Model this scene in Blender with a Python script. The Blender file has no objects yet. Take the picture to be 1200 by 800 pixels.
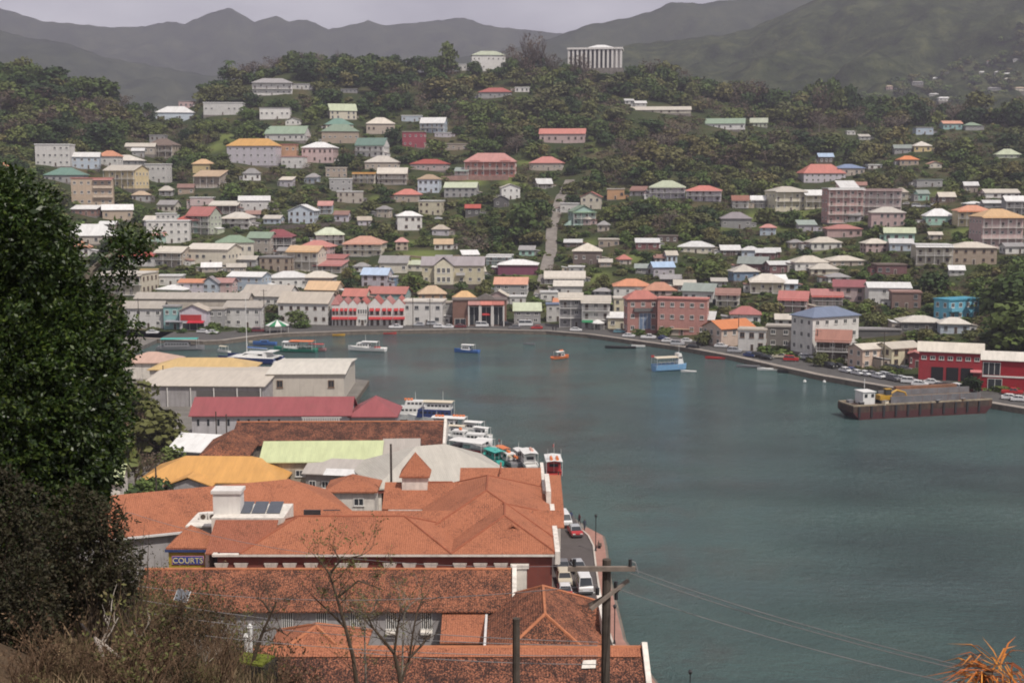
import bpy, math, random
import numpy as np
from mathutils import Vector, Matrix
R = math.radians
random.seed(7)
rng = np.random.default_rng(11)
SC = bpy.context.scene
COL = SC.collection
# ------------------------------------------------------------------ camera
CAMZ, FPX = 54.0, 1500.0
TH = math.atan(190.0 / 1500.0)                 # pitch below the horizontal
cd = bpy.data.cameras.new('camera')
cam = bpy.data.objects.new('camera', cd)
COL.objects.link(cam)
cam.location = (0, 0, CAMZ)
cam.rotation_euler = (math.pi / 2 - TH, 0, 0)
cd.sensor_width = 36.0
cd.lens = 45.0
cd.clip_start = 0.3
cd.clip_end = 30000
SC.camera = cam
# ------------------------------------------------------------------ sky, sun, exposure
SUN_EL, SUN_AZ = 57.0, 142.0                    # azimuth clockwise from +Y (north)
w = bpy.data.worlds.new('World'); SC.world = w
w.use_nodes = True
nt = w.node_tree; nt.nodes.clear()
N = nt.nodes.new; L = nt.links.new
sky = N('ShaderNodeTexSky'); sky.sky_type = 'NISHITA'; sky.sun_disc = False
sky.sun_elevation = R(SUN_EL); sky.sun_rotation = R(SUN_AZ)
sky.air_density = 1.0; sky.dust_density = 3.0; sky.altitude = 50
bg1 = N('ShaderNodeBackground'); bg1.inputs['Strength'].default_value = 0.09
L(sky.outputs[0], bg1.inputs['Color'])
tc = N('ShaderNodeTexCoord')
mp = N('ShaderNodeMapping'); mp.inputs['Scale'].default_value = (1.6, 1.6, 5.0)
L(tc.outputs['Generated'], mp.inputs['Vector'])
nz = N('ShaderNodeTexNoise'); nz.inputs['Scale'].default_value = 1.7; nz.inputs['Detail'].default_value = 6
nz.inputs['Roughness'].default_value = 0.55
L(mp.outputs[0], nz.inputs['Vector'])
cr = N('ShaderNodeValToRGB')
cr.color_ramp.elements[0].position = 0.35; cr.color_ramp.elements[0].color = (0.27, 0.26, 0.305, 1)
cr.color_ramp.elements[1].position = 0.66; cr.color_ramp.elements[1].color = (0.62, 0.60, 0.64, 1)
L(nz.outputs['Fac'], cr.inputs['Fac'])
bg2 = N('ShaderNodeBackground'); zs = N('ShaderNodeSeparateXYZ'); L(tc.outputs['Generated'], zs.inputs[0])
zr = N('ShaderNodeMapRange'); zr.inputs[1].default_value = 0.02; zr.inputs[2].default_value = 0.4; zr.inputs[3].default_value = 2.45; zr.inputs[4].default_value = 1.05
L(zs.outputs[2], zr.inputs[0]); L(zr.outputs[0], bg2.inputs['Strength'])
L(cr.outputs[0], bg2.inputs['Color'])
mxw = N('ShaderNodeMixShader'); mxw.inputs[0].default_value = 0.86   # broken overcast over the blue
L(bg1.outputs[0], mxw.inputs[1]); L(bg2.outputs[0], mxw.inputs[2])
ow = N('ShaderNodeOutputWorld'); L(mxw.outputs[0], ow.inputs['Surface'])
sl = bpy.data.lights.new('sun', 'SUN'); sl.energy = 4.2; sl.angle = R(0.6); sl.color = (1.0, 0.94, 0.86)
sun = bpy.data.objects.new('sun', sl); COL.objects.link(sun)
_sd = Vector((math.sin(R(SUN_AZ)) * math.cos(R(SUN_EL)), math.cos(R(SUN_AZ)) * math.cos(R(SUN_EL)), math.sin(R(SUN_EL))))
sun.rotation_euler = _sd.to_track_quat('Z', 'Y').to_euler()
sun.location = (0, 0, 900)
SC.view_settings.view_transform = 'Standard'
SC.view_settings.look = 'None'
SC.view_settings.exposure = 0.0
SC.view_settings.gamma = 1.0
SC.render.engine = 'CYCLES'
cy = SC.cycles
cy.use_denoising = True
try: cy.denoiser = 'OPENIMAGEDENOISE'
except Exception: pass
cy.max_bounces = 5; cy.diffuse_bounces = 2; cy.glossy_bounces = 3; cy.transmission_bounces = 2
cy.transparent_max_bounces = 6; cy.volume_bounces = 0
cy.caustics_reflective = False; cy.caustics_refractive = False
cy.sample_clamp_indirect = 6.0
cy.filter_width = 1.9
HAZE_DENSITY = 2.15e-4
HAZE_COLOR = (0.79, 0.765, 0.90)
HAZE_G = 0.30

# ------------------------------------------------------------------ seeing: pixel <-> world (photo is 1200 x 800)
CT, ST = math.cos(TH), math.sin(TH)
def ray(px, py):
    a = (px - 600.0) / FPX; b = (400.0 - py) / FPX
    return Vector((a, CT + b * ST, -ST + b * CT))
def at_z(px, py, z):
    d = ray(px, py); t = (z - CAMZ) / d.z
    return Vector((d.x * t, d.y * t, z))
def at_y(px, py, Y):
    d = ray(px, py); t = Y / d.y
    return Vector((d.x * t, Y, CAMZ + d.z * t))
def proj(x, y, z):
    dz = z - CAMZ
    dep = y * CT - dz * ST
    return 600 + FPX * x / dep, 400 - FPX * (y * ST + dz * CT) / dep
def scale_at(p):                                # metres per photo pixel
    return (p[1] * CT - (p[2] - CAMZ) * ST) / FPX

# ------------------------------------------------------------------ the lie of the land
def sm(a, b, x):
    t = np.clip((x - a) / (b - a), 0, 1); return t * t * (3 - 2 * t)
def wav(x, y):
    return (np.sin(x * 1.0 + 1.3 * np.sin(y * .7)) * np.sin(y * 1.1 + 1.7 * np.sin(x * .6 + 1))
            + .5 * np.sin(x * 2.3 + y * 1.1 + 2) * np.sin(y * 2.7 - x * .9)
            + .25 * np.sin(x * 5.1 - y * 3.3) * np.sin(y * 5.7 + x * 1.7))
SHORE_PX = [(-500, 402), (-100, 399), (154, 396), (238, 400), (262, 399), (300, 394), (330, 391), (420, 388), (550, 386), (640, 388),
            (690, 392), (740, 399), (800, 407), (860, 418), (900, 427), (960, 440), (1000, 447), (1060, 457), (1120, 466),
            (1200, 479), (1320, 497), (1700, 540)]
SH_U, SH_Y = [], []
for px, py in SHORE_PX:
    p = at_z(px, py, 1.2); SH_U.append(600 + 1500 * p.x / p.y); SH_Y.append(p.y)
# crest of the hill behind the harbour: photo column, row of the bare ground, distance
CREST = [(-600, 95, 820), (-100, 96, 820), (0, 96, 840), (60, 102, 850), (110, 116, 860), (170, 138, 880), (212, 136, 920), (255, 106, 960),
         (340, 82, 1000), (450, 87, 1010), (520, 88, 1010), (600, 86, 1000), (690, 88, 1000), (760, 96, 1000), (820, 108, 1000),
         (880, 120, 1000), (950, 133, 980), (1000, 138, 960), (1100, 141, 930), (1200, 145, 900), (1400, 140, 860), (2000, 130, 800)]
CR_U = [c[0] for c in CREST]; CR_Y = [c[2] for c in CREST]
CR_Z = [CAMZ + c[2] * (210 - c[1]) / 1500.0 for c in CREST]
# harbour edge of the near town
QEDGE_PX = [(732, 750), (720, 700), (715, 680), (710, 640), (707, 628), (690, 619)]
QEDGE = [(40, -80), (34, 20), (28, 60), (22, 95), (17, 120)] + [tuple(at_z(px, py, 1.2)[:2]) for px, py in QEDGE_PX] + [
    (9.6, 196), (7.5, 204), (1.8, 213), (-3.8, 223), (-10.5, 231), (-11.5, 247), (-18, 254), (-22, 258), (-22.5, 274), (-31, 284), (-38, 299), (-38, 335),
    (-62, 348), (-76, 366), (-90, 370), (-104, 372), (-118, 384), (-118, 470)]
QX = np.array([q[0] for q in QEDGE]); QY = np.array([q[1] for q in QEDGE])
def quay_x(Y):
    return np.interp(Y, np.maximum.accumulate(QY + np.arange(len(QY)) * 1e-4), QX)
E_Y = [-80, 0, 10, 20, 43, 60, 90, 130, 170, 200, 240, 270, 320, 360, 420]
E_X = [20, 3, -1, -4.3, -8.3, -16, -29, -52, -78, -80, -72, -78, -105, -130, -150]
E_Z = [51, 51.4, 48.4, 45, 36.2, 31.0, 25.0, 16, 8.5, 7.5, 8.5, 6, 2.0, 1.2, 1.2]
def fort_hill(X, Y):
    xe = np.interp(Y, E_Y, E_X); ze = np.interp(Y, E_Y, E_Z)
    d = X - xe
    z = np.where(d > 0, ze - 1.35 * d, np.minimum(ze - .42 * d, ze + 14))
    r = np.sqrt(X ** 2 + (Y + .5) ** 2)
    plat = np.where(r < 3.0, 52.3, 52.3 - 2.6 * (r - 3.0))
    z = np.maximum(z, plat)
    return z + np.where((z > 3) & (r > 4), .35 * wav(X / 3.1, Y / 2.7) + .15 * wav(X * 1.1, Y * 1.2), 0)
def ground_h(X, Y):
    X = np.asarray(X, float); Y = np.asarray(Y, float)
    u = 600 + 1500 * X / np.maximum(Y, 60.)
    ys = np.interp(u, SH_U, SH_Y); yc = np.interp(u, CR_U, CR_Y); zc = np.interp(u, CR_U, CR_Z)
    s = np.clip((Y - ys) / (yc - ys), 0, 1)
    ex = np.interp(u, [0, 550, 900, 1200], [1.45, 1.55, 1.4, 1.3])
    z = 1.2 + (zc - 1.2) * s ** ex
    z = np.where(Y > yc, np.maximum(zc - (Y - yc) * .28, 12), z)
    d = Y - ys
    amp = sm(40, 160, d) * 2.6 * (1 - .6 * sm(.75, 1, s))
    z = z + amp * wav(X / 42., Y / 38.)
    z = 1.2 + (z - 1.2) * sm(16, 62, d)
    far = np.where(d < 0, -3.0, np.maximum(z, 1.2))
    town = np.where((X < quay_x(Y)) & (Y < 470), 1.2, -3.0)
    near = np.where(Y < 430, np.maximum(town, fort_hill(X, Y)), -3.0)
    near = np.where((near < 1.2) & (town < 0), -3.0, near)
    return np.maximum(far, near)
_T = np.concatenate([np.linspace(4, 120, 150), np.linspace(120.5, 1150, 1500)])
def on_ground(px, py, ymin=0.):
    d = ray(px, py)
    ts = _T / d.y
    zz = CAMZ + d.z * ts
    h = ground_h(d.x * ts, _T)
    ok = (zz <= h) & (_T > ymin)
    if not ok.any():
        return None
    i = int(np.argmax(ok)); t = ts[i]
    if i > 0:
        lo, hi = ts[i - 1], ts[i]
        for _ in range(12):
            m = (lo + hi) / 2
            if CAMZ + d.z * m <= float(ground_h(d.x * m, d.y * m)): hi = m
            else: lo = m
        t = hi
    return Vector((d.x * t, d.y * t, float(ground_h(d.x * t, d.y * t))))

# ------------------------------------------------------------------ materials
MATS = {}
def srgb(r, g, b):
    f = lambda c: (c / 255 / 12.92) if c / 255 <= .04045 else ((c / 255 + .055) / 1.055) ** 2.4
    return (f(r), f(g), f(b))
def aged(t, out):
    oi = t.nodes.new('ShaderNodeObjectInfo'); h = t.nodes.new('ShaderNodeHueSaturation')
    a = t.nodes.new('ShaderNodeMapRange'); a.inputs[3].default_value = .76; a.inputs[4].default_value = 1.04
    t.links.new(oi.outputs['Random'], a.inputs[0]); t.links.new(a.outputs[0], h.inputs['Value'])
    m1 = t.nodes.new('ShaderNodeMath'); m1.operation = 'MULTIPLY'; m1.inputs[1].default_value = 7.31; m2 = t.nodes.new('ShaderNodeMath'); m2.operation = 'FRACT'
    t.links.new(oi.outputs['Random'], m1.inputs[0]); t.links.new(m1.outputs[0], m2.inputs[0])
    b_ = t.nodes.new('ShaderNodeMapRange'); b_.inputs[3].default_value = .72; b_.inputs[4].default_value = 1.06
    t.links.new(m2.outputs[0], b_.inputs[0]); t.links.new(b_.outputs[0], h.inputs['Saturation']); t.links.new(out, h.inputs['Color'])
    return h.outputs[0]
def mat(name, col, rough=.75, spec=.3, var=.18, scale=.6, bump=0., bscale=6., metal=0., streak=0., dirt=(.10, .085, .07)):
    if name in MATS: return MATS[name]
    m = bpy.data.materials.new(name); m.use_nodes = True
    t = m.node_tree; b = t.nodes['Principled BSDF']
    b.inputs['Roughness'].default_value = rough
    b.inputs['Specular IOR Level'].default_value = spec
    b.inputs['Metallic'].default_value = metal
    tc = t.nodes.new('ShaderNodeTexCoord')
    n1 = t.nodes.new('ShaderNodeTexNoise'); n1.inputs['Scale'].default_value = scale; n1.inputs['Detail'].default_value = 5
    n1.inputs['Roughness'].default_value = .65
    t.links.new(tc.outputs['Object'], n1.inputs['Vector'])
    r = t.nodes.new('ShaderNodeValToRGB')
    r.color_ramp.elements[0].position = .3; r.color_ramp.elements[1].position = .72
    k0, k1 = 1 - var, 1 + var * .6
    r.color_ramp.elements[0].color = (*[min(c * k0, .95) for c in col], 1)
    r.color_ramp.elements[1].color = (*[min(c * k1, .95) for c in col], 1)
    t.links.new(n1.outputs['Fac'], r.inputs['Fac'])
    out = r.outputs[0]
    if streak > 0:
        mpn = t.nodes.new('ShaderNodeMapping'); mpn.inputs['Scale'].default_value = (1.6, 1.6, .18)
        t.links.new(tc.outputs['Object'], mpn.inputs['Vector'])
        n2 = t.nodes.new('ShaderNodeTexNoise'); n2.inputs['Scale'].default_value = 1.1; n2.inputs['Detail'].default_value = 6
        t.links.new(mpn.outputs[0], n2.inputs['Vector'])
        mr = t.nodes.new('ShaderNodeMapRange'); mr.inputs[1].default_value = .5; mr.inputs[2].default_value = .8
        mr.inputs[3].default_value = 0; mr.inputs[4].default_value = streak
        t.links.new(n2.outputs['Fac'], mr.inputs[0])
        mx = t.nodes.new('ShaderNodeMix'); mx.data_type = 'RGBA'
        mx.inputs[7].default_value = (*dirt, 1)
        t.links.new(mr.outputs[0], mx.inputs[0]); t.links.new(out, mx.inputs[6])
        out = mx.outputs[2]
    if name.startswith('painted_wall'):
        out = aged(t, out)
    t.links.new(out, b.inputs['Base Color'])
    if bump > 0:
        n3 = t.nodes.new('ShaderNodeTexNoise'); n3.inputs['Scale'].default_value = bscale; n3.inputs['Detail'].default_value = 4
        t.links.new(tc.outputs['Object'], n3.inputs['Vector'])
        bp = t.nodes.new('ShaderNodeBump'); bp.inputs['Strength'].default_value = bump; bp.inputs['Distance'].default_value = .1
        t.links.new(n3.outputs['Fac'], bp.inputs['Height']); t.links.new(bp.outputs[0], b.inputs['Normal'])
    MATS[name] = m
    return m
def leafmat(name, cols, rough=.65, spec=.25, nscale=.35, use_attr=False, trans=.0):
    """foliage: its tone comes from the plant (object random, or a stored tone for a wood in one mesh) and from clump noise"""
    if name in MATS: return MATS[name]
    m = bpy.data.materials.new(name); m.use_nodes = True
    t = m.node_tree; b = t.nodes['Principled BSDF']
    b.inputs['Roughness'].default_value = rough; b.inputs['Specular IOR Level'].default_value = spec
    r = t.nodes.new('ShaderNodeValToRGB')
    es = r.color_ramp.elements
    while len(es) < len(cols): es.new(.5)
    for i, c in enumerate(cols):
        es[i].position = i / (len(cols) - 1); es[i].color = (*c, 1)
    if use_attr:
        a = t.nodes.new('ShaderNodeAttribute'); a.attribute_name = 'tone'; src = a.outputs['Fac']
    else:
        a = t.nodes.new('ShaderNodeObjectInfo'); src = a.outputs['Random']
    t.links.new(src, r.inputs['Fac'])
    tc = t.nodes.new('ShaderNodeTexCoord')
    n = t.nodes.new('ShaderNodeTexNoise'); n.inputs['Scale'].default_value = nscale; n.inputs['Detail'].default_value = 3
    t.links.new(tc.outputs['Object'], n.inputs['Vector'])
    mr = t.nodes.new('ShaderNodeMapRange'); mr.inputs[1].default_value = .3; mr.inputs[2].default_value = .7
    mr.inputs[3].default_value = .62; mr.inputs[4].default_value = 1.45
    t.links.new(n.outputs['Fac'], mr.inputs[0])
    hsv = t.nodes.new('ShaderNodeHueSaturation')
    t.links.new(mr.outputs[0], hsv.inputs['Value']); t.links.new(r.outputs[0], hsv.inputs['Color'])
    t.links.new(hsv.outputs[0], b.inputs['Base Color'])
    if trans > 0:
        b.inputs['Transmission Weight'].default_value = 0
        tr = t.nodes.new('ShaderNodeBsdfTranslucent'); t.links.new(hsv.outputs[0], tr.inputs['Color'])
        mxs = t.nodes.new('ShaderNodeMixShader'); mxs.inputs[0].default_value = trans
        t.links.new(b.outputs[0], mxs.inputs[1]); t.links.new(tr.outputs[0], mxs.inputs[2])
        t.links.new(mxs.outputs[0], t.nodes['Material Output'].inputs['Surface'])
    MATS[name] = m
    return m
def tilemat(name, base, dark, dens, scale, light=None, fine=1.0):
    """weathered clay tile: courses, single tiles of their own tone, blackened patches of mould"""
    if name in MATS: return MATS[name]
    m = bpy.data.materials.new(name); m.use_nodes = True
    t = m.node_tree; b = t.nodes['Principled BSDF']
    b.inputs['Roughness'].default_value = .85; b.inputs['Specular IOR Level'].default_value = .2
    tc = t.nodes.new('ShaderNodeTexCoord')
    v = t.nodes.new('ShaderNodeTexVoronoi'); v.inputs['Scale'].default_value = 3.2 * fine
    t.links.new(tc.outputs['Object'], v.inputs['Vector'])
    n1 = t.nodes.new('ShaderNodeTexNoise'); n1.inputs['Scale'].default_value = scale; n1.inputs['Detail'].default_value = 8
    n1.inputs['Roughness'].default_value = .72
    t.links.new(tc.outputs['Object'], n1.inputs['Vector'])
    sep = t.nodes.new('ShaderNodeSeparateColor'); t.links.new(v.outputs['Color'], sep.inputs[0])
    ad = t.nodes.new('ShaderNodeMath'); ad.operation = 'MULTIPLY_ADD'; ad.inputs[1].default_value = .42
    t.links.new(sep.outputs[0], ad.inputs[0]); t.links.new(n1.outputs['Fac'], ad.inputs[2])
    mr = t.nodes.new('ShaderNodeMapRange'); mr.inputs[1].default_value = 1.0 - dens * .8; mr.inputs[2].default_value = 1.12 - dens * .62
    t.links.new(ad.outputs[0], mr.inputs[0])
    mx = t.nodes.new('ShaderNodeMix'); mx.data_type = 'RGBA'
    t.links.new(mr.outputs[0], mx.inputs[0])
    r = t.nodes.new('ShaderNodeValToRGB')
    lt = light or tuple(min(c * 1.25, .9) for c in base)
    r.color_ramp.elements[0].color = (*[c * .78 for c in base], 1); r.color_ramp.elements[1].color = (*lt, 1)
    t.links.new(sep.outputs[1], r.inputs['Fac'])
    t.links.new(r.outputs[0], mx.inputs[6]); mx.inputs[7].default_value = (*dark, 1)
    t.links.new(mx.outputs[2], b.inputs['Base Color'])
    wv = t.nodes.new('ShaderNodeTexWave'); wv.wave_type = 'BANDS'; wv.bands_direction = 'X'; wv.inputs['Scale'].default_value = 1.25
    t.links.new(tc.outputs['Object'], wv.inputs['Vector'])
    bp = t.nodes.new('ShaderNodeBump'); bp.inputs['Strength'].default_value = .5; bp.inputs['Distance'].default_value = .06
    wy = t.nodes.new('ShaderNodeTexWave'); wy.wave_type = 'BANDS'; wy.bands_direction = 'Y'; wy.wave_profile = 'SAW'; wy.inputs['Scale'].default_value = .9; wy.inputs['Distortion'].default_value = .6
    t.links.new(tc.outputs['Object'], wy.inputs['Vector'])
    sm_ = t.nodes.new('ShaderNodeMath'); sm_.operation = 'ADD'; t.links.new(wv.outputs['Fac'], sm_.inputs[0]); t.links.new(wy.outputs['Fac'], sm_.inputs[1])
    t.links.new(sm_.outputs[0], bp.inputs['Height']); t.links.new(bp.outputs[0], b.inputs['Normal'])
    MATS[name] = m
    return m
def metalroof(name, col, rust=.25, rough=.55):
    """painted corrugated sheet: ribs down the slope, sheets of slightly different tone, stains"""
    if name in MATS: return MATS[name]
    m = bpy.data.materials.new(name); m.use_nodes = True
    t = m.node_tree; b = t.nodes['Principled BSDF']
    b.inputs['Roughness'].default_value = rough; b.inputs['Specular IOR Level'].default_value = .35
    tc = t.nodes.new('ShaderNodeTexCoord')
    mpn = t.nodes.new('ShaderNodeMapping'); mpn.inputs['Scale'].default_value = (1.0, .16, .3)
    t.links.new(tc.outputs['Object'], mpn.inputs['Vector'])
    n1 = t.nodes.new('ShaderNodeTexNoise'); n1.inputs['Scale'].default_value = .9; n1.inputs['Detail'].default_value = 6; n1.inputs['Roughness'].default_value = .7
    t.links.new(mpn.outputs[0], n1.inputs['Vector'])
    r = t.nodes.new('ShaderNodeValToRGB')
    r.color_ramp.elements[0].position = .3; r.color_ramp.elements[1].position = .7
    r.color_ramp.elements[0].color = (*[c * .80 for c in col], 1); r.color_ramp.elements[1].color = (*[min(c * 1.06, .92) for c in col], 1)
    t.links.new(n1.outputs['Fac'], r.inputs['Fac'])
    n2 = t.nodes.new('ShaderNodeTexNoise'); n2.inputs['Scale'].default_value = .35; n2.inputs['Detail'].default_value = 7; n2.inputs['Roughness'].default_value = .75
    oi = t.nodes.new('ShaderNodeObjectInfo')
    va = t.nodes.new('ShaderNodeVectorMath'); va.operation = 'ADD'
    t.links.new(tc.outputs['Object'], va.inputs[0]); t.links.new(oi.outputs['Location'], va.inputs[1])
    t.links.new(va.outputs[0], n2.inputs['Vector'])
    mr = t.nodes.new('ShaderNodeMapRange'); mr.inputs[1].default_value = .52; mr.inputs[2].default_value = .75; mr.inputs[3].default_value = 0; mr.inputs[4].default_value = rust
    t.links.new(n2.outputs['Fac'], mr.inputs[0])
    mx = t.nodes.new('ShaderNodeMix'); mx.data_type = 'RGBA'; mx.inputs[7].default_value = (.20, .13, .09, 1)
    t.links.new(mr.outputs[0], mx.inputs[0]); t.links.new(r.outputs[0], mx.inputs[6])
    t.links.new(aged(t, mx.outputs[2]) if name.startswith('sheet_roof_') else mx.outputs[2], b.inputs['Base Color'])
    wv = t.nodes.new('ShaderNodeTexWave'); wv.bands_direction = 'X'; wv.inputs['Scale'].default_value = 1.0
    t.links.new(tc.outputs['Object'], wv.inputs['Vector'])
    bp = t.nodes.new('ShaderNodeBump'); bp.inputs['Strength'].default_value = .35; bp.inputs['Distance'].default_value = .05
    t.links.new(wv.outputs['Fac'], bp.inputs['Height']); t.links.new(bp.outputs[0], b.inputs['Normal'])
    MATS[name] = m
    return m

# ------------------------------------------------------------------ mesh building
class MB:
    def __init__(s): s.v = []; s.f = []; s.m = []
    def add(s, vs, fs, mi=0):
        o = len(s.v); s.v += [tuple(v) for v in vs]
        for f in fs: s.f.append(tuple(i + o for i in f)); s.m.append(mi)
        return s
    def box(s, x0, x1, y0, y1, z0, z1, mi=0, rot=0., c=None):
        vs = [(x0, y0, z0), (x1, y0, z0), (x1, y1, z0), (x0, y1, z0), (x0, y0, z1), (x1, y0, z1), (x1, y1, z1), (x0, y1, z1)]
        if rot:
            cx, cy = c or ((x0 + x1) / 2, (y0 + y1) / 2); ca, sa = math.cos(rot), math.sin(rot)
            vs = [(cx + (x - cx) * ca - (y - cy) * sa, cy + (x - cx) * sa + (y - cy) * ca, z) for x, y, z in vs]
        return s.add(vs, [(0, 3, 2, 1), (4, 5, 6, 7), (0, 1, 5, 4), (1, 2, 6, 5), (2, 3, 7, 6), (3, 0, 4, 7)], mi)
    def prism(s, pts, z0, z1, mi=0):              # pts counter-clockwise
        n = len(pts)
        z0s = z0 if hasattr(z0, '__len__') else [z0] * n
        z1s = z1 if hasattr(z1, '__len__') else [z1] * n
        vs = [(p[0], p[1], z0s[i]) for i, p in enumerate(pts)] + [(p[0], p[1], z1s[i]) for i, p in enumerate(pts)]
        fs = [tuple(range(n - 1, -1, -1)), tuple(range(n, 2 * n))] + [(i, (i + 1) % n, n + (i + 1) % n, n + i) for i in range(n)]
        return s.add(vs, fs, mi)
    def loft(s, rings, mi=0, closed=True, caps=True):
        n = len(rings[0]); o = len(s.v)
        vs = [p for r in rings for p in r]; fs = []
        for k in range(len(rings) - 1):
            for i in range(n if closed else n - 1):
                j = (i + 1) % n
                fs.append((k * n + i, k * n + j, (k + 1) * n + j, (k + 1) * n + i))
        if caps:
            fs.append(tuple(range(n - 1, -1, -1))); fs.append(tuple((len(rings) - 1) * n + i for i in range(n)))
        return s.add(vs, fs, mi)
    def tube(s, pts, rads, n=6, mi=0, caps=True):
        pts = [Vector(p) for p in pts]
        if not hasattr(rads, '__len__'): rads = [rads] * len(pts)
        rings = []
        up = None
        for i, p in enumerate(pts):
            d = (pts[min(i + 1, len(pts) - 1)] - pts[max(i - 1, 0)])
            d = d.normalized() if d.length > 1e-9 else Vector((0, 0, 1))
            if up is None:
                up = Vector((0, 0, 1)) if abs(d.z) < .9 else Vector((1, 0, 0))
            a = d.cross(up); a = a.normalized() if a.length > 1e-6 else Vector((1, 0, 0)); b = a.cross(d).normalized()
            up = b
            rings.append([tuple(p + (a * math.cos(2 * math.pi * k / n) + b * math.sin(2 * math.pi * k / n)) * rads[i]) for k in range(n)])
        return s.loft(rings, mi, True, caps)
    def cyl(s, x, y, z0, z1, r, n=10, mi=0, r2=None):
        return s.tube([(x, y, z0), (x, y, z1)], [r, r if r2 is None else r2], n, mi)
    def mesh(s, name, mats, smooth=False):
        me = bpy.data.meshes.new(name)
        me.from_pydata(s.v, [], s.f)
        for m in (mats if isinstance(mats, (list, tuple)) else [mats]): me.materials.append(m)
        if len(me.materials) > 1 or max(s.m, default=0) > 0: me.polygons.foreach_set('material_index', s.m)
        if smooth: me.polygons.foreach_set('use_smooth', [True] * len(s.f))
        me.update()
        return me
    def build(s, name, mats, parent=None, smooth=False, loc=None, rz=0.):
        o = bpy.data.objects.new(name, s.mesh(name, mats, smooth)); COL.objects.link(o)
        if parent is not None: o.parent = parent
        if loc is not None: o.location = loc
        if rz: o.rotation_euler = (0, 0, rz)
        return o
def inst(name, me, parent=None, loc=(0, 0, 0), rz=0., sc=None):
    o = bpy.data.objects.new(name, me); COL.objects.link(o)
    if parent is not None: o.parent = parent
    o.location = loc; o.rotation_euler = (0, 0, rz)
    if sc is not None: o.scale = sc if hasattr(sc, '__len__') else (sc, sc, sc)
    return o
def tag(o, label=None, cat=None, group=None, kind=None):
    if label: o['label'] = label
    if cat: o['category'] = cat
    if group: o['group'] = group
    if kind: o['kind'] = kind
    return o
def thing(name, loc, rz=0., label=None, cat=None, group=None):
    o = bpy.data.objects.new(name, None); COL.objects.link(o)
    o.empty_display_size = .5
    o.location = loc; o.rotation_euler = (0, 0, rz)
    return tag(o, label, cat, group)
def struct(o): o['kind'] = 'structure'; return o
def copy_tree(o, parent=None):
    c = o.copy(); COL.objects.link(c); c.parent = parent
    for ch in o.children: copy_tree(ch, c)
    return c
def arr_mesh(name, V, F, mats, tone=None):
    """numpy vertices (n,3), quads (m,4)"""
    me = bpy.data.meshes.new(name)
    me.vertices.add(len(V)); me.vertices.foreach_set('co', np.asarray(V, np.float32).ravel())
    k = F.shape[1]
    me.loops.add(F.size); me.loops.foreach_set('vertex_index', np.asarray(F, np.int32).ravel())
    me.polygons.add(len(F)); me.polygons.foreach_set('loop_start', np.arange(0, F.size, k, dtype=np.int32))
    try: me.polygons.foreach_set('loop_total', np.full(len(F), k, np.int32))
    except Exception: pass
    for m in (mats if isinstance(mats, (list, tuple)) else [mats]): me.materials.append(m)
    if tone is not None:
        a = me.attributes.new('tone', 'FLOAT', 'POINT'); a.data.foreach_set('value', np.asarray(tone, np.float32))
    me.update(calc_edges=True); me.validate()
    return me
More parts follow.
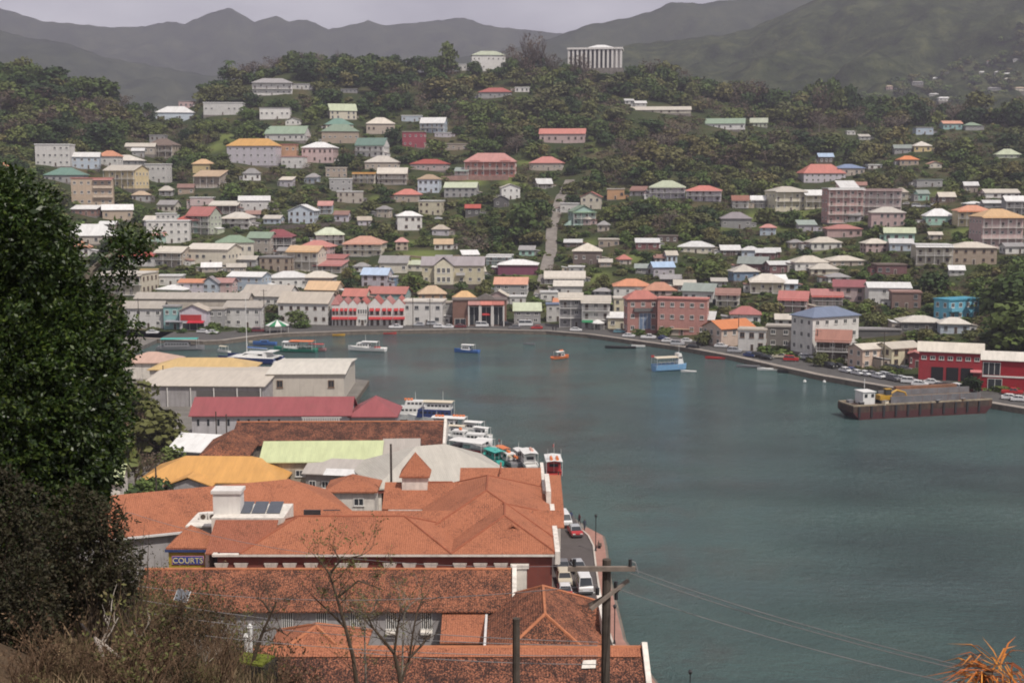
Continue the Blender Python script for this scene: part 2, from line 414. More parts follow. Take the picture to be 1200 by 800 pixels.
# ================================================================== SETTING
def ground_material():
    m = bpy.data.materials.new('hillside_ground'); m.use_nodes = True
    t = m.node_tree; b = t.nodes['Principled BSDF']; b.inputs['Roughness'].default_value = .95; b.inputs['Specular IOR Level'].default_value = .1
    tc = t.nodes.new('ShaderNodeTexCoord')
    def noise(sc, det=6, ro=.65):
        n = t.nodes.new('ShaderNodeTexNoise'); n.inputs['Scale'].default_value = sc; n.inputs['Detail'].default_value = det
        n.inputs['Roughness'].default_value = ro; t.links.new(tc.outputs['Object'], n.inputs['Vector']); return n
    n1 = noise(.035); n2 = noise(.8, 8, .75)
    r = t.nodes.new('ShaderNodeValToRGB'); es = r.color_ramp.elements
    es.new(.5); es.new(.6)
    for e, p, c in zip(es, (.32, .5, .58, .72), ((.030, .042, .017), (.046, .058, .022), (.075, .070, .034), (.14, .10, .06))):
        e.position = p; e.color = (*c, 1)
    ad = t.nodes.new('ShaderNodeMath'); ad.operation = 'MULTIPLY_ADD'; ad.inputs[1].default_value = .35
    t.links.new(n2.outputs['Fac'], ad.inputs[0])
    s0 = t.nodes.new('ShaderNodeMath'); s0.operation = 'MULTIPLY_ADD'; s0.inputs[1].default_value = .8; s0.inputs[2].default_value = -.08
    t.links.new(n1.outputs['Fac'], s0.inputs[0]); t.links.new(s0.outputs[0], ad.inputs[2])
    t.links.new(ad.outputs[0], r.inputs['Fac'])
    at = t.nodes.new('ShaderNodeAttribute'); at.attribute_name = 'grass'
    mx = t.nodes.new('ShaderNodeMix'); mx.data_type = 'RGBA'
    gr = t.nodes.new('ShaderNodeValToRGB'); gr.color_ramp.elements[0].color = (.095, .145, .035, 1); gr.color_ramp.elements[1].color = (.19, .20, .065, 1)
    t.links.new(n2.outputs['Fac'], gr.inputs['Fac'])
    t.links.new(at.outputs['Fac'], mx.inputs[0]); t.links.new(r.outputs[0], mx.inputs[6]); t.links.new(gr.outputs[0], mx.inputs[7])
    at2 = t.nodes.new('ShaderNodeAttribute'); at2.attribute_name = 'dry'
    mx2 = t.nodes.new('ShaderNodeMix'); mx2.data_type = 'RGBA'
    dr = t.nodes.new('ShaderNodeValToRGB'); dr.color_ramp.elements[0].color = (.050, .034, .022, 1); dr.color_ramp.elements[1].color = (.19, .13, .08, 1)
    dr.color_ramp.elements[0].position = .3; dr.color_ramp.elements[1].position = .7
    t.links.new(n2.outputs['Fac'], dr.inputs['Fac'])
    t.links.new(at2.outputs['Fac'], mx2.inputs[0]); t.links.new(mx.outputs[2], mx2.inputs[6]); t.links.new(dr.outputs[0], mx2.inputs[7])
    t.links.new(mx2.outputs[2], b.inputs['Base Color'])
    bp = t.nodes.new('ShaderNodeBump'); bp.inputs['Strength'].default_value = .6; bp.inputs['Distance'].default_value = .5
    t.links.new(n2.outputs['Fac'], bp.inputs['Height']); t.links.new(bp.outputs[0], b.inputs['Normal'])
    return m
xs = np.concatenate([np.linspace(-5000, -700, 34), np.arange(-680, -130, 11.), np.arange(-126, 60, 3.), np.arange(66, 800, 11.), np.linspace(830, 5000, 30)])
ys = np.concatenate([np.arange(-150, -20, 12.), np.arange(-18, 135, 3.), np.arange(138, 1150, 7.), np.linspace(1180, 5150, 40)])
GX, GY = np.meshgrid(xs, ys)
GZ = ground_h(GX, GY)
_u = 600 + 1500 * GX / np.maximum(GY, 60.)
_d = GY - np.interp(_u, SH_U, SH_Y)
flat = (GZ <= 1.25)
GZ = np.where(flat & (GZ > -1), np.where((_d > 14) | (GX < quay_x(GY) - 9), .8, -3.0), GZ)
GZ = np.where((GY > 1500) | (np.abs(GX) > 2600), np.minimum(GZ, 40), GZ)
V = np.stack([GX, GY, GZ], -1).reshape(-1, 3)
ny, nx = GX.shape
ii = (np.arange(ny - 1)[:, None] * nx + np.arange(nx - 1)[None, :]).ravel()
F = np.stack([ii, ii + 1, ii + nx + 1, ii + nx], 1)
me = arr_mesh('ground', V, F, ground_material())
GRASS = [(495, 300, 30), (600, 213, 14), (930, 250, 26), (912, 268, 16), (268, 160, 24), (255, 172, 14), (555, 214, 14), (1010, 262, 10), (845, 265, 18), (880, 255, 14),
         (660, 322, 10), (615, 325, 14), (480, 285, 14), (330, 150, 10), (960, 295, 18), (700, 325, 16), (395, 247, 13), (690, 287, 11), (742, 302, 14), (862, 238, 10), (1100, 226, 14), (270, 243, 11), (440, 234, 9), (560, 310, 12), (1000, 301, 9), (332, 240, 12), (1130, 272, 10), (700, 172, 10), (615, 190, 10), (930, 232, 10)]
gr = np.zeros(len(V))
GRASS_W = []
for px, py, rad in GRASS:
    p = on_ground(px, py, 250)
    if p is None: continue
    rr = rad * scale_at(p); GRASS_W.append((p.x, p.y, rr, px, py, rad))
    gr = np.maximum(gr, np.clip(1.4 - np.sqrt((V[:, 0] - p.x) ** 2 + ((V[:, 1] - p.y) * .7) ** 2) / rr, 0, 1))
a = me.attributes.new('grass', 'FLOAT', 'POINT'); a.data.foreach_set('value', gr.astype(np.float32))
dry = np.clip((430 - V[:, 1]) / 60, 0, 1) * np.clip((fort_hill(V[:, 0], V[:, 1]) - 2) / 3, 0, 1)
a = me.attributes.new('dry', 'FLOAT', 'POINT'); a.data.foreach_set('value', dry.astype(np.float32))
me.polygons.foreach_set('use_smooth', [True] * len(me.polygons))
struct(inst('ground', me))

# ---- water
def water_material():
    m = bpy.data.materials.new('harbour_water'); m.use_nodes = True
    t = m.node_tree; b = t.nodes['Principled BSDF']
    b.inputs['IOR'].default_value = 1.33; b.inputs['Specular IOR Level'].default_value = .4
    tc = t.nodes.new('ShaderNodeTexCoord')
    def noise(sc, det, ro=.6, stretch=(1, 1, 1), rot=0):
        mpn = t.nodes.new('ShaderNodeMapping'); mpn.inputs['Scale'].default_value = stretch; mpn.inputs['Rotation'].default_value = (0, 0, rot)
        t.links.new(tc.outputs['Object'], mpn.inputs['Vector'])
        n = t.nodes.new('ShaderNodeTexNoise'); n.inputs['Scale'].default_value = sc; n.inputs['Detail'].default_value = det; n.inputs['Roughness'].default_value = ro
        t.links.new(mpn.outputs[0], n.inputs['Vector']); return n
    big = noise(.012, 5, .6, (1, 1.6, 1), .4)
    r = t.nodes.new('ShaderNodeValToRGB'); es = r.color_ramp.elements
    es.new(.5)
    for e, p, c in zip(es, (.34, .5, .68), ((.060, .095, .101), (.072, .124, .123), (.088, .150, .138))):
        e.position = p; e.color = (*c, 1)
    t.links.new(big.outputs['Fac'], r.inputs['Fac'])
    # weed and sand showing through near the quays
    bed = noise(.05, 6, .7)
    mrb = t.nodes.new('ShaderNodeMapRange'); mrb.inputs[1].default_value = .48; mrb.inputs[2].default_value = .66; mrb.inputs[3].default_value = 0; mrb.inputs[4].default_value = .75
    t.links.new(bed.outputs['Fac'], mrb.inputs[0])
    mx = t.nodes.new('ShaderNodeMix'); mx.data_type = 'RGBA'; mx.inputs[7].default_value = (.085, .072, .068, 1)
    sx = t.nodes.new('ShaderNodeSeparateXYZ'); t.links.new(tc.outputs['Object'], sx.inputs[0])
    mrx = t.nodes.new('ShaderNodeMapRange'); mrx.inputs[1].default_value = 52; mrx.inputs[2].default_value = 15
    t.links.new(sx.outputs[0], mrx.inputs[0])
    mu = t.nodes.new('ShaderNodeMath'); mu.operation = 'MULTIPLY'; t.links.new(mrb.outputs[0], mu.inputs[0]); t.links.new(mrx.outputs[0], mu.inputs[1])
    t.links.new(mu.outputs[0], mx.inputs[0]); t.links.new(r.outputs[0], mx.inputs[6])
    t.links.new(mx.outputs[2], b.inputs['Base Color'])
    wind = noise(.02, 4, .6, (1, 2.2, 1), .9)
    mr = t.nodes.new('ShaderNodeMapRange'); mr.inputs[1].default_value = .3; mr.inputs[2].default_value = .7; mr.inputs[3].default_value = .07; mr.inputs[4].default_value = .16
    t.links.new(wind.outputs['Fac'], mr.inputs[0]); t.links.new(mr.outputs[0], b.inputs['Roughness'])
    c1 = noise(.48, 6, .70, (1, 1.5, 1), .35); c2 = noise(2.9, 4, .6, (1, 1.4, 1), -.3)
    ad = t.nodes.new('ShaderNodeMath'); ad.operation = 'MULTIPLY_ADD'; ad.inputs[1].default_value = .3
    t.links.new(c2.outputs['Fac'], ad.inputs[0]); t.links.new(c1.outputs['Fac'], ad.inputs[2])
    ws = t.nodes.new('ShaderNodeMapRange'); ws.inputs[1].default_value = .3; ws.inputs[2].default_value = .7; ws.inputs[3].default_value = .5; ws.inputs[4].default_value = .95
    t.links.new(wind.outputs['Fac'], ws.inputs[0])
    bp = t.nodes.new('ShaderNodeBump'); bp.inputs['Distance'].default_value = 2.5
    t.links.new(ws.outputs[0], bp.inputs['Strength'])
    t.links.new(ad.outputs[0], bp.inputs['Height']); t.links.new(bp.outputs[0], b.inputs['Normal'])
    return m
wm = MB(); wm.add([(-700, -150, 0), (900, -150, 0), (900, 700, 0), (-700, 700, 0)], [(0, 1, 2, 3)])
struct(wm.build('water', water_material()))

# ---- far mountains (three ridges, nearest first)
def mountain_mat(name, c0, c1, c2, sc):
    m = bpy.data.materials.new(name); m.use_nodes = True
    t = m.node_tree; b = t.nodes['Principled BSDF']; b.inputs['Roughness'].default_value = 1; b.inputs['Specular IOR Level'].default_value = 0
    tc = t.nodes.new('ShaderNodeTexCoord')
    n = t.nodes.new('ShaderNodeTexNoise'); n.inputs['Scale'].default_value = sc; n.inputs['Detail'].default_value = 9; n.inputs['Roughness'].default_value = .72
    t.links.new(tc.outputs['Object'], n.inputs['Vector'])
    r = t.nodes.new('ShaderNodeValToRGB'); es = r.color_ramp.elements; es.new(.5)
    for e, p, c in zip(es, (.34, .5, .66), (c0, c1, c2)): e.position = p; e.color = (*c, 1)
    t.links.new(n.outputs['Fac'], r.inputs['Fac']); t.links.new(r.outputs[0], b.inputs['Base Color'])
    bp = t.nodes.new('ShaderNodeBump'); bp.inputs['Strength'].default_value = 1.; bp.inputs['Distance'].default_value = 14
    t.links.new(n.outputs['Fac'], bp.inputs['Height']); t.links.new(bp.outputs[0], b.inputs['Normal'])
    return m
M1 = [(560, 92), (640, 78), (700, 64), (740, 56), (800, 50), (840, 47), (870, 41), (900, 28), (930, 14), (975, -4), (1010, -18), (1060, -30), (1120, -44), (1200, -55), (1500, -60), (2100, -40)]
M2 = [(560, 70), (620, 58), (660, 44), (682, 36), (725, 29), (755, 21), (775, 12), (785, 9), (800, 10), (815, 12), (840, 8), (900, 3), (970, -16), (1100, -40), (2000, -40)]
M3 = [(-900, 10), (-300, 0), (0, 13), (30, 20), (62, 31), (95, 33), (140, 38), (180, 36), (205, 31), (225, 34), (245, 25), (265, 18), (278, 16), (292, 24), (305, 32), (330, 24),
      (345, 31), (362, 28), (390, 40), (410, 36), (435, 30), (455, 36), (480, 33), (520, 29), (545, 27), (570, 35), (600, 39), (640, 43), (700, 46), (900, 55), (1600, 60)]
M4 = [(-900, 40), (-200, 30), (0, 36), (40, 48), (90, 56), (130, 70), (180, 80), (240, 90), (320, 96), (420, 104), (600, 110)]
MOUNT = {}
def mountain(key, prof, yb, yc, u0, u1, du, rows, rav, m, seed):
    us = np.arange(u0, u1, du); S = np.linspace(0, 1, rows)
    pu = [p[0] for p in prof]; pv = [p[1] for p in prof]
    zc = CAMZ + yc * (210 - np.interp(us, pu, pv)) / 1500.
    def hz(u, s):
        Y = yb + (yc - yb) * s; X = (u - 600) / 1500. * Y
        Z = CAMZ + yc * (210 - np.interp(u, pu, pv)) / 1500.
        n = wav(X / rav * 2.6 + seed, Y / rav * 2.2) + .4 * wav(X / rav * 6.5, Y / rav * 6 + seed)
        z = 8 + (Z - 8) * s ** 1.05 + n * rav * .13 * np.sin(np.pi * np.clip(s, 0, 1)) ** .8
        z = z + wav(X / 16. + seed, Y / 17.) * 2.2 * s
        return X, Y, z
    MOUNT[key] = hz
    VV = []
    for s in list(S) + [1.12]:
        if s <= 1: X, Y, z = hz(us, s); Y = np.full_like(us, float(np.mean(Y)))
        else:
            Y = np.full_like(us, yb + (yc - yb) * s, dtype=float); X = (us - 600) / 1500. * Y; z = np.full_like(us, 5, dtype=float)
        VV.append(np.stack([X, Y, z], -1))
    VV = np.array(VV); nr, nc = VV.shape[:2]
    ii = (np.arange(nr - 1)[:, None] * nc + np.arange(nc - 1)[None, :]).ravel()
    F = np.stack([ii, ii + 1, ii + nc + 1, ii + nc], 1)
    me = arr_mesh('mountain', VV.reshape(-1, 3), F, m)
    me.polygons.foreach_set('use_smooth', [True] * len(me.polygons))
    return struct(inst('mountain', me))
mgreen = mountain_mat('forested_slope', (.014, .022, .011), (.045, .060, .026), (.11, .12, .055), .03)
mdark = mountain_mat('far_forest', (.018, .028, .016), (.042, .054, .03), (.08, .088, .05), .012)
mountain('near', M1, 1250, 2300, 500, 1900, 6, 70, 240., mgreen, 2.)
mountain('mid', M2, 2450, 3300, 500, 1700, 6, 40, 300., mdark, 5.)
mountain('far', M3, 3500, 4700, -800, 1500, 5, 40, 380., mdark, 9.)
mountain('farleft', M4, 2300, 3300, -800, 620, 6, 40, 320., mdark, 13.)

# ---- haze: the humid air between
hm = bpy.data.materials.new('haze'); hm.use_nodes = True
t = hm.node_tree; t.nodes.remove(t.nodes['Principled BSDF'])
pv = t.nodes.new('ShaderNodeVolumePrincipled')
pv.inputs['Color'].default_value = (*HAZE_COLOR, 1); pv.inputs['Density'].default_value = HAZE_DENSITY; pv.inputs['Anisotropy'].default_value = HAZE_G
t.links.new(pv.outputs[0], t.nodes['Material Output'].inputs['Volume'])
hb = MB().box(-5300, 5300, -260, 5300, -4.2, 780).build('haze', hm)
hb['kind'] = 'stuff'

# ---- quays, roads
asph = mat('asphalt', (.10, .095, .09), .9, .2, .2, .25)
conc = mat('quay_concrete', (.33, .29, .25), .9, .2, .3, .5, streak=.4)
seaw = mat('sea_wall_stone', (.19, .16, .13), .9, .2, .4, .7, bump=.6, bscale=1.5, streak=.5)
pink = mat('pink_paving', (.36, .20, .16), .85, .2, .2, .8)
def ribbon(pts, off0, off1, z0, z1, mi=0, mb=None):
    """closed strip along a polyline between two sideways offsets (left of travel positive)"""
    mb = mb or MB()
    P = [Vector((p[0], p[1])) for p in pts]; n = len(P); A = []; B = []
    for i in range(n):
        d = (P[min(i + 1, n - 1)] - P[max(i - 1, 0)]).normalized(); nrm = Vector((-d.y, d.x))
        A.append(P[i] + nrm * off0); B.append(P[i] + nrm * off1)
    rings = [[(A[i].x, A[i].y, z0), (B[i].x, B[i].y, z0), (B[i].x, B[i].y, z1), (A[i].x, A[i].y, z1)] for i in range(n)]
    return mb.loft(rings, mi)
def dense(pts, step=8.):
    out = []
    for a_, b_ in zip(pts, pts[1:]):
        n = max(1, int((Vector(b_[:2]) - Vector(a_[:2])).length / step))
        for k in range(n): out.append((a_[0] + (b_[0] - a_[0]) * k / n, a_[1] + (b_[1] - a_[1]) * k / n))
    out.append(tuple(pts[-1][:2])); return out
FS = dense([tuple(at_z(px, py, 1.2)[:2]) for px, py in SHORE_PX])       # far shore, west to east
rings = [[(x, y, -3.2), (x, y + 60, -3.2), (x, y + 60, 1.2), (x, y, 1.2)] for x, y in FS]
struct(MB().loft(rings).build('waterfront_road', asph))
struct(ribbon(FS, -.25, .0, -3.4, 1.17).build('sea_wall', seaw))
struct(ribbon(FS, -.35, .45, 1.204, 1.42).build('kerb', conc))
struct(ribbon(FS, .45, 2.4, 1.205, 1.3).build('promenade_pavement', conc))
# near town: one slab with the sea wall as its edge
townpoly = [(x, y) for x, y in QEDGE] + [(-330, 470), (-330, -80)]
struct(MB().prism(townpoly[:-2] + [(-330, 470), (-330, -80)], -3.2, 1.2).build('town_ground', mat('town_concrete', (.20, .185, .165), .9, .2, .3, .3)))
QD = dense(QEDGE[2:-2], 6.)
struct(ribbon(QD, -.22, 0., -3.4, 1.19).build('sea_wall', seaw))
CURB_PX = [(760, 880), (735, 800), (714, 740), (706, 707), (702, 685), (699, 665), (696, 640), (690, 628), (681, 620)]
curb = [tuple(at_z(px, py, 1.2)[:2]) for px, py in CURB_PX]
edge_in = [(x - .15, y) for x, y in QEDGE if 104 < y < 196]
road = [(5.4, 100)] + [(curb[0][0], 100)] + curb + [(4.5, 206), (4.0, 206)]
struct(MB().prism([(5.4, 104), (curb[0][0], 104)] + curb[1:] + [(9.5, 200), (5.4, 200)], 1.204, 1.212).build('street', mat('street_asphalt', (.105, .092, .088), .9, .2, .16, .4)))
walk = list(curb) + [(p[0], p[1]) for p in reversed(edge_in)]
struct(MB().prism([(p[0], p[1]) for p in reversed(walk)], 1.206, 1.33).build('pavement', pink))
struct(ribbon(curb, -.06, .18, 1.206, 1.37).build('kerb', mat('kerb_pale', (.55, .50, .44), .85)))
ln = MB()
for px, py in ((689, 700), (682, 696)):
    p = at_z(px, py, 1.2)
p0 = at_z(668, 694, 1.2); ln.box(p0.x - .2, p0.x + 3.2, p0.y - .15, p0.y + .15, 1.215, 1.218)
struct(ln.build('road_marking', mat('road_paint', (.6, .6, .58), .8)))

# ---- lane and steps climbing the hill, and a path on the left
def drape(pts_px, wid, name, m, lift=.35, ymin=300):
    P = [on_ground(px, py, ymin) for px, py in pts_px]; P = [p for p in P if p is not None]
    D = dense([(p.x, p.y) for p in P], 6.); rings = []
    for i in range(len(D)):
        a_, b_ = Vector(D[max(i - 1, 0)]), Vector(D[min(i + 1, len(D) - 1)]); d = (b_ - a_).normalized(); n_ = Vector((-d.y, d.x)) * wid / 2
        c = Vector(D[i]); l, r_ = c + n_, c - n_
        z = max(float(ground_h(l.x, l.y)), float(ground_h(r_.x, r_.y)), float(ground_h(c.x, c.y))) + lift
        rings.append([(l.x, l.y, z - 2.2), (r_.x, r_.y, z - 2.2), (r_.x, r_.y, z), (l.x, l.y, z)])
    return struct(MB().loft(rings).build(name, m))
LANE = [(633, 346), (637, 330), (641, 312), (646, 295), (646, 276), (648, 262), (653, 246), (657, 232), (663, 222), (668, 212)]
lanem = mat('lane_concrete', (.24, .215, .19), .9, .2, .3, .3)
drape(LANE, 5.5, 'lane', lanem)
PATH1 = [(372, 232), (374, 222), (371, 212), (372, 203)]
PATH2 = [(330, 262), (327, 252), (322, 244), (316, 236)]
drape(PATH2, 3., 'path', lanem)
drape([(470, 300), (505, 303), (540, 300)], 2.5, 'path', mat('dirt_path', (.26, .2, .14), .95))

def retaining(pts_px, h_, name, m, lb):
    P = [on_ground(px, py, 300) for px, py in pts_px]; P = [p for p in P if p is not None]
    D = dense([(p.x, p.y) for p in P], 4.); o0 = Vector((D[0][0], D[0][1], float(ground_h(*D[0])))); rings = []
    for x, y in D:
        z = float(ground_h(x, y)) - o0.z; rings.append([(x - o0.x, y - o0.y - .25, z - 2), (x - o0.x, y - o0.y + .25, z - 2), (x - o0.x, y - o0.y + .25, z + h_), (x - o0.x, y - o0.y - .25, z + h_)])
    o = MB().loft(rings).build(name, m, loc=o0); tag(o, lb, 'wall')
rw = mat('pink_render', (.36, .22, .19), .9, .1, .3, .4, streak=.5); rws = mat('dark_terrace_stone', (.13, .11, .095), .95, .1, .4, .8, streak=.5)
WALLS_PX = [([(517, 212), (550, 211), (596, 211)], 2.6, rw, 'long pinkish retaining wall below the salmon mansion'), ([(300, 270), (340, 268), (400, 264)], 2.0, rws, 'dark stone terrace wall left of the white cube house'),
            ([(1163, 396), (1180, 395), (1230, 394)], 3.6, rws, 'dark retaining wall under a parked white car at the hill foot'), ([(505, 338), (530, 339), (560, 338)], 1.8, rws, 'low stone terrace wall before the yellow school'), ([(1010, 392), (1055, 391), (1075, 388)], 2.2, rws, 'dark bank wall behind the long grey canopy')]
for pts, h_, m_, lb in WALLS_PX: retaining(pts, h_, 'retaining_wall', m_, lb)
# ================================================================== HOUSES
WALLC = dict(white=(.74, .71, .66), cream=(.68, .60, .44), beige=(.52, .43, .33), tan=(.48, .36, .25), grey=(.38, .37, .36), pink=(.62, .42, .39),
             salmon=(.56, .22, .17), red=(.50, .09, .08), crimson=(.48, .10, .13), paleblue=(.50, .60, .70), blue=(.16, .33, .55), cyan=(.06, .42, .60), mint=(.36, .62, .50),
             aqua=(.30, .55, .54), yellow=(.72, .55, .24), orange=(.62, .32, .12), purple=(.26, .07, .13), maroon=(.24, .09, .09), brown=(.17, .11, .085),
             lilac=(.58, .52, .58), stone=(.27, .24, .21), darkgrey=(.15, .145, .14), paleyellow=(.70, .62, .40), palegreen=(.55, .60, .42), peach=(.66, .46, .33), brick=(.27, .14, .10))
ROOFC = dict(white=(.78, .77, .74), cream=(.66, .59, .48), beige=(.50, .43, .34), grey=(.36, .34, .33), red=(.54, .10, .07), coral=(.62, .20, .15), orange=(.70, .23, .07), amber=(.76, .40, .08),
             ochre=(.50, .33, .10), green=(.24, .37, .22), palegreen=(.56, .62, .40), darkgreen=(.13, .28, .21), blue=(.16, .24, .42), paleblue=(.42, .58, .80), brown=(.20, .14, .11),
             rust=(.36, .15, .10), darkred=(.34, .06, .07), tan=(.55, .38, .22), greygreen=(.30, .36, .31), purple=(.36, .31, .32))
NICE = dict(paleblue='pale blue', darkgrey='dark grey', paleyellow='pale yellow', palegreen='pale green', darkgreen='dark green', darkred='dark red', greygreen='grey green')
nice = lambda c: NICE.get(c, c)
def mute(c, k=.18):
    g_ = .3 * c[0] + .55 * c[1] + .15 * c[2]
    return tuple(v + (g_ - v) * k for v in c)
WALLC = {k_: mute(v_) for k_, v_ in WALLC.items()}; ROOFC = {k_: mute(v_, .16) for k_, v_ in ROOFC.items()}
WALLC['deepred'] = (.36, .022, .032); NICE['deepred'] = 'red'
hr = random.Random(21)
def wallmat(c): return mat('painted_wall_' + c, WALLC[c], .85, .2, .14, .5, bump=.15, bscale=5, streak=.28)
def roofmat(c): return metalroof('sheet_roof_' + c, ROOFC[c])
trim = mat('white_trim', (.70, .68, .64), .7, .3, .1)
glassd = mat('dark_window_glass', (.035, .04, .045), .25, .5, .3, 2.)
shut = mat('dark_timber', (.10, .075, .06), .7, .2, .3, 2.)
plinthm = mat('foundation_stone', (.22, .20, .18), .95, .1, .35, .5, streak=.5)
railm = mat('railing_paint', (.62, .60, .57), .7)
# one window and one door, unit sized, copied everywhere
def window_mesh(nm, fr):
    m = MB(); t = .09
    m.box(-.5, .5, -.10, .05, -.5, -.5 + t, 0); m.box(-.5, .5, -.10, .05, .5 - t, .5, 0)
    m.box(-.5, -.5 + t, -.10, .05, -.5 + t, .5 - t, 0); m.box(.5 - t, .5, -.10, .05, -.5 + t, .5 - t, 0)
    m.box(-.035, .035, -.08, .05, -.5 + t, .5 - t, 0)
    m.box(-.5 + t, .5 - t, -.05, .04, -.5 + t, .5 - t, 1)
    m.box(-.56, .56, -.16, .05, -.58, -.5, 0)
    return m.mesh(nm, [fr, glassd])
WIN = window_mesh('window', trim)
WINB = window_mesh('window', mat('brown_trim', (.2, .13, .09), .7))
WIND = window_mesh('window', mat('grey_window_trim', (.3, .3, .3), .7))
dm = MB(); dm.box(-.5, .5, -.07, .05, 0, 1, 0); dm.box(-.42, .42, -.10, -.07, .03, .95, 1); dm.box(.28, .34, -.15, -.10, .46, .5, 0)
DOOR = dm.mesh('door', [trim, shut])
HB = []      # screen boxes of houses: x0,x1,y0,y1,depth,center,radius
HOUSES = []
def roof_mb(Lx, W, rise, typ, ov=.55, fas=.22):
    """roof over a rectangle x in +-L/2, y in 0..W, eaves at z=0"""
    m = MB(); x0, x1, y0, y1 = -Lx / 2 - ov, Lx / 2 + ov, -ov, W + ov; f = fas
    eb = [(x0, y0, -f), (x1, y0, -f), (x1, y1, -f), (x0, y1, -f), (x0, y0, 0), (x1, y0, 0), (x1, y1, 0), (x0, y1, 0)]
    sides = [(0, 3, 2, 1), (0, 1, 5, 4), (1, 2, 6, 5), (2, 3, 7, 6), (3, 0, 4, 7)]
    cx, cy_ = 0, (y0 + y1) / 2
    if typ in 'hp':
        w2, d2 = (x1 - x0) / 2, (y1 - y0) / 2; k = min(w2, d2)
        if typ == 'p': r = [(0, cy_, rise)] * 2
        elif w2 >= d2: r = [(x0 + k, cy_, rise), (x1 - k, cy_, rise)]
        else: r = [(0, y0 + k, rise), (0, y1 - k, rise)]
        if (Vector(r[0]) - Vector(r[1])).length < .3:
            m.add(eb + [(0, cy_, rise)], sides + [(4, 5, 8), (5, 6, 8), (6, 7, 8), (7, 4, 8)])
        elif w2 >= d2: m.add(eb + r, sides + [(4, 5, 9, 8), (5, 6, 9), (6, 7, 8, 9), (7, 4, 8)])
        else: m.add(eb + r, sides + [(4, 5, 8), (5, 6, 9, 8), (6, 7, 9), (7, 4, 8, 9)])
    elif typ == 'g':
        t = .16
        for sgn in (0, 1):
            ya = y0 if sgn == 0 else y1
            m.add([(x0, ya, -t), (x1, ya, -t), (x1, cy_, rise - t), (x0, cy_, rise - t), (x0, ya, 0), (x1, ya, 0), (x1, cy_, rise), (x0, cy_, rise)],
                  [(0, 3, 2, 1), (4, 5, 6, 7), (0, 1, 5, 4), (1, 2, 6, 5), (3, 0, 4, 7)] if sgn == 0 else [(0, 1, 2, 3), (7, 6, 5, 4), (4, 5, 1, 0), (5, 6, 2, 1), (7, 4, 0, 3)])
    elif typ == 'G':
        t = .16
        for sgn in (-1, 1):
            xa = x0 if sgn < 0 else x1
            vs = [(xa, y0, -t), (0, y0, rise - t), (0, y1, rise - t), (xa, y1, -t), (xa, y0, 0), (0, y0, rise), (0, y1, rise), (xa, y1, 0)]
            fs = [(0, 1, 2, 3), (7, 6, 5, 4), (0, 4, 5, 1), (2, 6, 7, 3), (3, 7, 4, 0)]
            m.add(vs, fs if sgn < 0 else [tuple(reversed(q)) for q in fs])
    elif typ == 's':
        m.add([(x0, y0, -.18), (x1, y0, -.18), (x1, y1, rise - .18), (x0, y1, rise - .18), (x0, y0, 0), (x1, y0, 0), (x1, y1, rise), (x0, y1, rise)],
              [(0, 3, 2, 1), (4, 5, 6, 7), (0, 1, 5, 4), (1, 2, 6, 5), (2, 3, 7, 6), (3, 0, 4, 7)])
    else:
        m.box(x0 + .25, x1 - .25, y0 + .25, y1 - .25, 0, max(.25, min(rise, .5)))
    return m
def walls_mb(Lx, W, H, rise, typ, base=-.0, ov=.55):
    m = MB(); x0, x1 = -Lx / 2, Lx / 2
    if typ == 'g':
        r = rise * (W / 2) / (W / 2 + ov) - .14; e = H + rise * ov / (W / 2 + ov) - .18
        for_z = [(0, base), (W, base), (W, e), (W / 2, H + r), (0, e)]
        m.loft([[(x0, y, z) for y, z in for_z], [(x1, y, z) for y, z in for_z]])
    elif typ == 'G':
        r = rise * (Lx / 2) / (Lx / 2 + ov) - .14; e = H + rise * ov / (Lx / 2 + ov) - .18
        pts = [(x0, base), (x1, base), (x1, e), (0, H + r), (x0, e)]
        m.loft([[(x, 0, z) for x, z in reversed(pts)], [(x, W, z) for x, z in reversed(pts)]])
    elif typ == 's':
        k0 = H + rise * ov / (W + 2 * ov) - .2; k1 = H + rise * (W + ov) / (W + 2 * ov) - .2
        m.loft([[(x0, 0, base), (x0, W, base), (x0, W, k1), (x0, 0, k0)], [(x1, 0, base), (x1, W, base), (x1, W, k1), (x1, 0, k0)]])
    else:
        m.box(x0, x1, 0, W, base, H - (.22 if typ in 'hp' else 0))
    return m
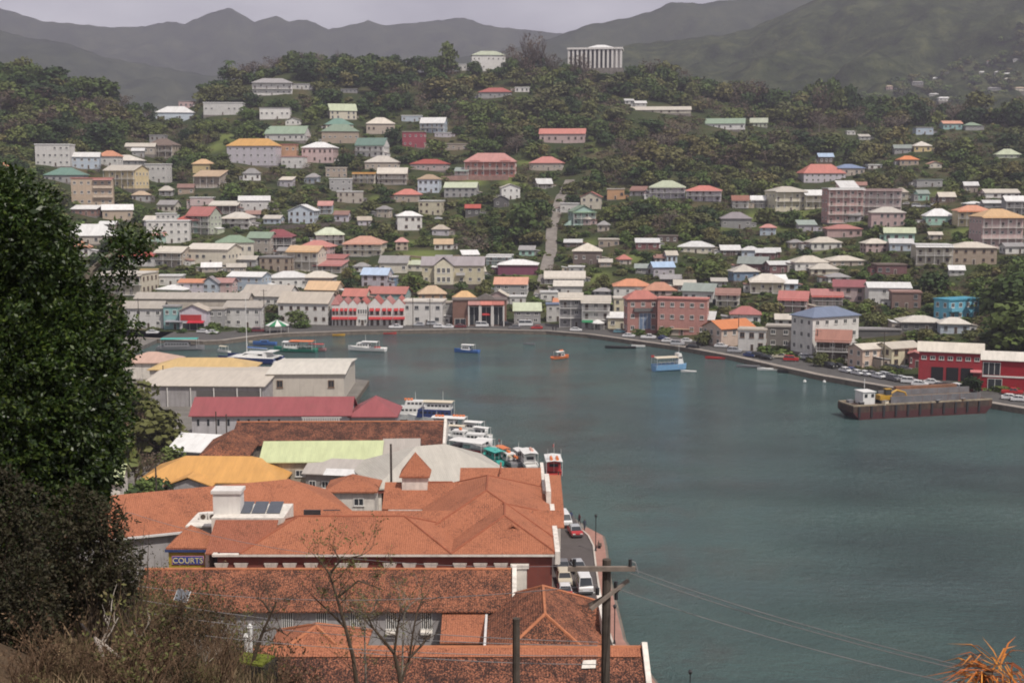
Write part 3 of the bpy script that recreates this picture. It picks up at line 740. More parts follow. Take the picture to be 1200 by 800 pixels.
def house_at(P, yaw, Lx, W, H, rise, wall, roof, typ, st, opts='', name='house', wm_=None, rm_=None, nwin=None, plinth=True):
    """P: middle of the front wall at the ground"""
    th = thing(name, P, yaw)
    walls_mb(Lx, W, H, rise, typ, .0 if plinth else -1.).build('wall', wm_ or wallmat(wall), th)
    if plinth:
        MB().box(-Lx / 2 - .12, Lx / 2 + .12, -.12, W + .12, -5.5, .02).build('foundation', plinthm, th)
    o = roof_mb(Lx, W, rise, typ).build('roof', rm_ or roofmat(roof), th); o.location = (0, 0, H)
    sh = H / st
    n = nwin if nwin is not None else max(2, min(7, int(round(Lx / 3.3))))
    ww = min(1.35, Lx / n * .45); wh = min(1.45, sh * .5)
    wmesh = WINB if 'k' in opts else (hr.choice((WIN, WIN, WINB, WIND)) if name == 'house' else WIN)
    if name == 'house': ww *= hr.uniform(.8, 1.15); wh *= hr.uniform(.8, 1.15)
    if 'n' not in opts:
        dcol = n // 2
        for k in range(st):
            bal = 'v' in opts and (k == st - 1) and st > 1 or ('w' in opts)
            for i in range(n):
                x = -Lx / 2 + Lx * (i + .5) / n + (hr.uniform(-.25, .25) if name == 'house' else 0)
                if name == 'house' and n > 2 and hr.random() < .1: continue
                if k == 0 and i == dcol and 'd' not in opts:
                    inst('door', DOOR, th, (x, 0, .05), 0, (1.0, 1, min(2.1, sh * .8)))
                elif bal and i % 2 == 0:
                    inst('door', DOOR, th, (x, 0, k * sh + .1), 0, (1.3, 1, min(2.1, sh * .75)))
                else:
                    inst('window', wmesh, th, (x, 0, k * sh + sh * .54), 0, (ww, 1, wh))
            if abs(yaw) > .12 or True:
                side = -1 if (P[0] > 0) == (yaw <= .0) and abs(yaw) < .1 else (-1 if yaw > 0 else 1)
                ns = max(1, min(4, int(round(W / 3.6))))
                for i in range(ns):
                    y = W * (i + .5) / ns
                    inst('window', wmesh, th, (side * Lx / 2, y, k * sh + sh * .54), R(90 * side), (min(1.2, W / ns * .4), 1, wh))
        if ('v' in opts or 'w' in opts):
            for k in range(st):
                if k == 0 and 'w' not in opts: continue
                m = MB(); z = k * sh; D = 1.5
                m.box(-Lx / 2, Lx / 2, -D, -.003, z - .18, z)
                m.box(-Lx / 2, Lx / 2, -D, -D + .07, z + .92, z + 1.0); 
                nb = int(Lx / .45)
                for i in range(nb + 1):
                    x = -Lx / 2 + Lx * i / nb
                    m.box(x - .035 if i else x, x + .035 if i < nb else x, -D + .015, -D + .055, z, z + .92)
                m.build('balcony', railm, th)
                pn = max(2, int(Lx / 3.4) + 1)
                for i in range(pn):
                    x = -Lx / 2 + .1 + (Lx - .2) * i / (pn - 1)
                    top = z + sh - .02 if k < st - 1 else H - .2
                    MB().box(-.09, .09, -.09, .09, z - sh if k == 1 else z, top).build('post', railm, th, loc=(x, -D + .12, 0))
                if k == st - 1:
                    m = MB(); m.add([(-Lx / 2 - .4, -D - .5, H - .55), (Lx / 2 + .4, -D - .5, H - .55), (Lx / 2 + .4, -.02, H - .16), (-Lx / 2 - .4, -.02, H - .16),
                                     (-Lx / 2 - .4, -D - .5, H - .47), (Lx / 2 + .4, -D - .5, H - .47), (Lx / 2 + .4, -.02, H - .06), (-Lx / 2 - .4, -.02, H - .06)],
                                    [(0, 3, 2, 1), (4, 5, 6, 7), (0, 1, 5, 4), (1, 2, 6, 5), (3, 0, 4, 7)])
                    m.build('verandah_roof', rm_ or roofmat(roof), th)
    if name == 'house' and plinth and 'a' not in opts and Lx > 6 and hr.random() < .55:      # lean-to kitchens, porches, later rooms
        sx = hr.choice((-1, 1)); aw = hr.uniform(1.8, 3.2); ad = W * hr.uniform(.4, .75); ah = min(H * .8, hr.uniform(2.2, 2.8)); ay = hr.uniform(0., W - ad)
        ac = hr.choice((wall, wall, 'grey', 'beige', 'white')); xx = sx * (Lx / 2 + aw / 2 + .004)
        MB().box(xx - aw / 2, xx + aw / 2, ay, ay + ad, -4, ah).build('annex', wm_ or wallmat(ac), th)
        z0, z1 = (ah + .04, ah + .55) if sx > 0 else (ah + .55, ah + .04)
        xl, xr = xx - aw / 2 - (.3 if sx < 0 else -.02), xx + aw / 2 + (.3 if sx > 0 else -.02)
        if sx > 0: z0, z1 = z1, z0
        m = MB(); vs = [(xl, ay - .3, z0 - .1), (xr, ay - .3, z1 - .1), (xr, ay + ad + .3, z1 - .1), (xl, ay + ad + .3, z0 - .1)]
        m.add(vs + [(a_, b_, c_ + .1) for a_, b_, c_ in vs], [(0, 3, 2, 1), (4, 5, 6, 7), (0, 1, 5, 4), (1, 2, 6, 5), (2, 3, 7, 6), (3, 0, 4, 7)])
        m.build('annex_roof', roofmat(hr.choice(('grey', 'beige', 'rust', roof, 'white'))), th)
        inst('window', wmesh, th, (xx, ay, ah * .55), 0, (.9, 1, 1.0))
    if name == 'house' and plinth and hr.random() < .16:
        m = MB(); m.cyl(0, 0, -3, 1.5, .75, 12); m.cyl(0, 0, 1.5, 1.75, .77, 12, r2=.25)
        m.build('water_tank', mat('black_tank', (.04, .04, .045), .5), th, loc=(hr.choice((-1, 1)) * (Lx / 2 + .9), W + .9, .6))
    if 'c' in opts:                                  # water tank on the roof
        m = MB(); m.cyl(0, 0, 0, 1.4, .7, 12); m.cyl(0, 0, 1.4, 1.6, .72, 12, r2=.25)
        m.build('water_tank', mat('black_tank', (.05, .05, .055), .5), th, loc=(Lx * .22, W * .5, H + (rise * .55 if typ != 'f' else .4)))
    return th
KIND_WORD = dict(h='hipped', p='pyramid', g='gabled', G='front gabled', f='flat', s='sloping')
def house(x0, x1, yt, ye, yb, wall, roof, typ, st, yaw=0., opts='', label=None, ratio=.72, name=None, lm=None, cat='house'):
    cx = (x0 + x1) / 2
    P = on_ground(cx, yb, 250)
    while P is None:
        yb += 1.5; P = on_ground(cx, yb, 250)
    s = scale_at(P); ya = R(yaw)
    x0, x1, yt = x0 - .5, x1 + .5, yt - .6
    wpx = (x1 - x0) * s
    Lx = wpx / (math.cos(ya) + ratio * abs(math.sin(ya)))
    W = min(max(Lx * ratio, 4.5), 14)
    H = max((yb - ye) * s, 2.2)
    rise = max((ye - yt) * s - (W / 2) * max(P.y and (yb - 210) / 1500., 0) * .8, .45)
    if typ in 'hpg': rise = min(max(rise, W * .16), W * .42)
    if typ == 'G': rise = min(max(rise, Lx * .2), Lx * .5)
    if typ == 's': rise = min(max(rise, W * .12), W * .35)
    # footing: the middle of the front wall
    c = Vector((P.x, P.y + W / 2 * math.cos(ya), P.z))
    F0 = c - Vector((-math.sin(ya), math.cos(ya), 0)) * W / 2
    th = house_at((F0.x, F0.y, P.z), ya, Lx, W, H, rise, wall, roof, typ, st, opts, name or 'house')
    HB.append((x0, x1, yt, yb, P.y, (c.x, c.y), max(Lx, W) / 2))
    HOUSES.append(dict(o=th, x=cx, y=(yt + yb) / 2, x0=x0, x1=x1, yt=yt, yb=yb, wall=wall, roof=roof, typ=typ, st=st, w=wpx, label=label, opts=opts, lm=lm, cat=cat, L=Lx, W=W, H=H, rise=rise, P=P))
    return th
H_ = house
T = """
40 81 167 170 195 white white f 3 6 -
81 115 179 184 198 paleblue white g 2 12 -
114 139 177 183 195 white orange h 1 -5 -
145 180 168 172 181 beige cream g 1 8 d
176 193 157 159 173 grey grey f 2 0 -
172 206 163 170 185 beige brown h 2 -8 v
154 168 174 177 184 grey white g 1 10 -
108 162 182 188 194 grey cream h 1 0 d
122 168 194 199 221 yellow cream g 2 -16 v
171 197 191 193 214 white white f 2 -6 -
181 226 125 132 144 paleblue white h 1 5 -
237 284 119 121 135 white white f 1 5 v
210 226 116 119 126 pink grey f 1 0 d
226 248 187 192 203 yellow amber h 1 -8 -
228 262 200 206 220 tan tan s 1 -8 w
0 6 191 195 205 cream orange h 1 0 -
342 366 97 99 105 white grey f 1 0 -
303 339 125 127 140 white grey f 1 5 v
382 417 122 130 140 cream palegreen g 2 15 -
377 413 139 146 152 cream darkgreen h 1 15 d
310 361 148 157 165 white green g 1 -8 v
375 420 146 154 168 tan green h 1 6 -
417 454 162 170 184 white darkgreen g 2 -10 v
472 498 151 155 173 crimson beige f 2 -5 -
471 494 133 136 143 paleblue white f 1 0 -
493 523 138 144 156 paleblue white g 2 -8 v
510 528 152 156 161 lilac white f 1 0 d
427 462 138 145 157 tan cream h 1 8 -
354 393 167 173 191 pink white h 2 -6 -
326 347 167 170 190 orange red f 2 0 -
330 357 180 184 197 white coral f 1 -5 -
428 466 183 190 200 beige cream h 1 0 v
481 526 187 192 200 pink red h 1 -5 -
561 601 103 108 115 grey red h 1 -5 -
522 547 166 169 176 tan beige f 1 0 -
335 352 138 141 147 white beige G 1 0 d
380 406 195 197 208 tan cream f 2 8 -
632 688 151 157 168 pink coral g 1 -6 k
621 662 184 191 200 beige coral h 1 -8 v
827 877 139 145 152 white green g 1 -12 -
880 901 137 144 149 palegreen palegreen g 1 -12 -
739 812 125 129 133 cream cream g 1 -5 d
960 976 180 184 192 brown paleblue g 1 0 d
980 1013 193 197 206 beige blue h 1 6 -
1018 1033 191 194 198 white white f 1 0 d
1072 1091 166 171 178 yellow cream p 1 0 -
1169 1198 175 181 186 palegreen palegreen h 1 -10 d
1074 1093 147 150 158 paleblue grey f 1 0 -
1106 1127 142 145 152 aqua orange g 1 0 -
1132 1149 144 147 153 grey green h 1 0 d
1161 1178 130 133 138 white white h 1 0 d
1055 1076 183 187 194 tan orange h 1 0 d
1089 1103 190 192 197 cream orange G 1 0 d
50 96 197 205 214 grey darkgreen h 1 6 -
84 112 241 245 253 rust0 white s 1 0 -
115 154 240 246 258 tan white g 1 18 -
117 134 261 264 268 beige white g 1 0 d
222 249 228 232 241 pink white f 1 5 -
246 282 236 240 250 brown cream g 1 -8 w
277 315 230 235 247 white white g 1 10 v
261 295 249 255 268 white cream h 2 -5 w
65 136 263 276 286 beige white h 1 10 -
78 104 283 290 300 white orange h 1 8 -
141 183 295 300 312 white red h 1 -5 -
182 221 289 295 313 beige cream g 2 -15 v
218 277 286 292 310 cream cream g 1 -14 -
249 296 276 284 300 cream green h 1 12 -
279 302 300 304 312 grey cream g 1 -10 -
235 258 310 315 319 beige white g 1 10 d
265 287 310 314 319 beige cream g 1 10 d
164 184 312 317 337 ochre0 ochre f 3 10 -
114 176 319 321 345 cream cream f 2 -12 w
184 213 322 324 335 white white f 1 4 -
183 223 334 339 348 palegreen white h 1 -18 -
210 240 327 331 347 lilac orange g 2 -6 -
237 255 324 332 347 paleblue purple G 2 0 -
250 275 326 331 345 pink coral g 2 -10 -
267 313 319 324 342 paleblue white g 2 -12 -
282 311 334 343 352 white cream h 1 -6 -
338 371 240 247 262 paleblue white G 2 -8 -
385 412 206 210 225 grey white f 2 6 -
393 425 221 225 238 beige white f 2 8 -
414 441 198 203 215 cream amber f 2 -5 v
443 476 197 203 216 beige cream g 2 0 w
490 516 205 210 226 paleblue tan h 2 -6 -
521 560 214 220 231 grey palegreen g 2 -6 -
586 609 216 220 234 white cream G 2 8 -
579 596 229 234 243 darkgrey grey G 1 0 -
462 493 222 228 237 tan coral h 1 -8 -
491 520 232 236 252 paleyellow white f 2 -10 -
463 494 248 253 270 white white h 2 10 -
546 562 240 244 254 darkgrey red g 1 0 d
367 402 267 274 287 white palegreen h 2 12 v
403 450 277 285 300 cream orange h 2 -5 w
307 342 269 277 296 darkgrey darkred h 2 0 v
290 322 272 279 297 beige green g 2 -14 -
351 391 282 289 300 pink coral h 2 -10 -
337 379 288 294 318 cream amber g 2 -12 v
304 345 298 302 318 tan grey f 2 -10 -
371 406 299 303 309 tan red s 1 -10 d
368 405 306 310 319 beige red s 1 -10 w
312 360 318 325 338 white white h 1 8 -
354 391 318 325 338 grey cream h 1 -4 -
358 400 331 341 346 tan amber g 1 -14 d
282 346 334 347 360 white beige g 1 -12 d
326 392 342 355 380 white beige g 2 -10 d
402 433 338 347 354 palegreen coral g 1 -14 d
430 479 336 344 353 aqua coral g 1 -8 d
424 458 314 322 337 lilac paleblue g 2 -12 -
451 465 322 325 336 blue white f 2 -8 -
445 479 300 308 320 cream grey g 1 -6 -
477 495 303 310 318 cream palegreen s 1 -5 d
571 601 296 300 311 aqua white f 2 -8 w
584 631 305 310 322 purple white h 1 -4 n
489 522 335 344 352 orange tan h 1 6 -
531 557 341 349 356 paleyellow amber h 1 5 -
472 521 350 354 381 white cream f 2 -5 -
517 536 352 355 378 grey beige f 2 0 -
580 619 325 333 348 grey orange g 2 -5 -
573 596 340 347 357 pink cream G 1 -8 -
603 633 356 364 379 grey palegreen s 2 0 -
641 657 354 357 377 white blue f 2 0 -
639 686 318 325 332 grey cream g 1 -3 w
650 683 330 335 346 white cream s 1 -3 -
634 653 340 343 353 white white f 1 0 -
713 735 361 372 385 paleyellow white s 1 -8 -
720 746 347 350 366 paleyellow cream f 2 0 -
720 762 327 335 348 white orange h 1 -3 -
755 793 331 340 347 pink orange h 1 -3 d
657 679 236 239 249 white white f 1 -4 -
681 706 225 231 245 cream red G 2 -8 -
712 732 219 222 234 orange cream f 1 -4 -
762 805 212 219 233 lilac palegreen h 2 -6 v
805 849 218 223 236 lilac coral h 2 -10 v
846 882 249 256 268 grey purple h 1 -5 t
702 726 277 281 289 tan cream f 1 -4 -
672 706 285 294 310 brown cream p 1 -4 v
746 773 280 284 292 maroon white s 1 -4 -
772 795 275 277 284 brown brown f 1 -4 d
796 840 283 289 297 cream white h 1 -10 -
846 868 288 293 300 brown white s 1 -4 -
870 891 289 293 303 paleblue white h 1 -8 -
887 909 292 296 305 maroon white s 1 -8 -
866 904 301 309 320 maroon greygreen g 1 -18 -
857 889 310 318 329 blue cream p 1 8 t
880 921 321 329 343 paleyellow cream h 1 -8 w
763 790 307 313 325 lilac paleblue g 1 10 -
768 781 299 302 308 white rust s 1 0 d
780 793 294 299 308 paleblue cream g 1 10 d
775 799 323 327 333 darkgrey grey s 1 -6 d
791 816 329 334 343 brown cream s 1 -6 d
801 844 332 341 354 white greygreen g 1 -22 -
840 869 338 344 360 cream rust g 2 -12 v
857 894 359 368 381 white red h 1 -10 -
805 840 366 374 391 stone white s 2 -14 -
826 885 374 384 405 peach orange g 2 30 -
866 902 384 387 411 white beige f 2 -16 -
899 932 378 383 408 stone beige f 2 -16 d
787 814 378 387 393 beige tan s 1 -12 n
901 945 219 224 248 paleyellow cream h 2 14 v
941 967 223 228 245 paleyellow white g 2 8 v
1022 1063 243 249 266 pink cream h 2 -8 -
1086 1119 245 253 264 mint white h 1 -6 -
1123 1163 241 247 265 yellow orange h 2 -6 v
970 1011 264 268 278 pink coral h 1 -4 -
949 986 278 284 293 white cream h 1 4 v
1013 1041 280 285 296 pink cream h 2 6 -
1038 1076 267 273 283 mint palegreen g 1 -14 -
1044 1072 280 285 294 paleblue white g 1 -12 -
1074 1117 284 288 310 cream white f 2 -6 v
1117 1170 285 290 310 tan cream h 2 -6 -
930 970 300 307 317 white cream h 1 4 -
971 1012 300 305 312 beige cream h 1 4 -
951 983 309 315 322 cream cream h 1 -4 d
900 932 306 310 320 maroon white g 1 6 -
898 921 322 327 336 grey white g 1 6 -
905 937 328 332 340 paleblue white g 1 -14 -
971 995 321 325 331 white grey h 1 0 d
953 990 340 346 358 pink red s 2 -10 w
978 1017 328 336 354 pink darkred g 2 -14 -
914 951 341 350 366 pink red g 2 -18 v
1019 1070 332 337 357 white white g 2 -8 -
1046 1081 340 343 362 brick rust f 2 -8 -
1103 1138 372 379 391 paleblue cream h 1 -8 -
1057 1107 370 377 389 darkgrey cream h 1 -6 -
910 932 368 374 383 white cream g 1 -8 d
958 1001 386 398 424 brown rust g 2 -16 w
998 1041 402 408 431 peach cream g 2 24 -
1030 1080 400 407 429 paleyellow cream g 2 24 -
1028 1062 309 311 322 maroon brown f 1 0 -
1114 1131 313 318 323 white white g 1 -10 d
1156 1196 222 226 232 white cream g 1 -6 d
1133 1153 237 239 244 grey white h 1 0 d
1154 1177 235 238 244 grey white g 1 -6 d
1075 1105 208 211 219 grey greygreen f 1 -4 -
1179 1206 230 235 252 grey white g 2 -6 v
662 682 281 284 290 brown white s 1 -4 -
667 685 313 315 319 grey white f 1 -4 d
703 717 305 308 313 beige cream s 1 -4 d
745 768 310 314 321 grey greygreen s 1 -6 -
598 616 345 348 356 white white f 1 -3 -
898 915 291 295 302 maroon white s 1 -8 -
993 1002 152 155 158 white white f 1 0 d
1008 1019 157 160 164 white cream s 1 0 d
1049 1069 170 174 180 grey greygreen g 1 -6 -
604 620 100 103 108 white white f 1 0 d
733 742 116 118 122 white white s 1 0 d
745 757 118 121 125 white white s 1 0 d
538 552 73 76 80 white white f 1 0 d
400 418 103 105 109 grey grey f 1 0 d
288 304 247 251 257 grey rust g 1 8 -
326 344 290 294 301 beige grey g 1 -8 -
415 432 308 312 319 white grey h 1 -4 -
208 226 216 220 228 tan rust g 1 6 -
925 941 281 284 291 beige grey h 1 6 -
1090 1104 272 275 281 beige cream g 1 -6 -
835 852 327 330 336 grey cream s 1 -6 -
""".strip().splitlines()
ROOFC['pink0'] = (.45, .33, .31); ROOFC['cyan0'] = (.10, .40, .55); NICE['pink0'] = 'pink'; NICE['cyan0'] = 'cyan'; WALLC['rust0'] = (.38, .19, .14); WALLC['ochre0'] = (.48, .36, .16)
NICE['rust0'] = 'reddish'; NICE['ochre0'] = 'ochre'
for ln_ in T:
    f = ln_.split()
    house(*[float(v) for v in f[:5]], f[5], f[6], f[7], int(f[8]), float(f[9]), f[10])

# ---- infill: the small houses that crowd the gaps of the lower slopes
ir = random.Random(77); n_in = 0
for step in range(3000):
    if n_in >= 46: break
    if ir.random() < .5: px, py = ir.uniform(160, 640), ir.uniform(205, 338)
    else: px, py = ir.uniform(660, 1190), ir.uniform(225, 352)
    wd = ir.uniform(13, 24); hh = ir.uniform(6, 10.5); rh = ir.uniform(3.5, 6)
    if any(px + wd / 2 + 2 > b[0] and px - wd / 2 - 2 < b[1] and py + 3 > b[2] and py - hh - rh - 2 < b[3] for b in HB): continue
    if any(abs(px - lx) < wd / 2 + 5 and abs(py - ly) < 14 for lx, ly in LANE): continue
    if 520 < px < 640 and 240 < py < 300 or 710 < px < 845 and 235 < py < 282 or px > 1060 and py > 318 or 785 < px < 850 and py > 298: continue      # the dense woods
    if any(math.hypot(px - q[3], py - q[4]) < q[5] * .8 for q in GRASS_W): continue
    p_ = on_ground(px, py, 250)
    if p_ is None or p_.y - np.interp(600 + 1500 * p_.x / p_.y, SH_U, SH_Y) < 40: continue
    house(px - wd / 2, px + wd / 2, py - hh - rh, py - hh, py, ir.choice(('white', 'cream', 'beige', 'grey', 'paleblue', 'tan', 'pink', 'lilac', 'brown', 'mint')), ir.choice(('white', 'cream', 'cream', 'beige', 'grey', 'grey', 'rust', 'coral', 'greygreen', 'tan')),
          ir.choice('hhggs'), 2 if hh > 9 else 1, ir.uniform(-18, 14), ir.choice(('-', '-', 'w', 'd')))
    n_in += 1
# ================================================================== BUILDINGS WITH A SHAPE OF THEIR OWN
def last(): return HOUSES[-1]
def awning(th, x, z, wd, dp, m, drop=.6, y=0.):
    MB().add([(x - wd / 2, y - dp, z - drop), (x + wd / 2, y - dp, z - drop), (x + wd / 2, y - .01, z), (x - wd / 2, y - .01, z),
              (x - wd / 2, y - dp, z - drop - .22), (x + wd / 2, y - dp, z - drop - .22), (x + wd / 2, y - .01, z - .1), (x - wd / 2, y - .01, z - .1)],
             [(0, 1, 2, 3), (7, 6, 5, 4), (0, 4, 5, 1), (1, 5, 6, 2), (3, 7, 4, 0), (2, 6, 7, 3)]).build('awning', m, th)
def glasspane(th, x0, x1, z0, z1, y=0., n=3, m=None, name='shop_window'):
    b = MB(); b.box(x0, x1, y - .06, y + .04, z0, z1, 1)
    for k in range(n + 1):
        xx = x0 + (x1 - x0) * k / n
        b.box(xx - .06, xx + .06, y - .12, y - .062, z0, z1, 0)
    b.box(x0 + .06, x1 - .06, y - .115, y - .063, z1 - .12, z1, 0)
    return b.build(name, [trim, m or glassd], th)
def balconies(th, x0, x1, zs, m=None, y=0., D=1.3, solid=True, h=1.0):
    for z in zs:
        b = MB(); b.box(x0, x1, y - D, y - .004, z - .2, z)
        b.box(x0, x1, y - D, y - D + .12, z + .004, z + h); b.box(x0, x0 + .12, y - D + .124, y - .004, z + .004, z + h); b.box(x1 - .12, x1, y - D + .124, y - .004, z + .004, z + h)
        b.build('balcony', m or railm, th)
whitem = mat('white_stucco', (.72, .69, .65), .85, .2, .12, .5, streak=.25)
redaw = mat('red_canvas', (.42, .05, .05), .8, .2, .15, 1.)
# -- white columned hall on the ridge
hy = 80.
P = None
while P is None:
    hy += 1.; P = on_ground(697, hy, 600)
s = scale_at(P)
P.z += (hy - 81) * s
th = thing('columned_hall', (P.x, P.y, P.z), R(-7), 'long white hall with tall square columns and flat roof on the hilltop', 'hall')
Lx = 62 * s; Hh = 24.5 * s; Dp = 18.
MB().box(-Lx / 2 - 1, Lx / 2 + 1, -1.5, Dp + 1.5, -14, .6).build('podium', plinthm, th)
MB().box(-Lx / 2 + 1.2, Lx / 2 - 7.5, 2.2, Dp - 2, .6, Hh - 1.4).build('glazed_wall', mat('dark_glazing', (.05, .05, .055), .3, .5), th)
MB().box(Lx / 2 - 7, Lx / 2 - 1, 1.6, Dp - 1, .6, Hh - 1.4).build('wall', whitem, th)
MB().box(-Lx / 2 - 1, Lx / 2 + 1, -1.2, Dp + 1, Hh - 1.4, Hh).build('roof_slab', whitem, th)
rr = roof_mb(Lx * .5, Dp * .8, 2.6, 'h', 0).build('roof', roofmat('white'), th); rr.location = (4, 2, Hh + .25)
for i in range(13):
    x = -Lx / 2 + .3 + (Lx - .6) * i / 12
    MB().box(-.75, .75, -.75, .75, .6, Hh - 1.4).build('column', whitem, th, loc=(x, .2, 0))
HB.append((660, 736, 50, 81, P.y, (P.x, P.y + 8), 24))
LANDM = [(697, 66, 'the white columned hall', th)]
# -- the rest, from the same house builder with extras
house(552, 592, 60, 65, 76, 'white', 'palegreen', 'h', 2, 4, '', label='pale mansion with green tinted roof on the ridge beside tall bare trees', cat='mansion')
house(294, 342, 92, 97, 112, 'white', 'grey', 'h', 2, 6, 'v', label='large white two storey villa with pale hipped roof below the dark ridge trees', cat='villa')
house(266, 326, 163, 171, 194, 'lilac', 'amber', 'h', 3, -7, '', label='wide three storey apartment block with bright orange yellow roof on the hillside', name='apartment_block', cat='apartment block', ratio=.4)
house(545, 605, 180, 189, 208, 'salmon', 'coral', 'h', 2, -3, 'v', label='broad salmon red mansion with coral roof and white verandah', name='mansion', cat='mansion', ratio=.5)
h = last(); th = h['o']
for sx in (-1, 1):
    o = roof_mb(5, 5, 1.6, 'p').build('gablet_roof', roofmat('coral'), th); o.location = (sx * h['L'] * .3, -.6, h['H'] + .3)
house(81, 131, 207.5, 209.5, 242, 'tan', 'coral', 'f', 3, 14, '', label='tan three storey apartment block with stacked balconies on its corner', name='apartment_block', cat='apartment block', ratio=.5)
h = last(); balconies(h['o'], h['L'] * .02, h['L'] * .49, [h['H'] / 3, h['H'] * 2 / 3], mat('tan_parapet', (.55, .45, .35), .85))
awning(h['o'], h['L'] * .25, h['H'] - .1, h['L'] * .46, 1.6, roofmat('coral'), .5)
house(171, 221, 258, 259.5, 285, 'white', 'white', 'f', 3, 8, '', label='long white three storey flat roofed block with a small rooftop storey', name='apartment_block', cat='apartment block', ratio=.4)
h = last(); o = walls_mb(h['L'] * .46, h['W'] * .7, 3., .5, 'f').build('rooftop_storey', wallmat('white'), h['o']); o.location = (-h['L'] * .05, 1.2, h['H'] + .45)
o = roof_mb(h['L'] * .46, h['W'] * .7, .4, 'f').build('roof', roofmat('white'), h['o']); o.location = (-h['L'] * .05, 1.2, h['H'] + 3.45)
for k in range(4): inst('window', WIN, h['o'], (-h['L'] * .05 - h['L'] * .23 + h['L'] * .46 * (k + .5) / 4, 1.2, h['H'] + 2.1), 0, (1.2, 1, 1.3))
house(219, 256, 240, 252, 274, 'palegreen', 'red', 'g', 3, -22, 'v', label='tall hillside house with steep red roof and grey green gable', cat='house')
house(209, 238, 251, 257, 275, 'mint', 'red', 'h', 2, -5, 'w', label='lower house with red orange roof tucked against the steep red roofed one')
house(667, 697, 241, 248, 264, 'mint', 'green', 'G', 2, 14, 'v', label='mint green house with front gable and outside stair by the hill lane')
h = last(); b = MB()
for k in range(9): b.box(-h['L'] / 2 - .6 - .42 * (9 - k), -h['L'] / 2 - .6 - .42 * (8 - k) , .3, 1.6, 0, .33 * (k + 1))
b.build('stair', wallmat('mint'), h['o'])
house(495, 567, 299, 311, 333, 'paleyellow', 'purple', 'g', 2, -2, '', label='long pale yellow two storey school with grey roof and steep centre gable', name='school', cat='school', ratio=.33)
h = last(); gw = 22 * scale_at(h['P'])
o = walls_mb(gw, 5, h['H'] - .02, gw * .42, 'G').build('gable_wing', wallmat('paleyellow'), h['o']); o.location = (-h['L'] * .14, -2.2, 0)
o = roof_mb(gw, 6.5, gw * .46, 'G', .35).build('gable_roof', roofmat('purple'), h['o']); o.location = (-h['L'] * .14, -2.2, h['H'] + .1)
for k in (-1, 0, 1):
    for zz in (.27, .75): inst('window', WIN, h['o'], (-h['L'] * .14 + k * gw * .26, -2.2, h['H'] * zz), 0, (1.4, 1, 2.2))
balconies(h['o'], h['L'] * .06, h['L'] * .2, [h['H'] * .5])
# -- row of red gabled shopfronts
gx = [(389, 398), (398, 408.7), (408.7, 419.2), (419.2, 430.5), (432, 447), (447, 460.6), (460.6, 475)]
gl = ['narrow white end shopfront at the row of red gables', 'white gabled shopfront with paired red window awnings, second in the red roofed row',
      'white gabled shopfront with two red awnings, beside the round windowed gable', 'white gabled shopfront with a round attic window and no awnings',
      'wide red gabled shopfront just past the round windowed gable', 'wide red gabled shopfront with a dark archway and long red awning', 'last red gabled shopfront of the row, next to the white flat block']
Pr = on_ground(432, 381.5, 300)
for i, ((a_, b_), lb) in enumerate(zip(gx, gl)):
    mid = (a_ + b_) / 2; p = at_y(mid, 383, Pr.y); sc_ = scale_at(p); wd = (b_ - a_) * sc_ - .03; H0 = 25 * sc_
    x = (mid - 600) * sc_
    th = thing('shopfront', (x, Pr.y, 1.2), 0, lb, 'shopfront', 'row of red gabled shopfronts')
    walls_mb(wd, 13, H0, wd * .52 if i else 2.6, 'G' if i else 'f', 0., .06).build('wall', whitem, th)
    if i: o = roof_mb(wd - .14, 13, wd * .55, 'G', .06).build('roof', roofmat('red'), th); o.location = (0, 0, H0 + .04)
    else: o = roof_mb(wd, 13, 2.8, 'h', .2).build('roof', roofmat('red'), th); o.location = (0, 0, H0)
    nw = 2
    if i == 3:
        m = MB(); m.tube([(0, -.12, H0 + 1.0), (0, .05, H0 + 1.0)], .55, 14); m.build('round_window', shut, th)
        for k in range(4): inst('window', WIN, th, (-wd / 2 + wd * (k + .5) / 4, 0, H0 * .66), 0, (.6, 1, 1.9))
        inst('door', DOOR, th, (0, 0, .03), 0, (1.2, 1, 2.2))
        for sx in (-1, 1): inst('window', WIN, th, (sx * wd * .32, 0, 1.6), 0, (.8, 1, 1.6))
    else:
        for k in (-1, 1):
            inst('window', WINB, th, (k * wd * .23, 0, H0 * .66), 0, (wd * .26, 1, 2.1))
            awning(th, k * wd * .23, H0 * .66 + 1.25, wd * .36, .9, redaw, .8)
            inst('door', DOOR, th, (k * wd * .24, 0, .03), 0, (wd * .27, 1, 2.4))
        awning(th, 0, H0 * .42, wd * .96, 1.5, redaw, .7)
    HB.append((a_, b_, 347, 383, Pr.y, (x, Pr.y + 6), 6))
LANDM.append((432, 360, 'the row of red gables', th))
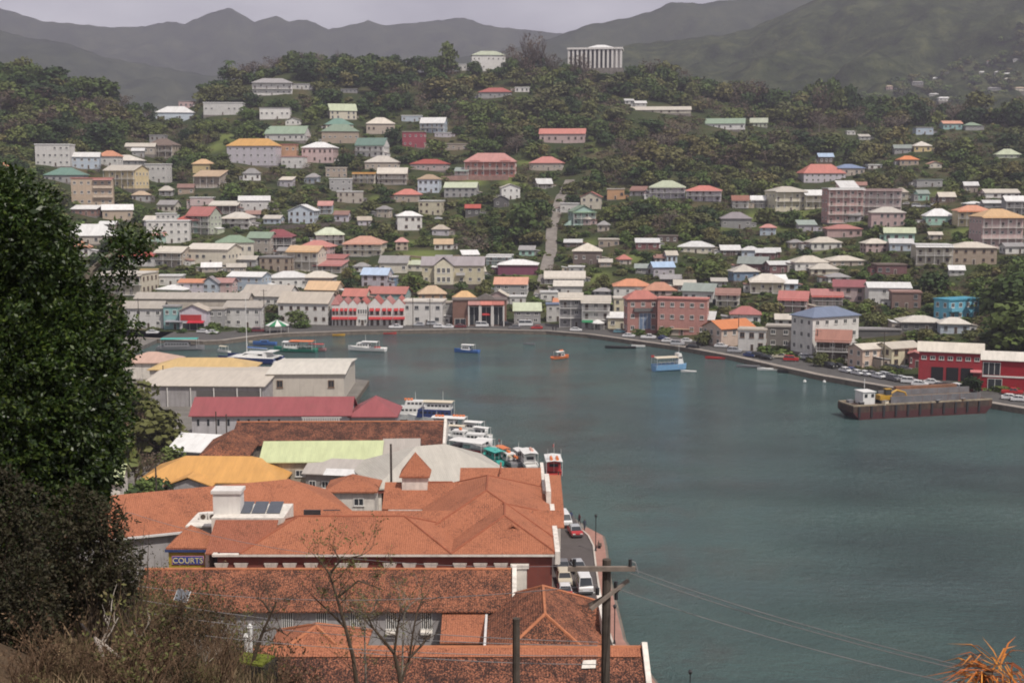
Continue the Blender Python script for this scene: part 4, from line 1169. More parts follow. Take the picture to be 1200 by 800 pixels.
# -- west end of the quay
house(158, 292, 343, 350, 362, 'beige', 'beige', 'g', 1, -3, 'n', label='very long beige roofed warehouse behind the west quay shops', name='warehouse', cat='warehouse', ratio=.2)
house(146, 192, 352, 361, 385, 'white', 'beige', 'g', 2, -3, '', label='white quayside shop under a broad beige roof, west end', name='shop', cat='shop', ratio=.4)
house(192.5, 210, 358, 359.5, 386, 'aqua', 'grey', 'f', 2, -3, '', label='narrow aqua shopfront with flat parapet between two pale shops', name='shop', cat='shop')
h = last(); awning(h['o'], h['L'] * .3, 3.4, h['L'] * 1.2, 3., mat('grey_canvas', (.3, .3, .32), .8), .3)
house(211, 244, 356, 364, 387, 'lilac', 'beige', 'G', 1, -4, 'n', label='white gabled quay store with bright red awning', name='shop', cat='shop', ratio=.6)
h = last(); MB().box(-h['L'] * .46, h['L'] * .3, -.12, -.004, h['H'] * .5, h['H'] * .8).build('fascia_board', redaw, h['o']); awning(h['o'], h['L'] * .12, h['H'] * .5, h['L'] * .6, 2., mat('bright_red_canvas', (.5, .03, .05), .8), .5)
glasspane(h['o'], -h['L'] * .4, h['L'] * .4, .2, h['H'] * .38)
house(244.5, 263, 361, 362.5, 385, 'grey', 'beige', 'f', 2, -3, '', label='grey flat fronted quay shop with dark strip window', name='shop', cat='shop')
house(263.5, 307, 351, 360, 384, 'white', 'beige', 's', 2, -3, '', label='white two storey quay building with a row of tall upper windows', name='shop', cat='shop', ratio=.4)
# -- brick building with three coral awning roofs
house(531, 593, 350, 352, 381.5, 'brick', 'brown', 'f', 2, 0, 'n', label='brown brick quay building with coral awning roofs over tall dark glass', name='shop', cat='bank', ratio=.4)
h = last(); th = h['o']
for k in range(3):
    xx = h['L'] * (-.10 + .225 * k)
    glasspane(th, xx - h['L'] * .085, xx + h['L'] * .085, .3, h['H'] * .76, n=2)
    awning(th, xx, h['H'] * .99, h['L'] * .222, 2.0, roofmat('coral'), 1.2)
    for sx in (-1, 1): MB().cyl(xx + sx * h['L'] * .1, -1.6, 0, h['H'] * .82, .22, 8).build('pillar', whitem, th)
awning(th, h['L'] * .125, h['H'] * .5, h['L'] * .15, 1.0, redaw, .5, -.2)
glasspane(th, -h['L'] * .46, -h['L'] * .26, .2, 2.6, n=2)
o = walls_mb(6, 2, .6, 2.2, 'G').build('pediment', wallmat('stone'), th); o.location = (h['L'] * .12, -.4, h['H'] + .3)
# -- long quay building east of the lane
house(656, 682, 342, 349, 383.5, 'grey', 'cream', 's', 3, -2, 'v', label='three storey grey quay building with pale sloping roof, just right of the orange roofed stall', name='shop', cat='shop', ratio=.5)
house(682.5, 715, 346, 353, 384.5, 'white', 'cream', 's', 3, -4, 'w', label='three storey white quay building with long dark galleries beside the white parasol', name='shop', cat='shop', ratio=.5)
h = last(); awning(h['o'], -h['L'] * .3, 3.1, h['L'] * .4, 2.4, mat('green_canvas', (.04, .22, .10), .8), .5, -1.55)
house(649, 671, 349, 356, 366, 'lilac', 'orange', 's', 1, -6, 'n', label='flat bright orange roof perched before the grey quay building')
# -- salmon hotel: corner wing and long facade
house(733, 771, 339, 350, 391, 'salmon', 'coral', 'h', 3, 6, 'd', label='salmon pink corner wing of the hotel with coral hipped roof and blue glass bay', name='hotel', cat='hotel', ratio=.6, lm='the salmon hotel')
h = last(); glasspane(h['o'], -h['L'] * .12, h['L'] * .26, h['H'] * .14, h['H'] * .6, -.08, 3, mat('blue_glass', (.16, .22, .32), .25, .5), 'glass_bay')
balconies(h['o'], -h['L'] * .3, h['L'] * .3, [h['H'] * .66], wallmat('darkgrey'), -.0, 1.2)
house(771.5, 831, 349, 350.5, 393, 'salmon', 'coral', 'f', 3, -16, '', label='long salmon pink hotel facade with a flat parapet and rows of small windows', name='hotel', cat='hotel', ratio=.3)
# -- tall pink flats
house(966, 1011, 219, 221.5, 261, 'salmon', 'white', 'f', 4, 10, 'w', label='tall pink four storey apartment tower with white sloping roof', name='apartment_block', cat='apartment block', ratio=.4)
h = last(); o = roof_mb(h['L'] * .5, h['W'] * .8, 3.4, 's').build('upper_roof', roofmat('white'), h['o']); o.location = (h['L'] * .12, .6, h['H'] + .5)
o = walls_mb(h['L'] * .5, h['W'] * .8, .3, 3.4, 's').build('upper_wall', wallmat('pink'), h['o']); o.location = (h['L'] * .12, .6, h['H'] + .2)
house(1010, 1057, 221, 222.5, 252, 'pink', 'pink0', 'f', 3, -12, 'v', label='dull pink three storey wing beside the tall pink apartment tower', name='apartment_block', cat='apartment block', ratio=.35)
house(938, 991, 193, 203, 214, 'lilac', 'coral', 'h', 2, 8, '', label='large lilac grey house with wide orange red roof high on the slope', ratio=.5)
house(1147, 1198, 245, 254, 292, 'pink', 'amber', 'h', 3, 4, 'v', label='three storey pink house with orange yellow roof and dark verandah')
house(1098, 1150, 350, 351.5, 375, 'cyan', 'cyan0', 'f', 2, 26, '', label='vivid cyan blue flat roofed block at the wood edge', name='apartment_block', cat='apartment block', ratio=.5)
h = last(); balconies(h['o'], -h['L'] * .5, -h['L'] * .15, [h['H'] * .5], wallmat('cyan'))
# -- blue roofed hall
house(931, 1009, 359, 370, 413, 'white', 'blue', 'h', 3, 27, '', label='large white quay hall with shallow blue hipped roof and strip of dark windows', name='hall', cat='hall', ratio=.55, lm='the blue roofed hall')
# -- red warehouses on the east quay
house(1080, 1153, 398, 412, 446, 'deepred', 'cream', 'g', 2, -19, 'n', label='big red quay warehouse with long pale roof and three dark open bays', name='warehouse', cat='warehouse', ratio=.34, lm='the red warehouse')
h = last(); th = h['o']
for k in range(7): inst('window', WIN, th, (-h['L'] * .42 + h['L'] * .84 * k / 6, 0, h['H'] * .78), 0, (1.3, 1, 1.0))
for k, xx in enumerate((-.2, .04, .27)):
    m = MB(); m.box(-1.5, 1.5, -.1, .05, 0, h['H'] * .46); m.build('bay_shade', mat('dark_bay', (.02, .02, .022), .9), th, loc=(h['L'] * xx, 0, .02))  # near-black panel stands in for the shade inside each open bay
awning(th, h['L'] * .42, h['H'] * .42, h['L'] * .2, 2.2, mat('pink_canvas', (.55, .2, .2), .8), .3)
house(1154.5, 1222, 410, 422, 459, 'deepred', 'cream', 'g', 2, -19, 'n', label='second red quay warehouse with white framed corner windows', name='warehouse', cat='warehouse', ratio=.34)
h = last(); th = h['o']
glasspane(th, -h['L'] * .49, -h['L'] * .2, h['H'] * .52, h['H'] * .92, n=3); glasspane(th, -h['L'] * .4, -h['L'] * .16, .2, h['H'] * .4, n=2)
MB().box(-h['L'] / 2, h['L'] / 2, -.16, -.005, h['H'] * .45, h['H'] * .5).build('string_course', trim, th)
house(1068, 1080, 411, 414, 431, 'deepred', 'red', 'G', 1, -19, '', label='small red gabled annex at the end of the red warehouse')
house(998, 1055, 388, 389.5, 395, 'darkgrey', 'grey', 'f', 1, -4, 'n', label='long low grey canopy above the car park bank', name='shelter', cat='shelter', ratio=.15)
# -- houses high on the hazy mountain
MTN = []
def on_mountain(px, py):
    d = ray(px, py); best = None
    for Y in np.arange(1270, 2290, 5.):
        x = d.x / d.y * Y; z = CAMZ + d.z / d.y * Y; u = 600 + 1500 * x / Y
        if MOUNT['near'](u, (Y - 1250) / 1050.)[2] >= z: return Vector((x, Y, z))
for (px, py, wd, c, r_, lb) in [(1163, 76, 12, 'white', 'coral', 'far house with a reddish roof, highest on the hazy mountain'), (1192, 74, 9, 'white', 'grey', 'far grey roofed house high up at the edge of the mountain'),
        (1151, 89, 7, 'white', 'white', 'tiny white house alone on the mountain, left of a white row'), (1170, 89, 9, 'grey', 'white', 'far pale house, lower left of a stacked white pair'),
        (1182, 91, 12, 'white', 'white', 'far white house, upper of a stacked pair on the mountain'), (1183, 97, 11, 'white', 'cream', 'far cream roofed house, lower of a stacked pair on the mountain'),
        (1165, 108, 14, 'grey', 'grey', 'far long grey house above the ridge trees'), (1193, 108, 16, 'cream', 'tan', 'far tan roofed house at the foot of the mountain'),
        (1107, 89, 8, 'grey', 'grey', 'faint grey house alone in the haze on the mountain'), (1096, 96, 6, 'white', 'white', 'tiny pale house in the haze, above the far terrace'),
        (1075, 101, 12, 'grey', 'grey', 'far grey house, leftmost of the hazy settlement'), (1052, 109, 11, 'grey', 'white', 'far pale house showing between the ridge trees'),
        (1094, 115, 10, 'white', 'white', 'far white house just over the ridge trees'), (1107, 120, 15, 'white', 'white', 'far broad white house just over the ridge trees'), (1042, 106, 7, 'pink', 'tan', 'far pinkish house low behind the ridge trees')]:
    p = on_mountain(px, py)
    if p is None: continue
    s = scale_at(p)
    house_at((p.x, p.y - 1, p.z + 1.4), R(random.uniform(-15, 15)), wd * s * 1.05, 4, 3.4, 1.5, c, r_, 'h', 1, 'a', nwin=3)
    o = [x for x in SC.objects if x.type == 'EMPTY' and x.name.startswith('house')][-1]
    o = bpy.data.objects[max((x.name for x in bpy.data.objects if x.type == 'EMPTY' and x.name.startswith('house')), key=lambda n: (len(n), n))]
    tag(o, lb, 'house', 'houses on the hazy mountain')
    MTN.append(p)
# ================================================================== NEAR TOWN
terra = tilemat('terracotta_tile', (.39, .143, .077), (.17, .066, .04), .26, .3, (.45, .175, .095), 3.4)
terra2 = tilemat('terracotta_tile_clean', (.32, .11, .065), (.16, .065, .04), .18, .25, (.36, .135, .08), 2.6)
mottle = tilemat('mouldy_clay_tile', (.30, .105, .055), (.05, .027, .02), .50, .45, (.41, .165, .092), 3.0)
mottled = tilemat('blackened_clay_tile', (.25, .088, .05), (.04, .022, .018), .58, .5, (.39, .16, .092), 3.0)
ridgem = mat('ridge_tile', (.46, .18, .09), .85, .2, .25, 1.2)
redwall = mat('dark_red_wall', (.20, .06, .045), .85, .2, .2, .4, streak=.35)
capm = mat('white_coping', (.74, .69, .62), .85, .2, .2, .8, streak=.45)
stonew = mat('rubble_wall', (.25, .22, .19), .95, .1, .5, 1.2, bump=.5, bscale=3, streak=.4)
greywall = mat('grey_stucco', (.38, .36, .36), .9, .1, .2, .5, streak=.45)
gutter = mat('white_gutter', (.70, .68, .66), .6)
def nb(name, label, cat, Lpx, Rpx, pye, ze, D, rise, typ, rm, wm, yaw=0., base=None, **k):
    mid = (Lpx + Rpx) / 2; p = at_z(mid, pye, ze); s = scale_at(p); Lx = (Rpx - Lpx) * s - 1.1
    y = p.y + .55
    b = float(ground_h(p.x, y + D / 2)) if base is None else base
    b = max(1.2, min(b, ze - 3))
    th = house_at((p.x, y, b), R(yaw), Lx, D, ze - b, rise, 'white', 'white', typ, 1, 'n', name, wm, rm, plinth=False)
    tag(th, label, cat)
    return th, Lx, D, ze - b
def ridge_caps(th, Lx, W, H, rise, typ, m=None, ov=.55):
    """raised cap tiles on ridge and hips"""
    m = m or ridgem; x0, x1, y0, y1 = -Lx / 2 - ov, Lx / 2 + ov, -ov, W + ov; cy_ = (y0 + y1) / 2
    w2, d2 = (x1 - x0) / 2, (y1 - y0) / 2; k = min(w2, d2); z = H + .03
    if typ in 'gG':
        segs = [((x0, cy_, H + rise), (x1, cy_, H + rise))] if typ == 'g' else [((0, y0, H + rise), (0, y1, H + rise))]
    else:
        r = [(x0 + k, cy_, H + rise), (x1 - k, cy_, H + rise)] if w2 >= d2 else [(0, y0 + k, H + rise), (0, y1 - k, H + rise)]
        segs = [(r[0], r[1])]
        if w2 >= d2: segs += [((x0, y0, z), r[0]), ((x0, y1, z), r[0]), ((x1, y0, z), r[1]), ((x1, y1, z), r[1])]
        else: segs += [((x0, y0, z), r[0]), ((x1, y0, z), r[0]), ((x0, y1, z), r[1]), ((x1, y1, z), r[1])]
    for a_, b_ in segs:
        if (Vector(a_) - Vector(b_)).length > .4:
            MB().tube([a_, b_], .17, 6).build('ridge_cap', m, th)
def coping(th, x, y0, y1, z0, z1, w=.45, m=None):
    return MB().box(x - w / 2, x + w / 2, y0, y1, z0, z1).build('parapet', m or capm, th)
def gable_coping(th, x, W, H, rise, ov=.55, w=.5, up=.5):
    m = MB(); y0, y1 = -ov - .1, W + ov + .1; c = (y0 + y1) / 2
    pr = [(y0, -1.), (y1, -1.), (y1, .25), (c, rise + up), (y0, .25)]
    m.loft([[(x - w / 2, y, H + z) for y, z in pr], [(x + w / 2, y, H + z) for y, z in pr]])
    return m.build('gable_parapet', capm, th)
def barred(th, x, y, z, wd, ht):
    b = MB(); b.box(-wd / 2, wd / 2, -.04, .04, -ht / 2, ht / 2, 1); b.box(-wd / 2 - .12, wd / 2 + .12, -.16, .05, -ht / 2 - .14, -ht / 2 - .002, 0)
    n = 5
    for k in range(n + 1): b.box(-wd / 2 + wd * k / n - .045, -wd / 2 + wd * k / n + .045, -.1, -.042, -ht / 2, ht / 2, 0)
    return b.build('barred_window', [trim, glassd], th, loc=(x, y, z))
# ---- A: frontmost long roof and its hipped companion
th, Lx, W, Hh = nb('tiled_building', 'long blackened tile roofed building nearest the bottom edge, pale gable wall at one end', 'building', 262, 766, 838, 7.2, 13.6, 3.5, 'g', mottled, stonew)
gable_coping(th, Lx / 2 + .45, W, Hh, 3.5); ridge_caps(th, Lx, W, Hh, 3.5, 'g')
rb = MB(); cyy = W / 2
rb.add([(-Lx / 2, cyy - 1.25, Hh + 3.5 - .47), (Lx / 2, cyy - 1.25, Hh + 3.5 - .47), (Lx / 2, cyy - .05, Hh + 3.54), (-Lx / 2, cyy - .05, Hh + 3.54)], [(0, 1, 2, 3)])
rb.build('new_tile_band', terra, th)
p = at_z(690, 784, 9.4)
MB().add([(-.7, -.4, 0), (.6, -.3, 0), (.7, .5, .45), (-.5, .4, .42), (-.7, -.4, .05), (.6, -.3, .05), (.7, .5, .5), (-.5, .4, .47)], [(3, 2, 1, 0), (4, 5, 6, 7), (0, 1, 5, 4), (1, 2, 6, 5), (2, 3, 7, 6), (3, 0, 4, 7)]).build('roof_patch', capm, th,
    loc=(p.x - th.location.x, p.y - th.location.y, p.z - th.location.z + .25))
th, Lx, W, Hh = nb('tiled_building', 'small pyramid roof of clean terracotta rising behind the frontmost long roof', 'building', 302, 422, 783, 9.0, 9., 2.4, 'h', terra, stonew)
ridge_caps(th, Lx, W, Hh, 2.4, 'h')
# ---- B: hipped mottled roof with white parapet at the street
th = thing('tiled_building', (3.4, 121.4, 1.2), 0, 'hipped mouldy tile roof with bright ridge tiles beside the street, its white parapet curving', 'building')
MB().box(-5.6, 5.6, 0, 20.4, 0, 4.6).build('wall', stonew, th)
o = roof_mb(11.2, 20.4, 3.7, 'h', .5).build('roof', mottle, th); o.location = (0, 0, 4.8)
ridge_caps(th, 11.2, 20.4, 4.8, 3.7, 'h', ov=.5)
coping(th, 6.35, 9.5, 18.5, 2.5, 6.5, .5); o = roof_mb(3.6, 5.5, 1.3, 'g', .1).build('lean_to_roof', mottle, th); o.location = (4.2, 12.0, 5.1)
MB().box(-6.35, -6.1, -.4, 20.8, 4.3, 5.05).build('gutter', gutter, th)
# ---- C: long mouldy roof with barred windows
th, Lx, W, Hh = nb('tiled_building', 'very long mouldy tile roof above a grey wall of barred windows', 'building', 150, 604, 716, 6.6, 12.6, 2.7, 'g', mottle, greywall)
gable_coping(th, Lx / 2 + .45, W, Hh, 2.7); ridge_caps(th, Lx, W, Hh, 2.7, 'g')
for px in (337, 377, 417, 459, 500):
    x = at_y(px, 735, th.location.y).x - th.location.x; barred(th, x, 0, 4.2, 1.15, 1.9)
    o = awning(th, x, 3.2, 1.3, .5, capm, .3)
o = roof_mb(4.4, 4.6, 1.5, 's', .25).build('lean_to_roof', terra, th); o.location = (Lx / 2 - 5.1, -5.0, 3.6)
MB().box(Lx / 2 - 7.2, Lx / 2 - 3.0, -4.9, -.01, 0, 3.4).build('lean_to_wall', stonew, th)
MB().box(-.5, .5, -.08, .05, 0, 2.2).build('door', shut, th, loc=(Lx / 2 - 4.2, -4.9, .02))
# ---- D: the big red walled complex
th, Lx, W, Hh = nb('red_walled_store', 'large dark red walled store with joined terracotta hipped roofs and white window heads', 'store', 248, 652.5, 649, 9.6, 11.5, .1, 'f', terra, redwall)
for o in list(th.children):
    if o.name.startswith('roof'): bpy.data.objects.remove(o)
MB().box(-Lx / 2 - .5, Lx / 2 + .5, -.62, 14, Hh - .3, Hh - .02).build('cornice', capm, th)
MB().box(-17.2 - th.location.x, Lx / 2 + .3, 11.4, 30, 0, Hh - .32).build('rear_wall', redwall, th)
X0, Y0, Z0 = th.location
def roof_on(x0, x1, y0, D, ze, rise, typ, m=terra, caps=True, nm='roof', ov=.3):
    o = roof_mb(x1 - x0, D, rise, typ, ov).build(nm, m, th); o.location = ((x0 + x1) / 2 - X0, y0 - Y0, ze - Z0)
    if caps:
        e = bpy.data.objects.new('ridge_holder', None)
        m2 = ridgem2
        w2, d2 = (x1 - x0) / 2 + ov, D / 2 + ov; k = min(w2, d2); cx = (x0 + x1) / 2 - X0; cyy = y0 - Y0 + D / 2; zz = ze - Z0
        r = [(cx - w2 + k, cyy, zz + rise), (cx + w2 - k, cyy, zz + rise)] if w2 >= d2 else [(cx, cyy - d2 + k, zz + rise), (cx, cyy + d2 - k, zz + rise)]
        cor = [(cx - w2, cyy - d2), (cx + w2, cyy - d2), (cx + w2, cyy + d2), (cx - w2, cyy + d2)]
        segs = [(r[0], r[1])]
        if typ == 'h':
            ix = [0, 1, 1, 0] if w2 >= d2 else [0, 0, 1, 1]
            segs += [((c[0], c[1], zz + .02), r[ix[i]]) for i, c in enumerate(cor)]
        bpy.data.objects.remove(e)
        for a_, b_ in segs:
            if (Vector(a_) - Vector(b_)).length > .5: MB().tube([a_, b_], .13, 6).build('ridge_cap', m2, th)
    return o
ridgem2 = mat('dark_ridge_tile', (.33, .11, .06), .85, .2, .25, 1.2)
g = lambda px, py, z: at_z(px, py, z)
yf = Y0 - .3
a_, b_ = g(285, 647, 9.6), g(526, 650, 9.6); roof_on(a_.x, b_.x, yf, 11.6, 9.65, 3.0, 'h')                                # D1
c_, d_ = g(531, 650, 9.6), g(651, 652, 9.6); roof_on(c_.x, d_.x, yf, 18., 9.65, 3.0, 'h')                                  # D2
roof_on(a_.x + 8, c_.x + 5, yf + 7, 8.5, 9.6, 2.3, 'g', caps=False, ov=.1)                                                     # link behind
p1_, p2_ = g(493, 615, 9.6), g(648, 626, 9.6); roof_on(p1_.x, p2_.x, 155., 25.5, 9.7, 4.0, 'h')                              # D3
roof_on(-17.4, -3.5, 170., 9.6, 9.6, 2.5, 'g')                                                                                # D4
MB().box(-16.8 - X0, -10.5 - X0, 169.6 - Y0, 170.3 - Y0, 1, 9.5 - Z0).build('wing_wall', capm, th)
for k in range(3):
    x = at_y(487 + 9 * k, 601, 169.6).x - X0; inst('window', WIN, th, (x, 169.6 - Y0, 8.2 - Z0), 0, (.85, 1, 1.5))
    x = at_y(487 + 9 * k, 601, 169.6).x - X0
l_, r_ = at_z(541, 583, 8.), at_z(632, 583, 8.); roof_on(l_.x, r_.x, 176.5, 18., 8.2, 3.5, 'g')                               # D5
MB().box(r_.x + .35 - X0, r_.x + .85 - X0, 176 - Y0, 194 - Y0, 4, 10.6 - Z0).build('parapet', capm, th)
MB().box(l_.x + .3 - X0, r_.x + .3 - X0, 177 - Y0, 194 - Y0, -.0, 7.9 - Z0).build('rear_wing_wall', redwall, th)
roof_on(r_.x + .9, r_.x + 3.2, 179., 14., 6.4, 2.4, 's', caps=False)
MB().box(r_.x + .95 - X0, r_.x + 3.0 - X0, 179.2 - Y0, 192.6 - Y0, 0, 6.1 - Z0).build('side_wall', capm, th)
roof_on(2.6, 6.4, 160., 5., 9.8, 1.5, 'g', caps=False)
MB().box(Lx / 2 + .35, Lx / 2 + .95, -.75, 22, Hh - 1.2, Hh + .35).build('parapet', capm, th)
MB().box(Lx / 2 - .1, Lx / 2 + .55, 22.3, 33, Hh - 2.2, Hh + 2.0).build('parapet', capm, th)
roof_on(-1.2, 1.4, 152.6, 3.2, 11.0, 1.1, 'G', caps=False, nm='dormer_roof', ov=.1)
# window heads along the front
for px in (260, 283, 318, 340, 365, 401, 424, 457, 480, 505, 539, 563, 587):
    x = at_y(px, 665, Y0).x - X0; b = MB()
    b.add([(-.62, -.22, 0), (.62, -.22, 0), (.85, -.3, .62), (-.85, -.3, .62), (-.62, .02, 0), (.62, .02, 0), (.85, .02, .62), (-.85, .02, .62)],
          [(0, 1, 2, 3), (7, 6, 5, 4), (0, 4, 5, 1), (1, 5, 6, 2), (2, 6, 7, 3), (3, 7, 4, 0)])
    b.build('window_head', capm, th, loc=(x, 0, 7.75 - Z0))
    barred(th, x, 0, 6.6 - Z0, 1.05, 2.0)
x = at_y(609, 680, Y0).x - X0
b = MB(); b.box(-.85, .85, -.45, .02, 0, 6.6); b.box(-1.1, 1.1, -.6, .02, 6.602, 7.1); b.build('pilaster', capm, th, loc=(x, 0, -Z0 + 1.2))
# D0: lower roof with the flat solar deck
a_, b_ = g(243, 639, 9.4), g(292, 643, 9.4)
o = roof_mb(7.6, 5.5, 2.6, 's', .1).build('roof', terra2, th); o.location = (-32.9 - X0, .2, 9.5 - Z0)
MB().box(-37.4 - X0, -28.4 - X0, 6.1, 13.2, Hh - .3, 12.25 - Z0).build('solar_deck', capm, th)
dz = 12.25 - Z0
for k in range(3):
    pv_ = g(292 + 17 * k, 592, 12.4); o = MB().add([(-.85, -1.5, 0), (.85, -1.5, 0), (.85, 1.5, .7), (-.85, 1.5, .7), (-.85, -1.5, .08), (.85, -1.5, .08), (.85, 1.5, .78), (-.85, 1.5, .78)],
        [(3, 2, 1, 0), (4, 5, 6, 7), (0, 1, 5, 4), (1, 2, 6, 5), (2, 3, 7, 6), (3, 0, 4, 7)]).build('solar_panel', mat('solar_glass', (.09, .10, .12), .25, .5, .2, 2.), th, loc=(pv_.x - X0, 9.6, dz + .06))
tk = MB(); tk.box(-1.7, 1.7, -1.2, 1.2, 0, 2.6); tk.box(-1.9, 1.9, -1.4, 1.4, 2.602, 3.0); pt = g(267, 600, 12.3)
tk.build('plant_room', whitem, th, loc=(pt.x - X0, 9.2, dz + .002))
for k in range(2):
    xx = at_y(383 + 23 * k - 20, 600, 160).x
    MB().box(-1.1, 1.1, -.1, .1, 0, 1.5).build('clerestory_window', glassd, th, loc=(xx - X0, 12.9, Hh + .4))
# cupola
cu = MB(); cu.box(-1.75, 1.75, -1.75, 1.75, -1.5, 2.0); cu.build('cupola_wall', capm, th, loc=(at_y(487, 565, 175).x - X0, 175 - Y0, 11.3 - Z0))
o = roof_mb(3.5, 3.5, 3.0, 'p', .35).build('cupola_roof', terra, th); o.location = (at_y(487, 565, 175).x - X0, 175 - 1.75 - Y0, 13.35 - Z0)
# ---- yellow corner tower with the sign
pc = at_z(219, 643, 9.4); th = thing('corner_tower', (pc.x, pc.y, 1.2), 0, 'yellow corner tower with blue trim, shop sign and steep terracotta pyramid roof', 'tower')
MB().box(-2.25, 2.25, 0, 4.5, 0, 7.9).build('wall', mat('mustard_wall', (.42, .32, .045), .85, .2, .15, .6, streak=.3), th)
MB().box(-2.6, 2.6, -.35, 4.85, 7.902, 8.2).build('blue_trim', mat('blue_fascia', (.035, .06, .16), .6), th)
o = roof_mb(4.5, 4.5, 2.2, 'p', .25).build('roof', terra, th); o.location = (0, 0, 8.43)
MB().box(2.26, 2.75, -.3, 4.5, 0, 7.88).build('pilaster', capm, th)
sg = MB(); sg.box(-1.85, 1.85, -.14, -.004, 0, .95, 0); sg.box(-1.95, 1.95, -.10, -.003, -.08, 1.03, 1)
sgo = sg.build('sign_board', [mat('sign_blue', (.05, .075, .30), .5), mat('sign_pink', (.62, .30, .36), .6)], th, loc=(.1, 0, 6.35))
fc = bpy.data.curves.new('sign_lettering', 'FONT'); fc.body = 'COURTS'; fc.size = .95; fc.align_x = 'CENTER'; fc.extrude = .02
fo = bpy.data.objects.new('lettering', fc); COL.objects.link(fo);  
fc.materials.append(mat('sign_yellow', (.75, .68, .35), .6))
bpy.context.view_layer.update()
lme = bpy.data.meshes.new_from_object(fo.evaluated_get(bpy.context.evaluated_depsgraph_get())); bpy.data.objects.remove(fo)
lo = inst('lettering', lme, sgo, (0, -.165, .14)); lo.rotation_euler = (R(90), 0, 0)
for k in range(4): inst('window', WINB, th, (-1.5 + k, 0, 4.7), 0, (.6, 1, 1.2))
# ---- air conditioners on a flat roof strip behind the tower
pa = at_z(238, 622, 9.2)
for k, (dx, dy, dz_) in enumerate(((-1.0, 2.6, .0), (.2, 2.6, .0), (1.4, 1.4, 0.))):
    t2 = thing('air_conditioner', (pa.x + dx, pa.y + 2 + dy, 9.5), 0, ['small white air conditioner, leftmost of three behind the corner tower', 'small white air conditioner, middle of three behind the corner tower', 'white air conditioner with dark fan grille beside the corner tower roof'][k], 'air conditioner')
    MB().box(-.5, .5, -.35, .35, 0, .9).build('casing', whitem, t2)
    f = MB(); f.tube([(0, -.40, .45), (0, -.352, .45)], .33, 12); f.build('fan_grille', shut, t2)
t2 = thing('flat_roof_annex', (pa.x + .2, pa.y + 1.5, 1.2), 0, 'small flat roofed white annex squeezed behind the yellow corner tower', 'annex')
MB().box(-2.6, 2.6, 0, 7, 0, 8.1).build('wall', greywall, t2); MB().box(-2.8, 2.8, -.2, 7.2, 8.102, 8.3).build('roof', capm, t2)
# ---- E: big plain terracotta roof, turned
th = thing('tiled_building', (-45, 172, 1.2), R(23), 'big plain terracotta hipped roof, turned, left of the red walled store', 'building')
MB().box(-21.5, 21.5, -7, 7, 0, 6.5).build('wall', greywall, th)
o = roof_mb(43, 14, 3.9, 'h', .5).build('roof', terra, th); o.location = (0, -7, 6.75)
MB().box(-21.9, 21.9, -7.75, -7.53, 6.45, 6.72).build('gutter', gutter, th)
# ---- small pyramid with cream wall
th, Lx, W, Hh = nb('tiled_building', 'little terracotta pyramid roof on a cream wall, beside the grey shed', 'building', 379, 442, 576, 6.9, 6.6, 1.9, 'p', terra, capm)
inst('window', WIN, th, (1.2, 0, Hh * .7), 0, (1.6, 1, 1.2))
# ---- F: orange yellow roof
orm = metalroof('orange_sheet_roof', (.64, .34, .105), .14)
th, Lx, W, Hh = nb('warehouse', 'orange yellow hipped sheet roof with a small front gable, beside the bushes', 'warehouse', 158, 332, 565, 4.7, 12, 3.0, 'h', orm, capm, yaw=-2)
o = roof_mb(7.5, 5, 1.5, 'G', .3).build('porch_roof', orm, th); o.location = (-3.0, -2.2, Hh - .15)
walls_mb(7, 2, Hh - .4, 1.5, 'G').build('porch_wall', greywall, th).location = (-3.0, -2.0, .1)
# ---- G
th, Lx, W, Hh = nb('warehouse', 'small warehouse with bright white sheet roof and shade tinted wall', 'warehouse', 192, 252, 529, 4.6, 11, 2.2, 'g', roofmat('white'), mat('shade_tinted_wall', (.36, .38, .45), .85, .2, .15, .6, streak=.3), yaw=-14)  # bluish shade on the front is put into the wall colour
# ---- H: pale green roof
pg = metalroof('pale_green_sheet', (.55, .60, .34), .1)
th, Lx, W, Hh = nb('warehouse', 'long pale green sheet roofed warehouse with stained beige wall', 'warehouse', 303, 447, 541, 6.6, 11, 2.4, 'g', pg, mat('stained_beige', (.42, .37, .29), .9, .1, .3, .6, streak=.6), yaw=2)
for k in range(2): inst('window', WIN, th, (-Lx * .18 + 1.6 * k, 0, Hh * .62), 0, (1.5, 1, 1.1))
th, Lx, W, Hh = nb('warehouse', 'weathered grey sheet roof continuing the pale green one', 'warehouse', 447, 492, 538, 6.6, 11, 2.4, 'g', metalroof('weathered_sheet', (.42, .38, .34), .3), greywall, yaw=3)
# ---- market hall, open sided
gm = metalroof('pale_grey_sheet', (.50, .47, .41), .18)
th = thing('market_hall', (-13.5, 209, 1.2), R(20), 'open sided market hall with a broad pale grey hipped roof and dark inside', 'market hall')
o = roof_mb(23, 18, 4.3, 'h', .6).build('roof', gm, th); o.location = (0, -9, 4.7)
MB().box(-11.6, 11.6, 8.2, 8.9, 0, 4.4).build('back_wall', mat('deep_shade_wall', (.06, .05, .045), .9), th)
MB().box(-11.9, 11.9, -9.45, -9.2, 3.9, 4.42).build('fascia', redwall, th)
for k in range(6): MB().box(-.25, .25, -.25, .25, 0, 4.4).build('column', capm, th, loc=(-11 + 4.4 * k, -8.7, 0))
